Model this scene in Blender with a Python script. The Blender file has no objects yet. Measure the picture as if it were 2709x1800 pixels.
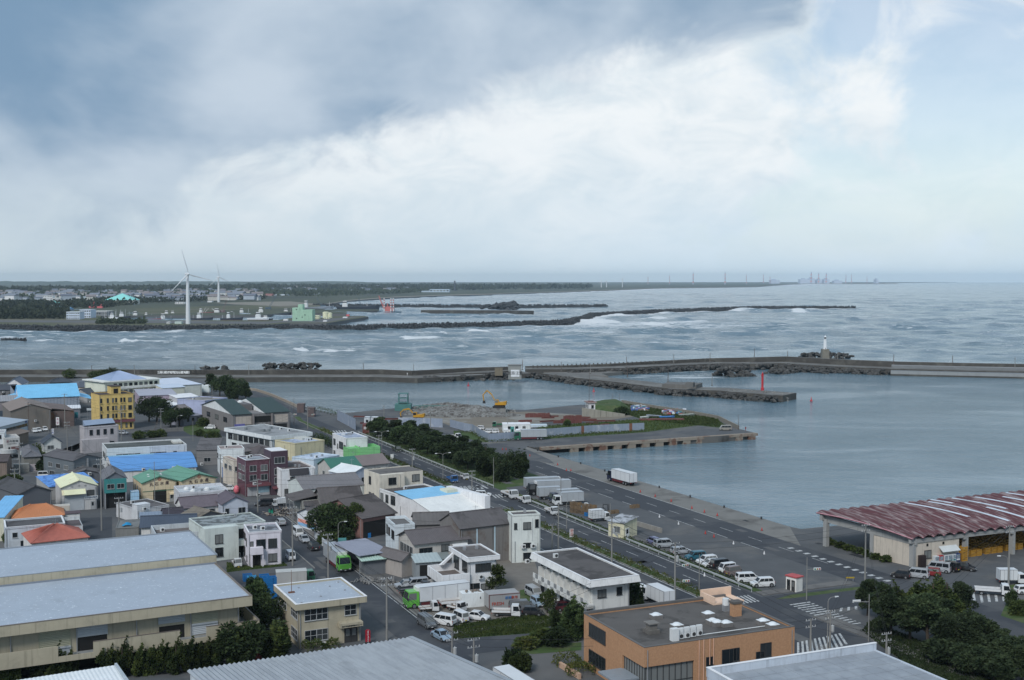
import bpy,math,random
import numpy as np
from mathutils import Vector,Matrix
random.seed(7)
R=math.radians
scene=bpy.context.scene
col=scene.collection
# camera
CAMH,FPX,VHOR=57.,3150.,740.
cam_data=bpy.data.cameras.new('camera')
cam=bpy.data.objects.new('camera',cam_data)
col.objects.link(cam)
cam_data.sensor_width=36.
cam_data.lens=FPX*36./2709.
PITCH=math.atan((900.-VHOR)/FPX)
cam.location=(0,0,CAMH)
cam.rotation_euler=(math.pi/2-PITCH,0,0)
cam_data.clip_start=1.
cam_data.clip_end=80000.
scene.camera=cam
# exposure and render settings
vs=scene.view_settings
vs.view_transform='Standard'
vs.look='None'
vs.exposure=.1
vs.gamma=1.
scene.render.engine='CYCLES'
scene.cycles.use_denoising=True
scene.cycles.max_bounces=6
scene.cycles.diffuse_bounces=2
scene.cycles.glossy_bounces=3
scene.cycles.transmission_bounces=3
scene.cycles.volume_bounces=2
scene.cycles.transparent_max_bounces=6
scene.cycles.caustics_reflective=False
scene.cycles.caustics_refractive=False
HAZE_DENSITY=3.6e-5
SKY_GAIN,SKY_NISHITA=1.04,.11
# small node helper
class NT:
 def __init__(self,tree):
  self.t=tree
  tree.nodes.clear()
 def n(self,typ,**kw):
  nd=self.t.nodes.new(typ)
  for k,v in kw.items():
   if k=='inp':
    for a,b in v.items():
     self.put(nd,a,b)
   else:
    setattr(nd,k,v)
  return nd
 def put(self,nd,a,b):
  s=nd.inputs[a]
  if hasattr(b,'is_output'):
   self.t.links.new(b,s)
  elif hasattr(b,'outputs'):
   self.t.links.new(b.outputs[0],s)
  else:
   if s.type=='RGBA' and len(b)==3:
    b=(*b,1)
   s.default_value=b
 def math(self,op,a,b=None,c=None,clamp=False):
  nd=self.t.nodes.new('ShaderNodeMath')
  nd.operation=op
  nd.use_clamp=clamp
  for i,x in enumerate((a,b,c)):
   if x is not None:
    self.put(nd,i,x)
  return nd.outputs[0]
 def mix(self,f,a,b,blend='MIX'):
  nd=self.t.nodes.new('ShaderNodeMix')
  nd.data_type='RGBA'
  nd.blend_type=blend
  self.put(nd,0,f)
  self.put(nd,6,a)
  self.put(nd,7,b)
  return nd.outputs[2]
 def ramp(self,f,lo,hi):
  nd=self.t.nodes.new('ShaderNodeMapRange')
  nd.interpolation_type='SMOOTHSTEP'
  self.put(nd,0,f)
  nd.inputs[1].default_value=lo
  nd.inputs[2].default_value=hi
  return nd.outputs[0]
 def noise(self,vec,scale,detail=4,rough=.5,dist=.0):
  nd=self.t.nodes.new('ShaderNodeTexNoise')
  self.put(nd,'Scale',scale)
  nd.inputs['Detail'].default_value=detail
  nd.inputs['Roughness'].default_value=rough
  nd.inputs['Distortion'].default_value=dist
  if vec is not None:
   self.put(nd,'Vector',vec)
  return nd.outputs[0]
 def mapping(self,vec,scale=(1,1,1),rot=(0,0,0),loc=(0,0,0)):
  nd=self.t.nodes.new('ShaderNodeMapping')
  self.put(nd,'Vector',vec)
  nd.inputs['Scale'].default_value=scale
  nd.inputs['Rotation'].default_value=rot
  nd.inputs['Location'].default_value=loc
  return nd.outputs[0]
  # sky: clear blue under broken cloud
SUN_EL,SUN_AZ=R(42),R(205)
world=bpy.data.worlds.new('World')
scene.world=world
world.use_nodes=True
w=NT(world.node_tree)
sky=w.n('ShaderNodeTexSky',sky_type='NISHITA',sun_disc=False)
sky.sun_elevation=SUN_EL
sky.sun_rotation=SUN_AZ
sky.air_density=1.
sky.dust_density=.8
sky.ozone_density=1.
bg_sky=w.n('ShaderNodeBackground',inp={'Color':sky.outputs[0],'Strength':SKY_NISHITA})
dirv=w.n('ShaderNodeTexCoord').outputs['Generated']
sep=w.n('ShaderNodeSeparateXYZ',inp={0:dirv})
dx,dy,dz=sep.outputs
el=w.math('MAXIMUM',dz,.0)
den=w.math('ADD',el,.30)
pv=w.n('ShaderNodeCombineXYZ',inp={0:w.math('DIVIDE',dx,den),1:w.math('DIVIDE',dy,den),2:.35}).outputs[0]
n_mid=w.noise(w.mapping(pv,(1,1,1),(0,0,.6),(3.1,7.7,0)),2.2,6,.55,.2)
n_big=w.noise(w.mapping(dirv,(1,1,1.5),(0,.25,0),(1.35,.3,.25)),3.4,5,.5,.3)
n_bil=w.noise(w.mapping(dirv,(1,1,1.35),(0,.3,0),(.2,.9,.1)),9.5,8,.58,.5)
n_fin=w.noise(w.mapping(dirv,(1,1,2.),(0,.3,0),(2.2,.4,.6)),13.,8,.6,.5)
front=w.math('SUBTRACT',w.math('MULTIPLY',el,6.2),w.math('ADD',w.math('MULTIPLY',dy,.93),w.math('MULTIPLY',dx,2.)))
front=w.math('ADD',front,w.math('MULTIPLY',w.math('SUBTRACT',n_bil,.5),1.15))
front=w.math('ADD',front,w.math('MULTIPLY',w.math('SUBTRACT',n_big,.5),.7))
deck=w.ramp(w.math('ADD',front,.06),-.10,.28)
tone=w.math('ADD',w.math('MULTIPLY',n_big,.95),w.math('MULTIPLY',n_mid,.3))
rent=w.ramp(tone,.54,.80)
deck_col=w.mix(rent,(.185,.295,.43),(.50,.585,.68))
white=w.mix(w.ramp(n_fin,.28,.62),(.63,.715,.775),(.80,.84,.865))
blue=w.math('ADD',w.math('MULTIPLY',w.math('SUBTRACT',dx,.16),3.),w.math('MULTIPLY',w.math('SUBTRACT',.5,n_big),2.))
blue=w.math('ADD',blue,w.math('MULTIPLY',w.math('SUBTRACT',.5,n_bil),2.6))
clear=w.ramp(blue,.0,.6)
cloud_col=w.mix(deck,white,deck_col)
veil_col=w.mix(w.ramp(dx,-.45,.42),(.52,.61,.665),(.56,.705,.82))
veil_n=w.math('MULTIPLY',w.math('SUBTRACT',n_bil,.5),.10)
veil=w.ramp(w.math('ADD',el,veil_n),.13,-.015)
cloud_col=w.mix(w.math('MULTIPLY',veil,.9),cloud_col,veil_col)
cloud_col=w.n('ShaderNodeVectorMath',operation='SCALE',inp={0:cloud_col,'Scale':SKY_GAIN}).outputs[0]
bg_cloud=w.n('ShaderNodeBackground',inp={'Color':cloud_col,'Strength':1.})
cover=w.math('SUBTRACT',1.,w.math('MULTIPLY',w.math('MULTIPLY',clear,w.math('SUBTRACT',1.,deck)),w.math('SUBTRACT',.66,w.math('MULTIPLY',veil,.6))))
mixs=w.n('ShaderNodeMixShader',inp={0:cover,1:bg_sky.outputs[0],2:bg_cloud.outputs[0]})
w.n('ShaderNodeOutputWorld',inp={0:mixs.outputs[0]})
sun_data=bpy.data.lights.new('sun','SUN')
sun_data.energy=2.1
sun_data.angle=R(16)
sun_data.color=(1.,.98,.96)
sun=bpy.data.objects.new('sun',sun_data)
col.objects.link(sun)
sun.rotation_euler=(math.pi/2-SUN_EL,0,math.pi-SUN_AZ)
# photograph pixel -> place on a level plane
FR={'a':(0,950,3.3714),'b':(600,950,3.3714),'c':(1200,950,3.3714),'d':(1900,950,2.9172),'e':(0,1350,3.3714),'g':(600,1350,3.3714),'h':(1200,1350,3.3714),'k':(1900,1300,2.9172),'p':(0,640,3.3714),'q':(650,700,3.3714),'r':(1300,700,3.3714),'s':(2000,680,3.3286),'t':(0,0,1.),'m':(2400,1450,4.479),'i':(0,950,6.743),'j':(0,1150,6.743),'l':(600,1290,6.743),'u':(0,780,6.743),'v':(350,780,6.743),'w':(700,780,5.2444)}
def px(f,x,y):
 o=FR[f]
 return o[0]+x/o[2],o[1]+y/o[2]
CP,SP=math.cos(PITCH),math.sin(PITCH)
def G(f,x,y,z=.0):
 u,v=px(f,x,y)
 a,b=(u-1354.5)/FPX,(v-900.)/FPX
 d=Vector((a,CP-b*SP,-SP-b*CP))
 k=(z-CAMH)/d.z
 return Vector((d.x*k,d.y*k,z))
def dP(f,x,y,Y):
 u,v=px(f,x,y)
 a,b=(u-1354.5)/FPX,(v-900.)/FPX
 d=Vector((a,CP-b*SP,-SP-b*CP))
 k=Y/d.y
 return Vector((d.x*k,Y,CAMH+d.z*k))
 # materials
MATS={}
def rgb(r,g,b):
 f=lambda c:(c/255/12.92)if c/255<=.04045 else((c/255+.055)/1.055)**2.4
 return(f(r),f(g),f(b))
def mat(name,c,rough=.8,var=.12,scale=.6,dirt=.0,streak=.0,metal=.0,bump=.0,bscale=8.,spec=.3,c2=None,c2lo=.5,c2hi=.62,c2scale=.3,coat=.0,obj=True,c2map=None):
 if name in MATS:
  return MATS[name]
 m=bpy.data.materials.new(name)
 m.use_nodes=True
 t=NT(m.node_tree)
 tc=t.n('ShaderNodeTexCoord')
 if obj:
  vec=tc.outputs['Object']
  oi=t.n('ShaderNodeObjectInfo')
  off=t.n('ShaderNodeVectorMath',operation='SCALE',inp={0:oi.outputs['Location'],'Scale':.37}).outputs[0]
  vec=t.n('ShaderNodeVectorMath',operation='ADD',inp={0:vec,1:off}).outputs[0]
 else:
  vec=t.n('ShaderNodeNewGeometry').outputs['Position']
 base=t.n('ShaderNodeRGB')
 base.outputs[0].default_value=(*c,1)
 cur=base.outputs[0]
 if c2 is not None:
  cur=t.mix(t.ramp(t.noise(t.mapping(vec,c2map)if c2map else vec,c2scale,6,.62,.3),c2lo,c2hi),cur,(*c2,1))
 if var>0:
  v=t.noise(vec,scale,5,.6)
  f=t.math('ADD',t.math('MULTIPLY',t.math('SUBTRACT',v,.5),var*4),1.)
  g=t.n('ShaderNodeVectorMath',operation='SCALE',inp={0:cur,'Scale':f})
  cur=g.outputs[0]
 if streak>0:
  sv=t.noise(t.mapping(vec,(2.2,2.2,.12)),1.,5,.65)
  cur=t.mix(t.math('MULTIPLY',t.ramp(sv,.5,.78),streak),cur,tuple(x*.35 for x in c)+(1,))
 if dirt>0:
  dv=t.noise(vec,.23,7,.7,.6)
  cur=t.mix(t.math('MULTIPLY',t.ramp(dv,.48,.72),dirt),cur,(.09,.085,.075,1))
 b=t.n('ShaderNodeBsdfPrincipled',inp={'Base Color':cur,'Roughness':rough,'Metallic':metal,'Specular IOR Level':spec})
 if coat:
  b.inputs['Coat Weight'].default_value=coat
  b.inputs['Coat Roughness'].default_value=.06
 if bump>0:
  bn=t.noise(vec,bscale,5,.6)
  bu=t.n('ShaderNodeBump',inp={'Height':bn,'Strength':bump,'Distance':.05})
  t.put(b,'Normal',bu.outputs[0])
 t.n('ShaderNodeOutputMaterial',inp={0:b.outputs[0]})
 MATS[name]=m
 return m
def glass_mat(name,c=(.015,.02,.024),rough=.08):
 if name in MATS:
  return MATS[name]
 m=bpy.data.materials.new(name)
 m.use_nodes=True
 t=NT(m.node_tree)
 oi=t.n('ShaderNodeObjectInfo')
 f=t.ramp(oi.outputs['Random'],.5,.9)
 cc=t.mix(t.math('MULTIPLY',f,.75),(*c,1),(.26,.27,.26,1))
 b=t.n('ShaderNodeBsdfPrincipled',inp={'Base Color':cc,'Roughness':rough,'Specular IOR Level':.5})
 t.n('ShaderNodeOutputMaterial',inp={0:b.outputs[0]})
 MATS[name]=m
 return m
 # mesh builder
class MB:
 def __init__(self):
  self.v,self.f,self.m=[],[],[]
 def add(self,vs,fs,mi=0):
  o=len(self.v)
  self.v+=[tuple(p)for p in vs]
  self.f+=[tuple(i+o for i in f)for f in fs]
  self.m+=[mi]*len(fs)
  return self
 def box(self,x0,x1,y0,y1,z0,z1,mi=0):
  return self.add([(x0,y0,z0),(x1,y0,z0),(x1,y1,z0),(x0,y1,z0),(x0,y0,z1),(x1,y0,z1),(x1,y1,z1),(x0,y1,z1)],[(3,2,1,0),(4,5,6,7),(0,1,5,4),(1,2,6,5),(2,3,7,6),(3,0,4,7)],mi)
 def hexa(self,b,t,mi=0):
  return self.add(list(b)+list(t),[(3,2,1,0),(4,5,6,7),(0,1,5,4),(1,2,6,5),(2,3,7,6),(3,0,4,7)],mi)
 def prism(self,poly,z0,z1,mi=0):
  n=len(poly)
  vs=[(p[0],p[1],z0)for p in poly]+[(p[0],p[1],z1)for p in poly]
  fs=[tuple(range(n-1,-1,-1)),tuple(range(n,2*n))]
  fs+=[(i,(i+1)%n,n+(i+1)%n,n+i)for i in range(n)]
  return self.add(vs,fs,mi)
 def extr(self,prof,axis,a0,a1,mi=0):
  n=len(prof)
  mk=(lambda a,p:(a,p[0],p[1]))if axis==0 else(lambda a,p:(p[0],a,p[1]))
  vs=[mk(a0,p)for p in prof]+[mk(a1,p)for p in prof]
  fs=[tuple(range(n)),tuple(range(2*n-1,n-1,-1))]+[(i,n+i,n+(i+1)%n,(i+1)%n)for i in range(n)]
  return self.add(vs,fs,mi)
 def cyl(self,p0,p1,r0,r1=None,n=8,mi=0):
  r1=r0 if r1 is None else r1
  p0,p1=Vector(p0),Vector(p1)
  d=(p1-p0).normalized()
  a=d.orthogonal().normalized()
  b=d.cross(a)
  vs=[]
  for p,r in((p0,r0),(p1,r1)):
   for i in range(n):
    t=2*math.pi*i/n
    vs.append(p+(a*math.cos(t)+b*math.sin(t))*r)
  fs=[tuple(range(n-1,-1,-1)),tuple(range(n,2*n))]+[(i,(i+1)%n,n+(i+1)%n,n+i)for i in range(n)]
  return self.add(vs,fs,mi)
 def tube(self,pts,r,n=6,mi=0):
  for a,b in zip(pts,pts[1:]):
   self.cyl(a,b,r,r,n,mi)
  return self
 def lathe(self,prof,n=16,c=(0,0),mi=0):
  vs,fs=[],[]
  for r,z in prof:
   for i in range(n):
    t=2*math.pi*i/n
    vs.append((c[0]+r*math.cos(t),c[1]+r*math.sin(t),z))
  for k in range(len(prof)-1):
   for i in range(n):
    j=(i+1)%n
    fs.append((k*n+i,k*n+j,(k+1)*n+j,(k+1)*n+i))
  fs.append(tuple(range(n-1,-1,-1)))
  fs.append(tuple(range((len(prof)-1)*n,len(prof)*n)))
  return self.add(vs,fs,mi)
 def mesh(self,name,mats,smooth=False):
  me=bpy.data.meshes.new(name)
  me.from_pydata(self.v,[],self.f)
  mats=mats if isinstance(mats,(list,tuple))else[mats]
  for m in mats:
   me.materials.append(m)
  if len(mats)>1:
   me.polygons.foreach_set('material_index',self.m)
  if smooth:
   me.polygons.foreach_set('use_smooth',[True]*len(self.f))
  me.update()
  return me
 def obj(self,name,mats,parent=None,loc=None,rz=.0,smooth=False):
  return place(name,self.mesh(name,mats,smooth),parent,loc,rz)
def place(name,mesh,parent=None,loc=None,rz=.0):
 o=bpy.data.objects.new(name,mesh)
 col.objects.link(o)
 if parent is not None:
  o.parent=parent
 if loc is not None:
  o.location=loc
 if rz:
  o.rotation_euler=(0,0,rz)
 return o
def tag(o,label=None,cat=None,group=None,kind=None):
 if label:o['label']=label
 if cat:o['category']=cat
 if group:o['group']=group
 if kind:o['kind']=kind
 return o
def empty(name,loc=(0,0,0),rz=.0,label=None,cat=None,group=None):
 o=bpy.data.objects.new(name,None)
 col.objects.link(o)
 o.location=loc
 o.rotation_euler=(0,0,rz)
 o.empty_display_size=.5
 return tag(o,label,cat,group)
def copy_tree(o,parent=None):
 c=o.copy()
 col.objects.link(c)
 c.parent=parent
 for ch in o.children:
  copy_tree(ch,c)
 return c
def structure(name,mb,m,**k):
 return tag(mb.obj(name,m,**k),kind='structure')
 # the sea
WATER_Z=-2.2
def water_material():
 m=bpy.data.materials.new('sea_water')
 m.use_nodes=True
 t=NT(m.node_tree)
 pos=t.n('ShaderNodeNewGeometry').outputs['Position']
 foam=t.n('ShaderNodeAttribute',attribute_name='foam').outputs['Fac']
 calm=t.n('ShaderNodeAttribute',attribute_name='calm').outputs['Fac']
 silt=t.n('ShaderNodeAttribute',attribute_name='silt').outputs['Fac']
 deep=t.mix(t.ramp(t.noise(pos,.006,4,.55),.35,.7),(.120,.195,.240,1),(.150,.222,.258,1))
 body=t.mix(silt,deep,(.175,.198,.192,1))
 fn=t.noise(t.mapping(pos,(.05,.16,.2),(0,0,.08)),1.,8,.68,.8)
 ff=t.ramp(t.math('ADD',t.math('MULTIPLY',foam,1.),t.math('MULTIPLY',t.math('SUBTRACT',fn,.5),1.5)),.42,.72)
 ff=t.math('MULTIPLY',ff,t.ramp(foam,.03,.2))
 colr=t.mix(t.math('MULTIPLY',ff,.93),body,(.78,.80,.80,1))
 rgh=t.math('ADD',.12,t.math('MULTIPLY',ff,.7))
 r1=t.noise(t.mapping(pos,(.10,.26,.3),(0,0,.12)),1.,5,.62,.4)
 r2=t.noise(t.mapping(pos,(.45,1.05,1.),(0,0,-.15)),1.,4,.6,.3)
 r3=t.noise(t.mapping(pos,(.02,.05,.1),(0,0,.05)),1.,3,.55)
 h=t.math('ADD',t.math('MULTIPLY',r1,2.6),t.math('MULTIPLY',r2,1.1))
 h=t.math('ADD',h,t.math('MULTIPLY',r3,t.math('MULTIPLY',t.math('SUBTRACT',1.,calm),3.)))
 bu=t.n('ShaderNodeBump',inp={'Height':h,'Strength':t.math('MULTIPLY',t.math('SUBTRACT',1.,t.math('MULTIPLY',calm,.2)),t.math('ADD',.25,t.math('MULTIPLY',t.ramp(t.noise(t.mapping(pos,(.011,.022,.03),(0,0,.3)),1.,4,.6,.5),.35,.65),1.))),'Distance':.62})
 b=t.n('ShaderNodeBsdfPrincipled',inp={'Base Color':colr,'Roughness':rgh,'IOR':1.333,'Specular IOR Level':.5,'Normal':bu.outputs[0]})
 t.n('ShaderNodeOutputMaterial',inp={0:b.outputs[0]})
 return m
def poly_line_dist(X,Y,pts):
 d=np.full(X.shape,1e9)
 for(x0,y0),(x1,y1)in zip(pts,pts[1:]):
  ex,ey=x1-x0,y1-y0
  L2=ex*ex+ey*ey
  t=np.clip(((X-x0)*ex+(Y-y0)*ey)/L2,0,1)
  d=np.minimum(d,np.hypot(X-x0-t*ex,Y-y0-t*ey))
 return d
def g2(*a):
 p=G(*a,WATER_Z)
 return(p.x,p.y)
TETRA_LINE=[g2('p',-300,780),g2('p',300,792),g2('p',1500,795),g2('q',0,585),g2('q',900,590),g2('q',1400,575),g2('q',2360,555),g2('r',650,535),g2('r',820,500),g2('r',900,468),g2('r',1450,435),g2('r',2360,400),g2('s',870,460)]
PIER_LINE=[g2('a',-600,160),g2('a',0,160),g2('a',1900,160),g2('b',800,120),g2('b',1700,110),g2('c',600,90),g2('c',1400,55),g2('r',2350,840),g2('s',300,890),g2('s',900,930),g2('s',1600,970),g2('s',2360,990),g2('s',3300,1030)]
def line_y(X,pts):
 xs=np.array([p[0]for p in pts]);ys=np.array([p[1]for p in pts])
 k=np.argsort(xs)
 return np.interp(X,xs[k],ys[k])
def make_sea():
 nr,nc=620,560
 dist=120*(26500/120)**(np.linspace(0,1,nr))
 ang=np.linspace(R(-44),R(44),nc)
 D,A=np.meshgrid(dist,ang,indexing='ij')
 X,Y=D*np.sin(A),D*np.cos(A)
 ypier=line_y(X,PIER_LINE)
 ytet=line_y(X,TETRA_LINE)
 open_=np.clip((Y-ypier-20)/120,0,1)
 shel=np.clip((Y-ytet)/20,0,1)*np.clip((1900-Y)/300,0,1)*np.clip((330-X)/80,0,1)
 amp=.05+1.6*open_*(1-.93*shel)
 amp*=np.clip(1.15-D/9000,.25,1)
 H=np.zeros_like(X)
 rg=np.random.default_rng(3)
 for i in range(46):
  L=16*(150/16)**rg.random()
  th=R(90)+rg.normal(0,.42)+.1
  k=2*math.pi/L
  H+=(L/60)**.75*.125*np.cos(k*(X*math.cos(th)+Y*math.sin(th))+rg.random()*6.28)*np.clip(L/(D*.0085*2.2),0,1)
 H=H+.30*H*np.abs(H)
 foam=np.zeros_like(X)
 for(f,x0,y0,x1,y1,hgt,wid)in[('p',1060,885,1240,888,3.2,9),('p',1240,884,1600,880,1.2,8),('p',260,888,560,888,2.2,9),('p',0,868,330,835,.8,14),('p',950,815,1750,802,1.2,14),('p',1800,808,1950,812,1.3,9),('q',430,765,560,762,3.,8),('q',560,765,840,782,.8,7),('q',840,778,1060,765,.9,6),('q',100,682,340,692,1.,7),('q',1380,660,1780,655,2.4,14),('q',1700,628,1780,625,2.2,12),('q',1420,605,1650,612,1.6,14),('q',1980,600,2200,596,1.8,16),('q',1800,662,2360,668,1.,10),('r',830,510,1000,530,3.4,22),('r',1000,470,1150,455,3.,20),('r',1290,535,1560,540,3.6,18),('r',1560,530,1960,510,1.6,16),('r',1340,495,1560,490,3.2,22),('r',1220,440,1300,440,2.5,20),('r',0,580,500,600,.8,30),('r',500,600,1100,620,.6,30),('s',240,475,460,490,2.2,14),('s',540,470,660,470,2.4,16),('s',740,470,860,466,2.,14),('s',270,545,340,555,1.6,10),('s',410,455,480,455,2.2,16)]:
  p0,p1=g2(f,x0,y0),g2(f,x1,y1)
  ex,ey=p1[0]-p0[0],p1[1]-p0[1]
  L=math.hypot(ex,ey)
  tx,ty=ex/L,ey/L
  s=(X-p0[0])*tx+(Y-p0[1])*ty
  q=-(X-p0[0])*ty+(Y-p0[1])*tx
  wob=.35*wid*np.sin(s/max(L,1)*9+x0)
  along=np.clip(np.minimum(s+L*.12,L*1.12-s)/(L*.3),0,1)
  prof=np.where(q+wob<0,np.exp(-((q+wob)/(wid*.45))**2),np.exp(-((q+wob)/(wid*1.3))**2))
  H+=hgt*.62*prof*along
  foam=np.maximum(foam,np.minimum(1.,.5+hgt*.17)*along*np.exp(-((q+wob-wid*.3)/(wid*1.5))**2))
 dt=poly_line_dist(X,Y,TETRA_LINE[3:])
 side=np.where(Y<ytet,1.,.0)
 foam=np.maximum(foam,.95*np.exp(-(dt/40)**2)*side*np.clip((X+330)/500,0,1))
 c=g2('r',900,540)
 foam=np.maximum(foam,.66*np.exp(-((X-c[0])/400)**2-((Y-c[1])/190)**2)*side)
 dp=poly_line_dist(X,Y,PIER_LINE)
 foam=np.maximum(foam,.5*np.exp(-(dp/18)**2)*(Y>ypier))
 for(f,x,y,sx,sy,a)in[('q',2150,300,900,320,.55),('q',1100,345,420,110,.6),('r',300,300,700,450,.44),('r',1750,195,900,420,.6),('c',1900,160,70,26,.5),('r',1700,960,70,12,.55),('s',20,1040,25,12,.4),('s',700,1010,45,12,.35)]:
  p=g2(f,x,y)
  foam=np.maximum(foam,a*np.exp(-((X-p[0])/sx)**2-((Y-p[1])/sy)**2))
 cl=[g2(*q)for q in(('q',700,364),('q',1300,300),('q',2200,270),('r',600,247),('r',1450,214),('s',300,245),('s',560,238))]
 foam=np.maximum(foam,np.exp(-(poly_line_dist(X,Y,cl)/(Y*.035))**2)*np.clip((Y-3000)/3000,.5,1))
 crest=np.clip((H-.85)/1.2,0,1)*open_*(1-shel)
 foam=np.maximum(foam,.5*crest)
 foam=np.maximum(foam,.36*open_*(1-shel))
 Z=WATER_Z+amp*H
 calm=(1-open_)*1.
 calm=np.maximum(calm,.9*shel)
 silt=np.clip((60-X)/420,0,1)*np.clip((1500-Y)/700,0,1)
 vs=np.stack([X,Y,Z],-1).reshape(-1,3)
 idx=np.arange(nr*nc).reshape(nr,nc)
 fs=np.stack([idx[:-1,:-1],idx[:-1,1:],idx[1:,1:],idx[1:,:-1]],-1).reshape(-1,4)[:,::-1]
 me=bpy.data.meshes.new('sea')
 me.from_pydata(vs.tolist(),[],fs.tolist())
 for nm,arr in(('foam',foam),('calm',calm),('silt',silt)):
  at=me.attributes.new(nm,'FLOAT','POINT')
  at.data.foreach_set('value',arr.reshape(-1).astype(np.float32))
 me.polygons.foreach_set('use_smooth',[True]*len(me.polygons))
 me.materials.append(water_material())
 o=bpy.data.objects.new('sea',me)
 col.objects.link(o)
 tag(o,kind='structure')
make_sea()
# street grid: n across the main road, s along it (away from the camera)
NH,SH=Vector((.912,.410,0)),Vector((-.410,.912,0))
GRID=math.atan2(.410,.912)
def NS(n,s,z=.0):
 p=NH*n+SH*s
 return Vector((p.x,p.y,z))
def sheet(name,pts,z,m,kind='structure',parent=None):
 pts=[(p[0],p[1])for p in pts]
 a=sum(p[0]*q[1]-q[0]*p[1]for p,q in zip(pts,pts[1:]+pts[:1]))
 if a<0:
  pts=pts[::-1]
 mb=MB().add([(x,y,z)for x,y in pts],[tuple(range(len(pts)))])
 o=mb.obj(name,m,parent)
 if kind:
  o['kind']=kind
 return o
def slab(name,pts,z0,z1,mats,kind='structure',parent=None):
 pts=[(p[0],p[1])for p in pts]
 a=sum(p[0]*q[1]-q[0]*p[1]for p,q in zip(pts,pts[1:]+pts[:1]))
 if a<0:
  pts=pts[::-1]
 mb=MB().prism(pts,z0,z1)
 if isinstance(mats,(list,tuple)):
  mb.m=[1,0]+[1]*len(pts)
 o=mb.obj(name,mats,parent)
 if kind:
  o['kind']=kind
 return o
asphalt=mat('asphalt',(.082,.086,.092),.85,.09,.35,obj=False,dirt=.0,c2=(.115,.117,.118),c2lo=.5,c2hi=.56,c2scale=.06,bump=.15,bscale=6)
aD=mat('asphalt_dark',(.054,.058,.066),.8,.10,.2,obj=False,c2=(.075,.078,.083),c2lo=.52,c2hi=.58,c2scale=.05,bump=.1)
lot=mat('worn_lot',(.098,.102,.106),.9,.14,.22,obj=False,c2=(.13,.128,.124),c2lo=.5,c2hi=.6,c2scale=.045,bump=.15)
concrete=mat('quay_concrete',(.20,.195,.18),.9,.12,.25,obj=False,c2=(.13,.125,.115),c2lo=.52,c2hi=.66,c2scale=.08,bump=.2)
cD=mat('wet_concrete',(.13,.125,.115),.8,.14,.25,obj=False,c2=(.06,.055,.05),c2lo=.48,c2hi=.62,c2scale=.12,bump=.3)
dirt_m=mat('bare_earth',(.20,.175,.14),.95,.12,.1,obj=False,c2=(.26,.25,.225),c2lo=.5,c2hi=.6,c2scale=.05,bump=.3)
gravel_m=mat('gravel_yard',(.185,.17,.15),.95,.12,.5,obj=False,bump=.4)
grass_m=mat('grass',(.055,.092,.026),.9,.2,.5,obj=False,c2=(.085,.105,.042),c2lo=.48,c2hi=.62,c2scale=.25,bump=.8,bscale=5)
paint_m=mat('road_paint',(.50,.51,.50),.8,.15,1.2,obj=False,c2=(.16,.165,.17),c2lo=.52,c2hi=.64,c2scale=1.3)
kerb_m=mat('kerb_concrete',(.26,.255,.24),.9,.12,.6,obj=False)
rock_m=mat('rock',(.06,.058,.054),.85,.25,.5,obj=False,c2=(.12,.115,.105),c2lo=.5,c2hi=.65,c2scale=.4,bump=.6,bscale=2)
sidewalk_m=mat('sidewalk',(.165,.16,.152),.9,.1,.5,obj=False,c2=(.13,.125,.12),c2scale=.2)
def gp(lst,z=.0):
 return[G(*p,z)for p in lst]
town=[(-900,30),(900,30),(900,700),(130,300)]+[tuple(G(*p).xy)for p in[('d',930,1285),('d',640,1312)]]+[tuple(NS(170.2,s).xy)for s in(222,372)]+[tuple(G('c',720,790).xy),tuple(G('c',1690,720).xy),tuple(G('c',2360,690).xy),tuple(G('d',285,570).xy),tuple(G('d',160,540).xy),tuple(G('c',2360,540).xy),tuple(G('c',1490,392).xy),(30,540),tuple(G('c',640,455).xy),tuple(G('c',0,432).xy),(-50,528),tuple(G('b',985,490).xy),tuple(G('b',780,452).xy),tuple(G('b',560,380).xy),tuple(G('b',400,312).xy),tuple(G('b',150,264).xy),(-158,640),(-170,690),(-262,692),(-258,652),(-330,640),(-900,600)]
town_ground=slab('ground',town,-7.,.0,[lot,cD])
sheet('road',[NS(107.5,20),NS(117.2,20),NS(117.2,470),NS(107.5,470)],.008,aD)
sheet('road',[NS(119.6,20),NS(127.6,20),NS(127.6,430),NS(119.6,470)],.012,aD)
curve=[('b',150,285),('b',260,300),('b',400,352),('b',560,425),('b',700,500),('b',830,555),('b',960,610)]
curve_in=[('b',960,690),('b',860,640),('b',740,575),('b',640,520),('b',520,450),('b',400,390),('b',300,350),('b',215,315),('b',100,290)]
sheet('road',[G(*p)for p in curve]+[G('b',1180,690),G('b',1100,760)]+[G(*p)for p in curve_in],.016,aD)
sheet('road',[NS(55,166),NS(55,175.5),NS(150,174),NS(150,162)],.020,aD)
sheet('road',[NS(60,20),NS(67,20),NS(67,300),NS(60,300)],.024,aD)
sheet('road',[NS(40,289),NS(107.5,289),NS(107.5,297),NS(40,297)],.004,aD)
sheet('road',[NS(128,281),NS(150,281),NS(150,291),NS(128,291)],.004,aD)
sheet('road',[NS(-60,221.5),NS(60,221.5),NS(60,228),NS(-60,228)],.004,aD)
sheet('road',[G('a',0,1010),G('a',560,880),G('a',900,700),G('a',1800,690),G('a',2300,690),G('a',2300,640),G('a',1400,650),G('a',900,680),G('a',500,920),G('a',140,1060)],.005,aD)
sheet('road',[G('e',720,70),G('e',1000,60),G('e',1000,260),G('e',720,300)],.006,aD)
sheet('road',[NS(150,20),NS(160,20),NS(160,390),NS(150,400)],.010,aD)
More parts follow.
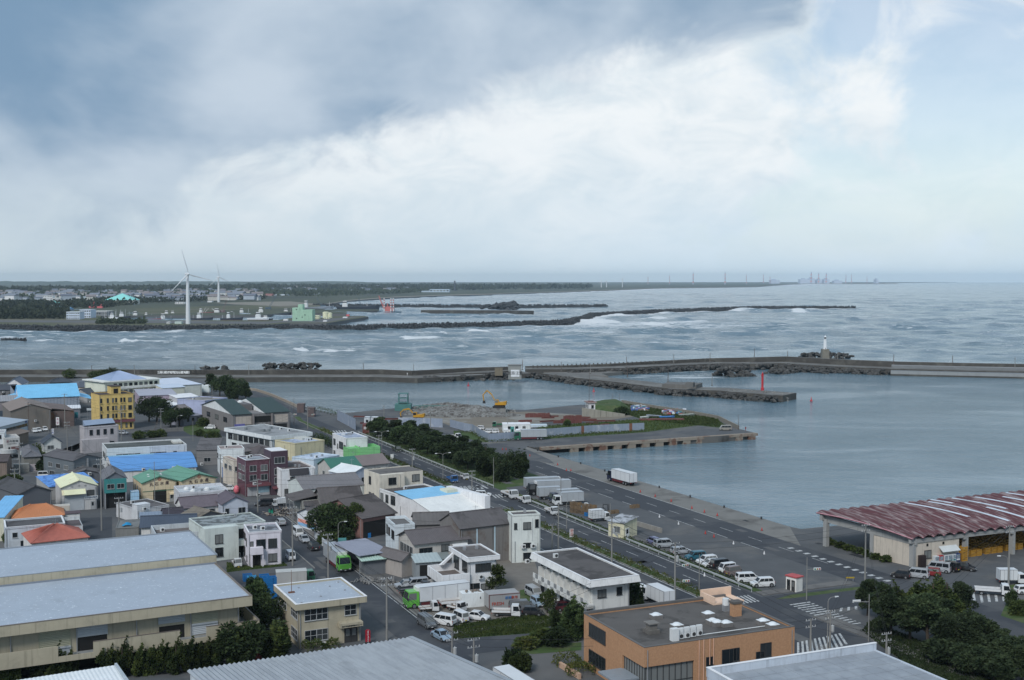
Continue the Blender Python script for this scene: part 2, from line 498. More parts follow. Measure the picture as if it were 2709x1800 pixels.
sheet('road',[G('b',1500,640),G('b',1900,625),G('c',0,690),G('c',320,755),G('c',700,735),G('c',640,800),G('c',860,900),G('c',900,935),G('c',420,860),G('c',0,785)],.014,asphalt)
sheet('road',[G('c',700,733),G('c',1000,707),G('c',2000,652),G('d',-20,482),G('d',30,500),G('c',2000,672),G('c',1150,735),G('c',740,765)],.018,asphalt)
sheet('quay_apron',[NS(160,205),NS(170.1,222),NS(170.1,371),NS(162,400),NS(160,395)],.003,concrete)
sheet('gravel_yard',[G('h',390,430),G('h',700,400),G('h',760,560),G('h',700,700),G('h',480,720),G('h',390,600)],.012,gravel_m)
sheet('gravel_yard',[NS(68.5,178),NS(97,178),NS(97,212),NS(68.5,212)],.004,gravel_m)
sheet('bare_earth',[G('c',0,500),G('c',640,470),G('c',1150,500),G('c',1700,500),G('c',1400,545),G('c',800,560),G('c',640,650),G('c',320,700),G('c',0,610),G('b',1900,560),G('b',1500,520)],.018,dirt_m)
for p in([('c',0,640),('c',170,655),('c',320,742),('c',240,742),('c',0,675)],[('c',820,715),('c',1700,655),('c',2360,570),('c',2360,515),('c',1600,545),('c',800,600),('c',640,655)],[('c',1240,450),('c',1500,392),('c',2300,520),('c',2360,545),('d',100,540),('c',1700,545),('c',1560,500)],[('h',0,1150),('h',690,1100),('h',960,1000),('h',780,930),('h',500,960),('h',100,1020),('h',0,1040)],[('h',590,715),('h',690,700),('h',760,880),('h',590,800)],[('h',560,1260),('h',700,1200),('h',1140,1180),('h',1140,1250),('h',700,1285)],[('l',0,1340),('l',420,1420),('l',1000,1330),('l',1080,1400),('l',300,1480),('l',0,1517)],[('a',1600,620),('a',1800,560),('a',2000,560),('a',1960,650),('a',1700,680)],[('a',790,190),('a',830,140),('a',1090,130),('a',1090,190)],[('k',440,835),('k',560,800),('k',1110,735),('k',1115,755),('k',580,825)],[('k',2180,960),('k',2360,1020),('k',2360,840),('k',2230,850)],[('m',1210,440),('m',1384,420),('m',1384,540),('m',1230,540)],[('b',600,515),('b',650,515),('b',690,560),('b',650,560)],[('b',720,570),('b',800,610),('b',780,630),('b',700,590)]):
 sheet('grass',[G(*q)for q in p],.022,grass_m,'stuff')
sheet('shaded_soil',[G(*q)for q in[('k',1100,1080),('k',1180,1000),('k',2360,1500),('k',1700,1500),('k',1230,1180)]],.023,mat('shaded_litter',(.05,.052,.034),.95,.25,.5,obj=False,c2=(.045,.065,.025)))  # shade of the trees put into the dark soil colour
sheet('grass',[NS(128.4,258),NS(130.6,258),NS(131,296),NS(148,300),NS(147.5,396),NS(133,425),NS(128.8,425)],.026,grass_m,'stuff')
sheet('grass',[NS(128.4,178),NS(130.4,178),NS(130.8,256),NS(128.4,256)],.027,grass_m,'stuff')
for s0,s1 in((167,268),(305,372),(384,470)):
 o=slab('kerb',[NS(117.3,s0),NS(119.5,s0),NS(119.5,s1),NS(117.3,s1)],.0,.14,kerb_m)
 sheet('grass',[NS(117.45,s0+.15),NS(119.35,s0+.15),NS(119.35,s1-.15),NS(117.45,s1-.15)],.16,grass_m,'stuff')
slab('kerb',[NS(67.05,177),NS(67.25,177),NS(67.25,287),NS(67.05,287)],0,.13,kerb_m)
slab('sidewalk',[NS(67.25,177),NS(68.4,177),NS(68.4,287),NS(67.25,287)],0,.11,sidewalk_m)
slab('kerb',[NS(59.75,228.3),NS(59.95,228.3),NS(59.95,287),NS(59.75,287)],0,.13,kerb_m)
slab('sidewalk',[NS(68.4,175.8),NS(108,175.8),NS(108,177.3),NS(68.4,177.3)],0,.12,sidewalk_m)
slab('sidewalk',[NS(128.5,175),NS(148.5,175),NS(148.5,177.6),NS(128.5,177.6)],0,.12,sidewalk_m)
slab('sidewalk',[NS(128,20),NS(131,20),NS(131,160.5),NS(128,160.5)],0,.12,sidewalk_m)
def bars(name,label_parent,corners,nbar,fill=.5,z=.034):
 a,b,c,d=[Vector((p[0],p[1],0))for p in corners]
 root=empty(name,(0,0,0))
 root['kind']='structure'
 for i in range(nbar):
  t0,t1=(i+.5-fill/2)/nbar,(i+.5+fill/2)/nbar
  p=[a.lerp(b,t0),a.lerp(b,t1),d.lerp(c,t1),d.lerp(c,t0)]
  sheet('painted_bar',p,z,paint_m,None,root)
 return root
bars('crosswalk','',[G('k',540,872),G('k',955,1052),G('k',1115,1024),G('k',695,850)],13,.40)
bars('crosswalk','',[G('k',600,1170),G('k',950,1095),G('k',1010,1180),G('k',600,1310)],11,.5)
bars('crosswalk','',[G('k',100,820),G('k',240,800),G('k',330,850),G('k',190,870)],5,.5)
bars('crosswalk','',[G('k',925,905),G('k',1090,885),G('k',1095,910),G('k',915,932)],3,.35)
bars('crosswalk','',[G('m',730,490),G('m',1190,590),G('m',1190,630),G('m',760,655)],5,.36)
bars('crosswalk','',[G('b',1950,1140),G('b',2290,1130),G('b',2350,1155),G('b',1960,1185)],9,.45)
bars('crosswalk','',[G('c',0,1150),G('c',220,1125),G('c',270,1145),G('c',0,1190)],6,.45)
bars('crosswalk','',[G('b',860,645),G('b',1060,635),G('b',1080,655),G('b',880,665)],8,.45)
bars('crosswalk','',[G('c',330,1215),G('c',440,1205),G('c',480,1230),G('c',370,1245)],4,.45)
tk=empty('quay_road_marking')
tk['kind']='structure'
for i in range(13):
 p=Vector((*G('k',560+i*62,440+i*21).xy,0))
 sheet('painted_bar',[p+NH*.7-SH*.5,p+NH*.7+SH*.5,p-NH*.7+SH*.5,p-NH*.7-SH*.5],.034,paint_m,None,tk)
def lN(n,s0,s1,dash=None,gap=0,wd=.16,z=.032):
 root=empty('lane_marking')
 root['kind']='structure'
 if dash is None:
  sheet('painted_line',[NS(n-wd/2,s0),NS(n+wd/2,s0),NS(n+wd/2,s1),NS(n-wd/2,s1)],z,paint_m,None,root)
 else:
  s=s0
  while s<s1:
   sheet('painted_dash',[NS(n-wd/2,s),NS(n+wd/2,s),NS(n+wd/2,s+dash),NS(n-wd/2,s+dash)],z,paint_m,None,root)
   s+=dash+gap
lN(116.9,178,275,wd=.22)
lN(116.9,305,420,wd=.22)
lN(119.9,178,275)
lN(119.9,305,420)
lN(127.,180,278,wd=.22)
lN(127.,300,420,wd=.22)
lN(123.4,178,420,5,6)
lN(112.3,178,420,5,6)
lN(108.,178,420)
lN(155,190,392,5,6)
lN(160.1,235,330,wd=.2)
lN(150.2,205,385,8,5,wd=.2)
lN(66.6,180,285,wd=.14)
# long breakwater across the middle
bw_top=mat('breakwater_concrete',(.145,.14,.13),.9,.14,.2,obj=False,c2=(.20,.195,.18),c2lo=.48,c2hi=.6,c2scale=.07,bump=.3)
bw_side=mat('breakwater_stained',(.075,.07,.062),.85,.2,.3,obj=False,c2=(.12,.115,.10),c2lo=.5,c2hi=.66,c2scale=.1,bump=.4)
def noise3(v,seed):
 return(math.sin(v.x*1.7+seed)*math.cos(v.y*1.3+seed*2.1)+math.sin(v.z*2.3+seed*.7+v.x))*.5
def boulder_mesh(seed,n=2):
 import bmesh
 bm=bmesh.new()
 bmesh.ops.create_icosphere(bm,subdivisions=n,radius=1.)
 for v in bm.verts:
  k=1+.35*noise3(v.co*1.6,seed)+.12*noise3(v.co*4,seed+5)
  v.co=Vector((v.co.x*k,v.co.y*k,v.co.z*k*.75))
 me=bpy.data.meshes.new('boulder')
 bm.to_mesh(me)
 bm.free()
 me.materials.append(rock_m)
 return me
BOULD=[boulder_mesh(s,1)for s in range(5)]
BOULDV=[(np.array([tuple(v.co)for v in me.vertices]),[tuple(p.vertices)for p in me.polygons])for me in BOULD]
def rM(name,pts,width,size,dens,z0,z1,m,parent,kind='stuff',seed=1):
 rg=random.Random(seed)
 mb=MB()
 for p,q in zip(pts,pts[1:]):
  p,q=Vector((p[0],p[1],0)),Vector((q[0],q[1],0))
  L=(q-p).length
  nrm=Vector(((q-p).y,-(q-p).x,0)).normalized()
  for _ in range(max(1,int(L*dens))):
   t,o=rg.random(),rg.uniform(-1,1)
   c=p.lerp(q,t)+nrm*o*width/2
   zz=z1-(z1-z0)*abs(o)**1.3+rg.uniform(-.3,.1)*size
   vv,ff=BOULDV[rg.randrange(5)]
   s=size*rg.uniform(.55,1.2)
   a=rg.random()*6.28
   ca,sa=math.cos(a),math.sin(a)
   sx,sy,sz=s*rg.uniform(.7,1.2),s*rg.uniform(.7,1.2),s*rg.uniform(.6,1)
   P=np.stack([vv[:,0]*sx*ca-vv[:,1]*sy*sa+c.x,vv[:,0]*sx*sa+vv[:,1]*sy*ca+c.y,vv[:,2]*sz+zz],-1)
   mb.add(P.tolist(),ff)
 o=mb.obj(name,m,parent)
 o['kind']=kind
 return o
def ribbon(name,left,right,z0,z1,mats,parent):
 n=len(left)
 mb=MB()
 zt=z1 if isinstance(z1,(list,tuple))else[z1]*n
 for i in range(n-1):
  l0,l1,r0,r1=left[i],left[i+1],right[i],right[i+1]
  b=[(r0[0],r0[1],z0),(r1[0],r1[1],z0),(l1[0],l1[1],z0),(l0[0],l0[1],z0)]
  t=[(r0[0],r0[1],zt[i]),(r1[0],r1[1],zt[i+1]),(l1[0],l1[1],zt[i+1]),(l0[0],l0[1],zt[i])]
  mb.hexa(b,t)
  mb.m[-6:]=[1,0,1,1,1,1]
 return mb.obj(name,mats,parent)
def offset(pts,d):
 out=[]
 for i,p in enumerate(pts):
  a,b=Vector(pts[max(i-1,0)][:2]),Vector(pts[min(i+1,len(pts)-1)][:2])
  t=(b-a).normalized()
  out.append((p[0]-t.y*d,p[1]+t.x*d))
 return out
BW=[tag(empty('breakwater'),'long grey concrete breakwater with parapet wall crossing the harbour behind the town','breakwater')]
bwA=[G(*p,.6)for p in[('a',-900,168),('a',0,162),('a',900,160),('a',1750,164),('b',0,165),('b',700,162),('b',1300,160),('b',1700,172),('c',300,140),('c',700,128)]]
bwA=[(p.x,p.y)for p in bwA]
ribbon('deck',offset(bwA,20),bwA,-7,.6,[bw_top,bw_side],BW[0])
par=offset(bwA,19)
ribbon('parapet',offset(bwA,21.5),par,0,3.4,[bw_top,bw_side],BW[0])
rM('armour_rock',[G('b',1750,172),G('c',0,165),G('c',500,140),G('c',800,135)],7,2.,1.6,-3.2,.6,rock_m,BW[0],seed=4)
ribbon('ramp',[G('b',1650,140),G('b',2360,118),G('c',500,100)],[G('b',1650,158),G('b',2360,140),G('c',500,128)],-3,[.7,1.4,1.6],[bw_top,bw_side],BW[0])
BW.append(tag(empty('breakwater'),'low outer mole with a row of short posts running to the white lighthouse','breakwater'))
bwB=[G(*p,1.5)for p in[('c',640,92),('c',1000,92),('c',1500,80),('c',2000,55),('c',2360,40),('r',2360,885),('s',200,935),('s',700,965),('s',1190,985),('s',1800,1000),('s',2360,1010),('s',3300,1040)]]
bwB=[(p.x,p.y)for p in bwB]
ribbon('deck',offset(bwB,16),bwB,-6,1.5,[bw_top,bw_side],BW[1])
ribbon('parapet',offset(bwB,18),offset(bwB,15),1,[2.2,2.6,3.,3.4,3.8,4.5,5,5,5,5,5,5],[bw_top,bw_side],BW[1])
rM('armour_rock',offset(bwB[1:9],-4),10,2.1,2.2,-3.2,.8,rock_m,BW[1],seed=5)
rM('seaward_rock',offset(bwB[6:],24),12,1.8,1.2,-2,2.,rock_m,BW[1],seed=6)
for i in range(44):
 t=i/43
 a=G('c',710+t*1650,74-t*62,2.6)
 MB().box(-.35,.35,-.35,.35,0,1.8).obj('post',bw_side,BW[1],(a.x,a.y,2.))
BW.append(tag(empty('breakwater'),'inner concrete jetty ending in pale armour blocks below the red light tower','breakwater'))
bwC=[G(*p,.3)for p in[('c',780,138),('c',1100,178),('c',1500,222),('c',1940,278),('c',2360,292),('d',100,262),('d',400,286),('d',500,292)]]
bwC=[(p.x,p.y)for p in bwC]
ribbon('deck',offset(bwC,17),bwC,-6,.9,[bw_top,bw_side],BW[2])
rM('armour_rock',offset(bwC,-3),7,1.7,2.6,-3.,.3,rock_m,BW[2],seed=7)
MB().box(-9,9,-7,7,-5,2.6).obj('caisson',[bw_top],BW[2],G('c',2040,262,.3),R(-22))
MB().box(-2,2,-2,2,0,2.4).obj('plinth',[bw_top],BW[2],G('c',2110,250,2.4),R(-22))
sand_m=mat('wet_sand',(.17,.16,.145),.75,.1,.05,obj=False)
slab('beach',[G(*p)for p in[('c',640,100),('c',1000,95),('c',1640,82),('c',1500,112),('c',1320,128),('c',1380,150),('c',1000,130)]],-4,-.2,sand_m)
BW.append(tag(empty('breakwater'),'high pale concrete wharf wall with stained face at the far right','breakwater'))
wf=[G(*p,WATER_Z)for p in[('s',1185,1045),('s',1700,1058),('s',2360,1073),('s',3200,1092)]]
wf=[(p.x,p.y)for p in wf]
pale_conc=mat('pale_concrete',(.30,.31,.31),.85,.1,.3,obj=False,streak=.5,bump=.1)
grey_conc=mat('mid_concrete',(.20,.21,.215),.85,.1,.3,obj=False)
ribbon('quay_face',offset(wf,16),wf,-7,.7,[grey_conc,pale_conc],BW[3])
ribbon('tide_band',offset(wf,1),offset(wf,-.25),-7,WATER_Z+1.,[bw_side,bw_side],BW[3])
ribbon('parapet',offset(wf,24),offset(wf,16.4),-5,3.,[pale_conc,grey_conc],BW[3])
def tetrapod(s=1.):
 mb=MB()
 for d in((0,0,1),(.94,0,-.33),(-.47,.816,-.33),(-.47,-.816,-.33)):
  mb.cyl((0,0,0),Vector(d)*s,.36*s,.22*s,5)
 return mb
TET=tetrapod()
TV=np.array(TET.v)
tet_m=mat('dark_block',(.05,.054,.058),.9,.3,.3,obj=False,c2=(.085,.088,.09),c2lo=.5,c2hi=.65,c2scale=.3)
def rand_rot(rg):
 q=np.array([rg.gauss(0,1)for _ in range(4)])
 q/=np.linalg.norm(q)
 a,b,c,d=q
 return np.array([[1-2*(c*c+d*d),2*(b*c-a*d),2*(b*d+a*c)],[2*(b*c+a*d),1-2*(b*b+d*d),2*(c*d-a*b)],[2*(b*d-a*c),2*(c*d+a*b),1-2*(b*b+c*c)]])
def block_mole(label,line,width,top,size,n,seed=2,m=None):
 root=tag(empty('breakwater'),label,'breakwater')
 ribbon('core',offset(line,width/2),offset(line,-width/2),-6,top-size*.9,[m or tet_m]*2,root)
 rg=random.Random(seed)
 V,F=[],[]
 segs=[(Vector(a),Vector(b))for a,b in zip(line,line[1:])]
 Ls=[(b-a).length for a,b in segs]
 for _ in range(n):
  a,b=rg.choices(segs,Ls)[0]
  o=rg.uniform(-1,1)
  nr=Vector(((b-a).y,-(b-a).x)).normalized()
  c=a.lerp(b,rg.random())+nr*o*(width/2+size)
  z=top-size*.6-max(0,abs(o)-.5)*2*(top+3)*.8+rg.uniform(-.4,.5)*size
  P=TV@rand_rot(rg).T*size*rg.uniform(.8,1.15)+np.array([c.x,c.y,z])
  k=len(V)*len(TV)
  V.append(P)
  F+=[tuple(i+k for i in f)for f in TET.f]
 me=bpy.data.meshes.new('armour_block')
 me.from_pydata(np.concatenate(V).tolist(),[],F)
 me.materials.append(m or tet_m)
 o=place('armour_block',me,root)
 o['kind']='stuff'
 return root
block_mole('dark breakwater of heaped concrete blocks with surf breaking along it in mid-distance',TETRA_LINE,11,3.4,2.4,6000)
OUT=[g2('q',600,378),g2('q',1500,384),g2('q',2360,386),g2('r',300,386),g2('r',900,384),g2('r',1020,382)]
block_mole('thin far outer mole beyond the moored ships',OUT,14,4.2,2.4,900,3)
INN=[g2('q',1562,440),g2('q',2360,443),g2('r',240,447)]
mole=tag(empty('breakwater'),'short detached grey wharf lying inside the far harbour','breakwater')
ribbon('quay_face',offset(INN,30),INN,-6,4.,[grey_conc,bw_side],mole)
rM('armour_block',[g2('q',2130,412),g2('q',2360,405),g2('r',60,408),g2('r',190,385)],40,6,.4,0,9,tet_m,mole,seed=9)
block_mole('low dark stub of blocks in the surf at the left edge',[g2('p',-200,893),g2('p',0,893),g2('p',235,891)],5,.8,1.6,160,8)
pale_tet=mat('pale_block',(.24,.235,.22),.9,.2,.8,obj=False,dirt=.3)
TM=TET.mesh('tetrapod',pale_tet)
rg=random.Random(12)
for i in range(72):
 t=rg.random()
 p=Vector(G('d',60+t*490,262+t*34,-.6))
 if t>.9:
  p=Vector(G('d',500+rg.random()*60,278+rg.random()*26,-.5))
 o=place('tetrapod',TM,BW[2])
 o.location=(p.x,p.y+rg.uniform(-1,3),rg.uniform(-1.8,.3))
 o.scale=[rg.uniform(1.4,1.9)]*3
 o.rotation_euler=(rg.random()*6,rg.random()*6,rg.random()*6)
def sea_rock(label,pts,width,size,top,dens=2.5,seed=1):
 o=rM('sea_rock',[G(*p,WATER_Z)for p in pts],width,size,dens,WATER_Z-.5,top,rock_m,None,'thing',seed)
 tag(o,label,'rock')
sea_rock('small dark rock islet in the water beside the white banner',[('a',1790,128),('a',2030,128)],8,1.7,2.,3.2,21)
sea_rock('long dark rock islet in the water behind the breakwater',[('b',330,118),('b',830,114)],12,1.9,3.2,4.,22)
sea_rock('low dark skerry just off the inner jetty',[('c',170,188),('c',290,195)],6,1.6,-.9,1.2,23)
sea_rock('flat dark skerry in the calm water behind the rubble heap',[('c',310,190),('c',540,188)],6,1.7,-.8,1.2,24)
sea_rock('brown wave-worn rock in the pale lagoon between the jetties',[('r',2020,1000),('r',2300,990)],15,2.2,3.,3.4,25)
sea_rock('jagged reef trailing right from the lagoon rock',[('s',120,1035),('s',400,1010),('s',660,1028)],13,1.8,.2,3,26)
sea_rock('dark rocks below the outer mole on the lagoon side',[('s',-100,985),('s',200,965),('s',480,985)],15,1.8,.8,3,27)
sea_rock('dark rock apron at the foot of the white lighthouse',[('s',420,895),('s',620,890),('s',830,900)],24,1.9,1.6,3.4,28)
# building kit
def alb(r,g,b,k=1.4):
 c=rgb(r,g,b)
 l=.3*c[0]+.55*c[1]+.15*c[2]
 c=[l+(x-l)*.80 for x in c]
 c=[c[0]*.98,c[1]*.985,c[2]]
 return tuple(max(.01,min(.8,x*k))for x in c)
def Wm(r,g,b,kind='plaster',k=1.4):
 nm='%s_%d_%d_%d'%(kind,r,g,b)
 c=alb(r,g,b,k)
 if kind=='plaster':
  return mat(nm,c,.85,.08,.5,streak=.55,dirt=.22,bump=.08)
 if kind=='metal':
  return mat(nm,c,.55,.08,.3,streak=.25,dirt=.08)
 if kind=='rust':
  return mat(nm,c,.8,.12,.4,streak=.4,c2=(.16,.07,.03),c2lo=.55,c2hi=.66,c2scale=.25)
 if kind=='deck':
  return mat(nm,c,.9,.1,.35,dirt=.35,c2=tuple(x*.62 for x in c),c2lo=.5,c2hi=.62,c2scale=.2,bump=.1)
 if kind=='mottle':
  return mat(nm,c,.9,.1,.8,c2=tuple(x*.4 for x in c),c2lo=.46,c2hi=.56,c2scale=.5,dirt=.2)
 if kind=='tile':
  return mat(nm,c,.7,.14,1.2,dirt=.2,bump=.4,bscale=3)
 return mat(nm,c,.8,.05,.5)
GLASS=glass_mat('window_glass')
ALU=mat('aluminium_frame',(.42,.43,.43),.5,.04,1)
DARKF=mat('dark_frame',(.05,.05,.05),.5,.04,1)
DARK=mat('interior_shade',(.018,.018,.018),.9,.1,.5)  # shade of open bays and hollows put into a near-black colour
STEEL=mat('galvanised_steel',(.42,.43,.44),.45,.1,.8,metal=.5)
WHITEP=mat('white_enamel',(.72,.73,.72),.45,.05,.6,dirt=.08)
SHUT=mat('shutter_steel',(.46,.49,.51),.5,.06,.6,streak=.2)
SHUTY=mat('shutter_cream',(.40,.39,.28),.5,.06,.6,streak=.2)
WMESH={}
def win_meshes(wd,ht,style):
 key=(round(wd,1),round(ht,1),style)
 if key in WMESH:
  return WMESH[key]
 wd,ht=key[0],key[1]
 f,p=MB(),MB()
 t=.07
 fm=DARKF if 'k' in style else ALU
 for b in((-t,0,-t,ht+t),(wd,wd+t,-t,ht+t)):
  f.box(b[0],b[1],-.09,.02,b[2],b[3])
 f.box(0,wd,-.09,.02,-t,0)
 f.box(0,wd,-.09,.02,ht,ht+t)
 f.box(-.12,wd+.12,-.16,.0,-t-.06,-t)
 nm=max(1,round(wd/.95))if 'b' not in style else 1
 for i in range(1,nm):
  x=wd*i/nm
  f.box(x-.03,x+.03,-.07,.0,0,ht)
 if 't' in style:
  f.box(0,wd,-.072,.0,ht*.5-.03,ht*.5+.03)
 p.box(0,wd,-.03,.0,0,ht)
 WMESH[key]=(f.mesh('window',fm),p.mesh('pane',GLASS))
 return WMESH[key]
def shutter_mesh(wd,ht,m):
 mb=MB()
 n=max(6,int(ht/.22))
 for i in range(n):
  z0,z1=ht*i/n,ht*(i+1)/n
  mb.add([(0,-.03,z0),(wd,-.03,z0),(wd,-.075,(z0+z1)/2),(0,-.075,(z0+z1)/2),(0,-.03,z1),(wd,-.03,z1)],[(0,1,2,3),(3,2,5,4)])
 mb.box(-.1,0,-.12,.0,0,ht).box(wd,wd+.1,-.12,.0,0,ht).box(-.1,wd+.1,-.2,.0,ht,ht+.25)
 return mb.mesh('shutter',m)
def door_mesh(wd,ht,m):
 mb=MB().box(0,wd,-.06,0,0,ht).box(-.07,0,-.1,0,0,ht+.07).box(wd,wd+.07,-.1,0,0,ht+.07).box(0,wd,-.1,0,ht,ht+.07)
 return mb.mesh('door',m)
def opening_shade_mesh(wd,ht):
 return MB().box(0,wd,-.02,.0,0,ht).mesh('opening',DARK)  # dark sheet on the wall stands in for the shade inside
ALLB=[]
class Bld:
 def __init__(s,name,label,F,Rr,L,h,theta=None,cat='building',group=None,depth=None,z0=.0):
  s.h=h
  Fp=G(*F,h)
  if isinstance(Rr,(int,float)):
   s.th=GRID if theta is None else theta
   s.W=float(Rr)
  else:
   Rp=G(*Rr,h)
   d=Rp-Fp
   s.th=math.atan2(d.y,d.x)if theta is None else theta
   s.W=abs(d.x*math.cos(s.th)+d.y*math.sin(s.th))
  yh=Vector((-math.sin(s.th),math.cos(s.th),0))
  if isinstance(L,(int,float)):
   s.D=float(L)
  else:
   s.D=abs((G(*L,h)-Fp).dot(yh))
  s.o=empty(name,(Fp.x,Fp.y,z0),s.th,label,cat,group)
  ALLB.append(s)
 def part(s,name,mb,m,smooth=False,parent=None):
  return mb.obj(name,m,parent or s.o,smooth=smooth)
 def walls(s,m,z0=.0,z1=None,inset=.0,name='wall'):
  z1=s.h if z1 is None else z1
  s.inset=inset
  return s.part(name,MB().box(inset,s.W-inset,inset,s.D-inset,z0,z1),m)
 def flat(s,wm,dm,ph=.45,th=.2,ov=.0,fh=None,fm=None,cap=None,flare=.0):
  W,D,h=s.W,s.D,s.h
  s.inset=ov
  s.walls(wm,0,h-ph-.02,ov)
  s.part('roof',MB().box(ov*.0+th,W-th,th,D-th,h-ph-.16,h-ph),dm)
  zb=h-(fh if fh else ph+.18)
  mb=MB()
  x0,x1,y0,y1=0,W,0,D
  f=flare
  for(a,b,c,d)in((x0,x1,y0,y0+th),(x0,x1,y1-th,y1),(x0,x0+th,y0+th,y1-th),(x1-th,x1,y0+th,y1-th)):
   if f and fh:
    mb.hexa([(a-(f if a<=0 else 0),c-(f if c<=0 else 0),zb),(b+(f if b>=W else 0),c-(f if c<=0 else 0),zb),(b+(f if b>=W else 0),d+(f if d>=D else 0),zb),(a-(f if a<=0 else 0),d+(f if d>=D else 0),zb)],[(a,c,h),(b,c,h),(b,d,h),(a,d,h)])
   else:
    mb.box(a,b,c,d,zb,h)
  pp=s.part('parapet',mb,fm or wm)
  if ov:
   s.part('soffit',MB().box(th,W-th,th,D-th,zb+.02,zb+.1),fm or wm)
  if cap:
   c=MB()
   e=.04
   for(a,b,cc,d)in((-e,W+e,-e,th+e),(-e,W+e,D-th-e,D+e),(-e,th+e,th+e,D-th-e),(W-th-e,W+e,th+e,D-th-e)):
    c.box(a,b,cc,d,h+.003,h+.07)
   s.part('coping',c,cap,parent=pp)
  s.dz=h-ph
  return s
 def _plane(s,e0,e1,r1,r0,period,amp):
  e0,e1,r0,r1=map(Vector,(e0,e1,r0,r1))
  nrm=(e1-e0).cross(r0-e0)
  if nrm.length<1e-6:
   nrm=(e1-e0).cross(r1-e0)
  nrm.normalize()
  if nrm.z<0:nrm=-nrm
  n=max(2,int((e1-e0).length/period))*2 if period else 2
  top,bot=[],[]
  for i in range(n+1):
   t=i/n
   k=amp if i%2 else 0
   for lst,dd in((top,k+.10),(bot,.0)):
    lst.append((e0.lerp(e1,t)+nrm*dd,r0.lerp(r1,t)+nrm*dd))
  mb=MB()
  for lst,fl in((top,0),(bot,1)):
   vs=[p for pr in lst for p in pr]
   fs=[(2*i,2*i+2,2*i+3,2*i+1)for i in range(n)]
   mb.add(vs,[f[::-1]for f in fs]if fl else fs)
  m=(n+1)*2
  for i in range(n):
   mb.f+=[(2*i,m+2*i,m+2*i+2,2*i+2),(2*i+1,2*i+3,m+2*i+3,m+2*i+1)]
   mb.m+=[0,0]
  mb.f+=[(0,1,m+1,m),(2*n,m+2*n,m+2*n+1,2*n+1)]
  mb.m+=[0,0]
  return mb
 def gable(s,wm,rm,rise,ridge='y',ov=.4,period=.8,amp=.05,name='roof',gm=None,split=.5,ridge_cap=True):
  W,D,h=s.W,s.D,s.h
  s.inset=0
  k=split
  wb=MB().box(0,W,0,D,0,h)
  if ridge=='y':
   wb.extr([(0,h),(W,h),(W*k,h+rise)],1,.0,D)
   ez=-rise/(W*k)*ov
   P=[((-ov,-ov,h+ez),(-ov,D+ov,h+ez),(W*k,D+ov,h+rise),(W*k,-ov,h+rise)),((W+ov,-ov,h+ez),(W+ov,D+ov,h+ez),(W*k,D+ov,h+rise),(W*k,-ov,h+rise))]
   rc=((W*k,-ov,h+rise),(W*k,D+ov,h+rise))
  else:
   wb.extr([(0,h),(D,h),(D*k,h+rise)],0,.0,W)
   ez=-rise/(D*k)*ov
   P=[((-ov,-ov,h+ez),(W+ov,-ov,h+ez),(W+ov,D*k,h+rise),(-ov,D*k,h+rise)),((-ov,D+ov,h+ez),(W+ov,D+ov,h+ez),(W+ov,D*k,h+rise),(-ov,D*k,h+rise))]
   rc=((-ov,D*k,h+rise),(W+ov,D*k,h+rise))
  s.part('wall',wb,wm)
  mats=[rm,gm or rm]
  for i,(a,b,c,d)in enumerate(P):
   mb=s._plane(a,b,c,d,period,amp)
   s.part(name,mb,mats[i])
  if ridge_cap:
   a,b=Vector(rc[0]),Vector(rc[1])
   s.part('ridge_cap',MB().cyl(a+Vector((0,0,.1)),b+Vector((0,0,.1)),.2,.2,6),rm)
  return s
 def hip(s,wm,rm,rise,ov=.6,period=.5,amp=.05,ridge_len=None):
  W,D,h=s.W,s.D,s.h
  s.inset=0
  s.walls(wm)
  rl=abs(W-D)if ridge_len is None else ridge_len
  z=h-.15
  c=[(-ov,-ov,z),(W+ov,-ov,z),(W+ov,D+ov,z),(-ov,D+ov,z)]
  if W>=D:
   r0,r1=((W-rl)/2,D/2,h+rise),((W+rl)/2,D/2,h+rise)
   pl=[(c[0],c[1],r1,r0),(c[1],c[2],r1,r1),(c[2],c[3],r0,r1),(c[3],c[0],r0,r0)]
  else:
   r0,r1=(W/2,(D-rl)/2,h+rise),(W/2,(D+rl)/2,h+rise)
   pl=[(c[0],c[1],r0,r0),(c[1],c[2],r1,r0),(c[2],c[3],r1,r1),(c[3],c[0],r0,r1)]
  for a,b,d,e in pl:
   s.part('roof',s._plane(a,b,d,e,period,amp),rm)
  mb=MB()
  for q,r in zip(c,(r0,r1,r1,r0)if W>=D else(r0,r0,r1,r1)):
   mb.cyl(Vector(q)+Vector((0,0,.12)),Vector(r)+Vector((0,0,.12)),.14,.14,6)
  s.part('ridge_cap',mb,rm)
  return s
 def shed(s,wm,rm,rise,towards='L',ov=.3,period=.7,amp=.05):
  W,D,h=s.W,s.D,s.h
  s.inset=0
  z={'L':(0,0,1,1),'R':(1,1,0,0),'X':(0,1,1,0),'W':(1,0,0,1)}[towards]
  b=[(0,0,0),(W,0,0),(W,D,0),(0,D,0)]
  s.part('wall',MB().hexa(b,[(x,y,h+rise*k)for(x,y,_),k in zip(b,z)]),wm)
  g=rise/(D if towards in 'LR' else W)
  c=[]
  for(x,y,_),k in zip(b,z):
   X,Y=(-ov if x==0 else W+ov),(-ov if y==0 else D+ov)
   c.append((X,Y,h+rise*k+(ov*g if k else-ov*g)))
  if towards=='L':q=(c[0],c[1],c[2],c[3])
  elif towards=='R':q=(c[2],c[3],c[0],c[1])
  elif towards=='X':q=(c[3],c[0],c[1],c[2])
  else:q=(c[1],c[2],c[3],c[0])
  s.part('roof',s._plane(*q,period,amp),rm)
  return s
